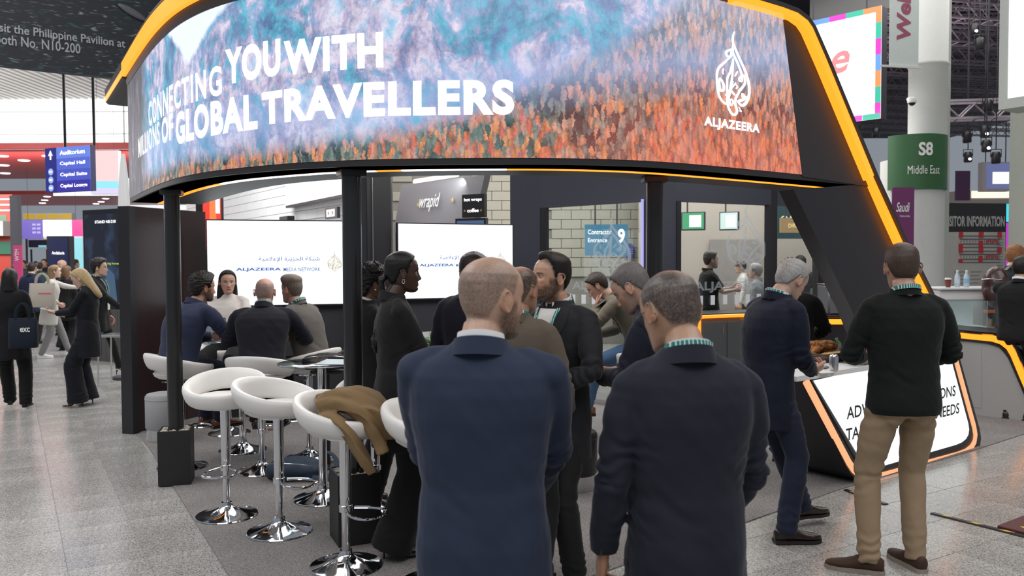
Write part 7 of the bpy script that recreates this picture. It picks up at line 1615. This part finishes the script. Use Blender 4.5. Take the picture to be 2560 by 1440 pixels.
# right hand side
p3 = person('man in a black sweater and tan trousers standing before the light box counter', (gx(2262, 4.55), 4.55, 0), R(-2), h=1.83, q=3, tone=(.48, .28, .20), head=(-6, 6, 0), hcol=(.06, .04, .03), hair=lambda: hair_mb(.006, .012, seed=3), lanyard='back',
    top=('sweater', (.006, .009, .008)), bottom=('jeans', (.30, .215, .135)), shoes=('sneaker', (.055, .028, .018), (.30, .25, .20)), build=.96, legr=1.05,
    arms={'L': {'w': (-.13, .25, 1.10), 'p': (-.8, -1, -.2), 'palm': (0, 0, 1)}, 'R': {'w': (.13, .25, 1.10), 'p': (.9, -1, -.2), 'palm': (0, 0, 1)}}, legs={'L': {'a': (-.19, -.05, .085), 'toe': 68}, 'R': {'a': (.075, .01, .085), 'toe': 12}})
p4 = person('grey haired man in a navy jacket looking down at the counter beside the pastries', (gx(1918, 5.12), 5.12, FL), R(-66), h=1.77, q=3, tone=(.52, .33, .25), head=(-2, 34, 0), hcol=(.33, .32, .31), hair=lambda: hair_mb(.010, .016, recede=.4, seed=5, curl=.002), lean=4, hunch=.3,
    collar=(.60, .68, .76), shirt=(.60, .68, .76), lapels=True, lanyard='front', top=('jacket', (.009, .012, .026)), bottom=('trousers', (.018, .024, .045)), shoes=('shoe', (.020, .010, .008)),
    arms={'L': {'w': (-.06, .31, 1.035), 'p': (-.5, -.6, -.7), 'palm': (.4, 0, -1), 'curl': .6, 'dir': (.3, 1, -.1)}, 'R': {'w': (.08, .28, 1.00), 'p': (.6, -.8, -.6), 'palm': (-.5, 0, .8), 'curl': .6, 'dir': (-.3, 1, .0)}}, legs={'L': {'a': (-.06, .36, .085), 'toe': -4}, 'R': {'a': (.16, .02, .085), 'toe': -20}})
c_ = wpos(p4, 'R', .12, .02); bx = thing('small_card', 'small white card held over the counter by the grey haired man', 'card', c_); MB().box((0, 0, 0), (.085, .055, .002)).build('card_face', M['white'], bx, smooth=False); bx.rotation_euler = (R(-25), 0, R(20))
p10 = person('person in a black padded jacket standing behind the grey haired man', (gx(1978, 7.0), 7.0, FL), R(-30), h=1.72, q=1, tone='brown', hcol=(.012, .010, .009), hair=lambda: hair_mb(.026, curl=.014, freq=140), top=('sweater', (.010, .010, .011)), bottom=('trousers', BLK), shoes=SUIT, eyes=False,
    arms={'L': {'w': (-.12, .28, 1.05), 'p': (-1, -.8, 0)}, 'R': {'w': (.12, .28, 1.05), 'p': (1, -.8, 0)}}, fold=2)
# centre group
p5 = person('tall woman with a long black ponytail in a black trouser suit', (gx(990, 4.85), 4.85, FL), R(-72), h=1.80, q=3, female=True, tone=(.060, .028, .018), hcol=(.006, .005, .005), head=(-2, 0, 0), hair=lambda: hair_mb(.010, .012, side=.007),
    top=('long', (.011, .011, .012)), bottom=('wide', (.008, .008, .009)), shoes=('heel', (.008, .008, .008)), lapels=False, fold=.6, scl=1.0,
    arms={'L': {'w': (-.06, .26, 1.06), 'p': (-.6, -.8, -.3)}, 'R': {'w': (.02, .27, 1.04), 'p': (.9, -.6, -.3), 'palm': (-1, 0, 0)}}, legs={'L': {'a': (-.10, .06, .085)}, 'R': {'a': (.10, -.05, .085)}})
mb = MB(); pts = [Vector(q_) for q_ in ((0, -.100, -.015), (.0, -.125, -.05), (0, -.118, -.12), (.0, -.112, -.20), (.01, -.13, -.29), (.01, -.15, -.37), (.005, -.16, -.43), (0, -.165, -.48))]
mb.path(crom(pts, 5), [x for x in np.interp(np.linspace(0, 7, 36), range(8), (.016, .021, .022, .027, .035, .042, .034, .010))], n=16, flat=(1, .8)); mb.xf(p5['MH']); v_, n_, f_ = remesh(mb.v, mb.f, .007, 1); v_ = v_+n_*(.006*nz(v_, 60, 2)+.004*nz(v_, 110, 5))[:, None]
mkobj('ponytail', (v_*p5['k']).tolist(), f_, hairmat((.006, .005, .005)), p5['root'], angle=80)
mb = MB().path([(p5['MH'] @ Vector((.080+.0, -.008+.007*math.cos(a), -.052+.013*math.sin(a)))) for a in [2*PI*i/12 for i in range(12)]], .0028, n=6, closed=True); p5['put'](mb, 'earring', M['chrome_s'])
p6 = person('woman with short curly black hair and a white collar behind the middle pole', (gx(918, 5.75), 5.75, FL), R(-62), h=1.70, q=2, female=True, tone='brown', hcol=(.008, .007, .006), hair=lambda: hair_mb(.030, .040, curl=.018, freq=130), collar=(.75, .74, .72), top=('jacket', BLK), bottom=('trousers', BLK), shoes=SUIT, build=1.1, arms={'R': {'w': (.05, .28, 1.05), 'p': (1, -.6, 0)}})
mb = MB().ell(p6['MH'] @ Vector((.082, -.006, -.040)), (.007,)*3, 10, 8); p6['put'](mb, 'earring', mat('pearl', (.8, .78, .74), .2, bump=0))
p7 = person('man in a brown tweed jacket between the bald man and the charcoal suit', (gx(1292, 4.1), 4.1, FL), R(-26), h=1.71, q=2, tone=(.40, .23, .15), head=(-12, 2, 0), hcol=(.03, .024, .02), bald=('crown', .92, (.035, .028, .024)), hair=None, lanyard='back', collar=None,
    top=('jacket', (.105, .083, .062)), bottom=('trousers', BLK), shoes=('sneaker', (.5, .5, .5)), build=.95, arms={'R': {'w': (.19, .20, .98), 'p': (.5, -1, 0)}, 'L': {'w': (-.2, .2, 1.0)}})
p8 = person('dark haired bearded man in a charcoal suit and open white shirt, talking', (gx(1390, 4.35), 4.35, FL), R(142), h=1.77, q=3, tone=(.50, .295, .20), head=(-26, -3, 0), hcol=(.012, .009, .008), hair=lambda: hair_mb(.006, .016, side=.0035, back=.005, quiff=.014, recede=.6), stub=.88, collar=(.78, .77, .74), shirt=(.75, .74, .71), lapels=True, lanyard='front',
    top=('jacket', (.020, .021, .023)), bottom=('trousers', (.014, .014, .015)), shoes=SUIT, build=1.03, arms={'L': {'w': (-.12, .26, 1.06), 'p': (-1, -.7, 0)}, 'R': {'w': (.16, .26, 1.02), 'p': (1, -.5, 0)}})
p9 = person('dark haired person in a black jacket almost hidden behind the bald head', (gx(1180, 5.3), 5.3, FL), R(-20), h=1.78, q=1, tone='light', hcol=(.025, .015, .012), hair=lambda: hair_mb(.012, .02, curl=.003), top=('jacket', (.010, .010, .018)), bottom=('trousers', BLK), shoes=SUIT, eyes=False)
p11 = person('man with cropped grey hair in a navy jacket typing on a phone', (gx(1668, 4.15), 4.15, FL), R(62), h=1.76, q=3, tone=(.52, .31, .22), head=(4, 36, 0), hcol=(.12, .11, .105), hair=lambda: hair_mb(.007, .012, side=.004, recede=.3), stub=.55, lean=3, hunch=.3, collar=(.80, .80, .80), stubcol=(.15, .12, .10),
    top=('jacket', (.011, .013, .024)), bottom=('trousers', BLK), shoes=SUIT,
    arms={'L': {'w': (-.04, .33, 1.10), 'p': (-.8, -.6, -.8), 'palm': (.2, -.2, 1), 'dir': (.15, 1, .25), 'curl': .35}, 'R': {'w': (.10, .30, 1.12), 'p': (.8, -.6, -.8), 'palm': (-.2, -.3, -1), 'dir': (-.4, 1, .1), 'curl': .5}})
c_ = wpos(p11, 'L', .13, .028); ph = phone('phone with a lit screen held low by the man with cropped grey hair', c_, (R(18), 0, R(62)))
# seated man in jeans
p12 = person('man in blue jeans and a beige jacket sitting with a hand on his face', (gx(1606, 7.75), 7.75, FL), R(82), h=1.78, q=2, seated=True, pelvis=(0, 0, .915), lean=24, hunch=.5, tone=(.50, .30, .22), head=(0, 35, 0), hcol=(.03, .02, .015), hair=lambda: hair_mb(.012), top=('jacket', (.15, .13, .10)), bottom=('jeans', (.075, .145, .26)), shoes=('shoe', (.23, .085, .035)), lapels=True, shirt=(.09, .045, .02),
    arms={'L': {'w': (-.04, .42, 1.26), 'p': (-.4, .6, -1), 'dir': (.2, -.2, 1), 'palm': (0, -1, 0)}, 'R': {'w': (.10, .42, .98), 'p': (.6, -.6, -.6), 'palm': (0, 0, 1)}}, legs={'L': {'a': (-.10, .50, .34), 'toe': 0}, 'R': {'a': (.10, .54, .30), 'toe': 6}})
c_ = wpos(p12, 'R', .10, .03); ph = phone('dark phone in the hand of the seated man in jeans', c_, (R(25), 0, R(82)))
# the four at the glass table
LG = lambda dz=0, y=.34: {'L': {'a': (-.10, y, .40+dz)}, 'R': {'a': (.10, y, .40+dz)}}
s1 = person('curly haired man in a blue suit sitting by the side wall, hand at his chin', (gx(440, 6.92), 6.92, FL), R(-34), h=1.71, q=2, seated=True, pelvis=(0, 0, .90), lean=11, hunch=.5, tone=(.38, .21, .14), head=(-14, 4, 0), hcol=(.012, .009, .008), hair=lambda: hair_mb(.020, .026, curl=.012, freq=140), beard=.8, top=('jacket', (.024, .031, .066)), bottom=('trousers', (.012, .014, .03)), shoes=('shoe', (.14, .045, .02)), build=1.1,
    arms={'L': {'w': (-.10, .42, 1.08), 'p': (-.6, -.4, -1)}, 'R': {'w': (.06, .40, 1.20), 'p': (.8, .3, -1), 'dir': (-.3, -.1, 1), 'palm': (-.3, -1, 0), 'curl': .8}}, legs=LG(-.03))
s2 = person('woman with long dark hair in a white top facing the camera at the table', (gx(572, 8.22), 8.22, FL), R(178), h=1.70, q=2, seated=True, female=True, pelvis=(0, 0, .905), lean=4, tone=(.52, .31, .23), head=(26, 2, 0), hcol=(.010, .008, .008), hair=lambda: hair_mb(.010, .014), top=('slim', (.72, .68, .64)), bottom=('trousers', BLK), shoes=('heel', BLK),
    arms={'L': {'w': (-.12, .32, 1.10), 'p': (-.6, -.4, -1)}, 'R': {'w': (.10, .32, 1.14), 'p': (.6, -.4, -1)}}, legs=LG(0, .30), build=1.05)
long_hair(s2, .36, 1.0, (.010, .008, .008))
s3 = person('bald man in a dark checked jacket sitting with his back turned', (gx(650, 6.78), 6.78, FL), R(8), h=1.70, q=2, seated=True, pelvis=(0, 0, .875), lean=14, hunch=.3, tone=(.54, .31, .25), head=(-2, 2, 0), hcol=(.25, .23, .22), bald=('top', .55, (.26, .22, .20)), lanyard='back', top=('jacket', (.011, .012, .019)), bottom=('trousers', BLK), shoes=SUIT, build=1.12,
    arms={'L': {'w': (-.14, .42, 1.10), 'p': (-1, -.6, -.6)}, 'R': {'w': (.20, .42, 1.08), 'p': (1, -.6, -.6)}}, legs=LG(-.02))
s4 = person('man with swept back grey hair in a grey knitted top, side on at the table', (gx(778, 7.22), 7.22, FL), R(66), h=1.69, q=2, seated=True, pelvis=(0, 0, .885), lean=12, hunch=.3, tone=(.52, .30, .22), head=(-4, 4, 0), hcol=(.15, .12, .10), hair=lambda: hair_mb(.007, .026, side=.0035, quiff=.016), stub=.3, collar=(.7, .72, .75), lanyard='back', top=('sweater', (.12, .108, .098)), bottom=('trousers', BLK), shoes=SUIT,
    arms={'L': {'w': (-.14, .38, 1.10), 'p': (-.8, -.6, -.6)}, 'R': {'w': (.10, .40, 1.08), 'p': (.8, -.6, -.6)}}, legs=LG(-.01))
# left hall
b1 = person('blonde woman in a black suit reading a phone on the pale floor', (gx(216, 9.95), 9.95, 0), R(98), h=1.70, q=2, female=True, tone='pale', head=(6, 30, 0), hcol=(.42, .30, .15), hair=lambda: hair_mb(.012, .012), top=('long', (.010, .011, .016)), bottom=('wide', (.009, .010, .015)), shoes=('heel', BLK),
    arms={'L': {'w': (-.05, .34, 1.14), 'p': (-.5, -.6, -1), 'palm': (0, -.2, 1), 'dir': (0, 1, .2)}, 'R': {'w': (.08, .30, 1.10), 'p': (.5, -.6, -1), 'palm': (0, -.2, 1), 'dir': (-.2, 1, .2)}}, legs={'L': {'a': (-.09, .10, .085)}, 'R': {'a': (.09, .04, .085)}})
long_hair(b1, .34, 1.0, (.42, .30, .15)); phone('white phone in the hands of the blonde woman', wpos(b1, 'L', .11, .03), (R(15), 0, R(98)), m=M['white'])
b2 = person('woman with long black hair in black clothes walking away at the left edge', (gx(22, 9.75), 9.75, 0), R(20), h=1.68, q=2, female=True, tone='light', hcol=(.010, .009, .010), hair=lambda: hair_mb(.012), top=('long', (.009, .009, .011)), bottom=('trousers', (.008, .008, .009)), shoes=('sneaker', (.02, .02, .02), (.7, .68, .64)), eyes=False, legr=1.15,
    legs={'L': {'a': (-.06, .20, .085)}, 'R': {'a': (.16, -.08, .085), 'toe': -10}}, arms={'R': {'w': (.22, .08, .92), 'p': (.5, -1, 0)}})
long_hair(b2, .30, .92, (.010, .009, .010))
def tote(label, loc, rz, col, w_=.36, h_=.34, txt=None, tcol=None, strap=.17):
    t = thing('tote_bag', label, 'bag', loc, rz); rings = []
    for f, wd, dp in ((0, .96, .07), (.08, 1.0, .085), (.5, 1.0, .075), (.9, .98, .035), (1, .97, .018)): rings.append([(w_/2*wd*math.copysign(abs(math.cos(a))**.35, math.cos(a)), dp*math.copysign(abs(math.sin(a))**.7, math.sin(a)), h_*f) for a in [2*PI*j/24 for j in range(24)]])
    MB().loft(rings).build('bag_body', cloth(col, .9, 500, 'canvas'), t)
    for s_ in (-1, 1): MB().path(crom([Vector((-w_*.25, s_*.02, h_*.97)), Vector((-w_*.20, s_*.03, h_+strap*.6)), Vector((0, s_*.03, h_+strap)), Vector((w_*.20, s_*.03, h_+strap*.6)), Vector((w_*.25, s_*.02, h_*.97))], 5), .009, n=6, flat=(1.5, .5)).build('handle', cloth(col, .9, 500, 'canvas'), t)
    if txt: place_text('lettering', txt, tcol or M['txt_white'], t, (-w_*.02, -.084, h_*.55), (1, 0, 0), (0, 0, 1), w_*.34, .05, bold=.02)
    return t
tote('dark navy tote bag lettered exc on the arm of the woman at the left edge', (gx(54, 9.5), 9.5, .74), R(12), (.012, .018, .03), .30, .34, 'exc')
b3 = person('woman in a white knitted coat stretching her arm out in the aisle', (gx(122, 15.0), 15.0, 0), R(-62), h=1.70, q=1, female=True, tone='pale', hcol=(.24, .15, .08), hair=lambda: hair_mb(.016), top=('long', (.50, .48, .44)), bottom=('jeans', (.20, .20, .20)), shoes=('sneaker', (.7, .7, .68)), lean=6, eyes=False, build=1.1,
    arms={'L': {'w': (-.25, .50, 1.28), 'p': (-1, 0, -.5)}, 'R': {'w': (.2, .15, 1.0)}}, legs={'L': {'a': (-.12, .30, .085)}, 'R': {'a': (.12, -.15, .085)}})
long_hair(b3, .26, .9, (.24, .15, .08)); tote('cream canvas tote bag with a pink stripe on the shoulder of the woman in white', (gx(104, 14.6), 14.6, .93), R(4), (.50, .45, .38), .44, .42)
tb9 = bpy.data.objects['tote_bag.001']; MB().box((.08, -.086, .24), (.22, .004, .018)).build('pink_print', mat('pink_print', (.7, .12, .2), .6), tb9, smooth=False)
b4 = person('curly haired man in a black suit passing behind the blonde woman', (gx(243, 12.4), 12.4, 0), R(-84), h=1.78, q=1, tone='light', hcol=(.02, .014, .011), hair=lambda: hair_mb(.026, .030, curl=.014, freq=130), top=('jacket', BLK), bottom=('slimleg', BLK), shoes=('heel', BLK), lanyard='front', eyes=False,
    arms={'R': {'w': (.12, .36, 1.02), 'p': (.6, -1, -.4), 'palm': (0, 0, 1)}}, legs={'L': {'a': (-.10, .26, .085)}, 'R': {'a': (.10, -.34, .085)}})
b5 = person('woman in a black skirt and boots behind the cream tote bag', (gx(163, 16.2), 16.2, 0), R(-10), h=1.68, q=0, female=True, tone='pale', hcol=(.13, .07, .035), hair=lambda: hair_mb(.016), top=('long', BLK), bottom=('wide', BLK), shoes=('shoe', BLK), eyes=False); long_hair(b5, .30, 1, (.13, .07, .035))
crowd = [  # px, distance, height, yaw, female, top colour, hair colour, bald, words
 (78, 17.5, 1.74, 0, 0, (.015, .02, .05), (.03, .02, .015), 0, 'man in a dark blue suit seen from behind in the aisle'),
 (152, 19.5, 1.80, -20, 0, (.02, .02, .025), None, 1, 'bald man standing behind the woman in the white coat'),
 (18, 19.0, 1.62, 10, 1, (.30, .26, .20), (.05, .025, .015), 0, 'woman in a beige top at the left edge of the crowd'),
 (40, 21.5, 1.72, 0, 0, (.02, .022, .02), (.012, .01, .01), 0, 'dark dressed man beneath the pink banner'),
 (60, 25, 1.80, 170, 0, (.03, .03, .035), (.03, .02, .015), 0, 'man facing the camera right of the pink banner'),
 (98, 23, 1.74, 20, 0, (.05, .10, .08), (.05, .035, .02), 0, 'man in dark green behind the stretching arm'),
 (112, 27, 1.84, 180, 0, (.02, .02, .03), (.02, .015, .01), 0, 'tall man left of the narrow dark screen'),
 (131, 29, 1.70, 0, 1, (.22, .18, .16), (.20, .12, .06), 0, 'fair haired woman in front of the narrow dark screen'),
 (186, 25, 1.82, -40, 0, (.012, .015, .03), (.04, .02, .012), 0, 'man in a dark suit before the turquoise screen'),
 (199, 29, 1.76, 30, 0, (.02, .02, .02), (.02, .015, .01), 0, 'dark haired man right of the turquoise screen'),
 (8, 27, 1.76, 160, 0, (.5, .45, .42), (.06, .04, .03), 0, 'man in a pale shirt by the red stand'),
 (27, 31, 1.70, 20, 1, (.4, .2, .2), (.03, .02, .015), 0, 'woman in a rose top near the red stand'),
 (88, 33, 1.78, 0, 0, (.03, .03, .04), (.02, .02, .02), 0, 'distant man under the purple screen'),
 (74, 36, 1.72, 180, 0, (.2, .2, .22), (.02, .015, .01), 0, 'distant man in grey under the purple screen'),
 (141, 36, 1.74, 0, 1, (.5, .48, .45), (.10, .06, .03), 0, 'distant woman in white under the white screen'),
 (104, 39, 1.76, 10, 0, (.02, .02, .02), (.02, .015, .01), 0, 'farthest man in black in the middle of the aisle'),
 (52, 40, 1.76, 10, 0, (.25, .08, .06), (.02, .015, .01), 0, 'farthest man in dull red near the grey post')]
for (px, d, h, yw, fem, tc, hc_, bd, lab) in crowd:
    pp_ = person(lab, (gx(px, d), d, 0), R(yw), h=h, q=0, female=bool(fem), tone='light', hcol=hc_ or (.05, .04, .03), hair=None if bd else (lambda: hair_mb(.014)), top=('jacket' if not fem else 'long', tc), bottom=('trousers', BLK), shoes=('shoe', BLK), eyes=False, group='visitors in the far aisle')
    if fem: long_hair(pp_, .24, 1, hc_)
# seen through the glass
t1 = person('man in a black T-shirt looking right, seen through the right glass pane', (gx(1772, 12.7), 12.7, 0), R(-86), h=1.86, q=2, tone='light', hcol=(.05, .035, .025), hair=lambda: hair_mb(.012, .024, curl=.003), stub=.5, top=('tshirt', (.012, .013, .012)), bottom=('trousers', (.02, .022, .02)), shoes=SUIT, arms={'R': {'w': (.10, .36, 1.18), 'p': (.5, -.6, -1)}, 'L': {'w': (-.10, .38, 1.20), 'p': (-.5, -.6, -1)}})
t2 = person('woman in a dark cap and white top seen through the right glass pane', (gx(1856, 15.4), 15.4, 0), R(80), h=1.72, q=1, female=True, tone='light', hcol=(.07, .03, .02), hair=lambda: hair_mb(.016), top=('sweater', (.55, .53, .50)), bottom=('trousers', (.05, .06, .04)), shoes=SUIT, eyes=False); mb = MB().lathe([(.001, .125), (.06, .115), (.086, .07), (.088, .045), (.12, .038), (.12, .034), (.001, .034)], 20); mb.xf(t2['MH']); t2['put'](mb, 'cap', M['black'])
t3 = person('person in a grey hooded top with a rucksack, seen through the right glass pane', (gx(1893, 13.4), 13.4, 0), R(60), h=1.66, q=1, tone='light', hcol=(.28, .27, .26), hair=lambda: hair_mb(.028, .03), top=('sweater', (.26, .26, .27)), bottom=('trousers', BLK), shoes=SUIT, eyes=False); bk = t3['put'](MB().path([t3['T'](.12, -.10, .46), t3['T'](.135, .02, .48), t3['T'](.14, .13, .38), t3['T'](.13, .08, .18)], .018, n=8, flat=(1.6, .4)), 'rucksack_strap', M['black'])
t4 = person('woman with a brown headscarf facing the camera behind the left glass pane', (gx(1585, 14.6), 14.6, 0), R(172), h=1.66, q=1, female=True, tone='tan', hcol=(.09, .06, .045), hair=lambda: hair_mb(.026, .03), top=('sweater', (.03, .03, .035)), bottom=('trousers', BLK), shoes=SUIT); long_hair(t4, .22, 1.1, (.09, .06, .045))
t5 = person('dark haired man far beyond the glass door', (gx(2003, 15.8), 15.8, 0), R(10), h=1.80, q=0, tone='light', hcol=(.015, .012, .01), hair=lambda: hair_mb(.022), top=('jacket', (.05, .05, .055)), bottom=('trousers', BLK), shoes=SUIT, eyes=False)
t6 = person('person in a pale hood far beyond the glass door', (gx(1962, 14.6), 14.6, 0), R(-30), h=1.68, q=0, tone='light', hcol=(.35, .34, .34), hair=lambda: hair_mb(.028), top=('sweater', (.32, .32, .34)), bottom=('trousers', BLK), shoes=SUIT, eyes=False)
# right edge
r1 = person('ginger haired man with a maroon rucksack at the right edge', (gx(2532, 10.3), 10.3, 0), R(-58), h=1.90, q=2, tone='pale', head=(-6, 4, 0), hcol=(.28, .12, .05), hair=lambda: hair_mb(.010, .022, curl=.003), top=('sweater', (.030, .040, .046)), bottom=('trousers', BLK), shoes=SUIT, arms={'R': {'w': (.14, .30, 1.06)}})
bkp = thing('rucksack', 'maroon leather rucksack on the back of the ginger haired man', 'bag', (gx(2490, 10.05), 10.05, 1.13), R(-58)); mb = MB().ell((0, 0, .24), (.16, .12, .25), 20, 14); mb.ell((0, -.05, .16), (.13, .09, .13), 18, 10); v_, n_, f_ = remesh(mb.v, mb.f, .011, 3); mkobj('bag_body', (v_+n_*(.004*nz(v_, 30, 2))[:, None]).tolist(), f_, leather((.055, .022, .022)), bkp, angle=80)
MB().path(crom([Vector((.06, .10, .44)), Vector((.08, .20, .50)), Vector((.10, .32, .44)), Vector((.10, .28, .22)), Vector((.08, .12, .08))], 5), .016, n=8, flat=(1.6, .4)).build('strap', leather((.055, .022, .022)), bkp); MB().path([(-.12, -.09, .33), (0, -.14, .34), (.12, -.09, .33)], .004, n=6).build('zip', M['chrome_s'], bkp)
r2 = person('dark haired man in a black sweater with a white collar, cut by the right edge', (gx(2552, 8.8), 8.8, 0), R(-50), h=1.76, q=2, tone='tan', head=(-10, 6, 0), hcol=(.010, .009, .008), hair=lambda: hair_mb(.014, .02), collar=(.80, .80, .80), top=('sweater', (.010, .010, .011)), bottom=('trousers', BLK), shoes=SUIT, build=1.12, arms={'L': {'w': (-.12, .34, 1.0), 'p': (-1, -.8, 0)}, 'R': {'w': (.14, .34, 1.0), 'p': (1, -.8, 0)}})
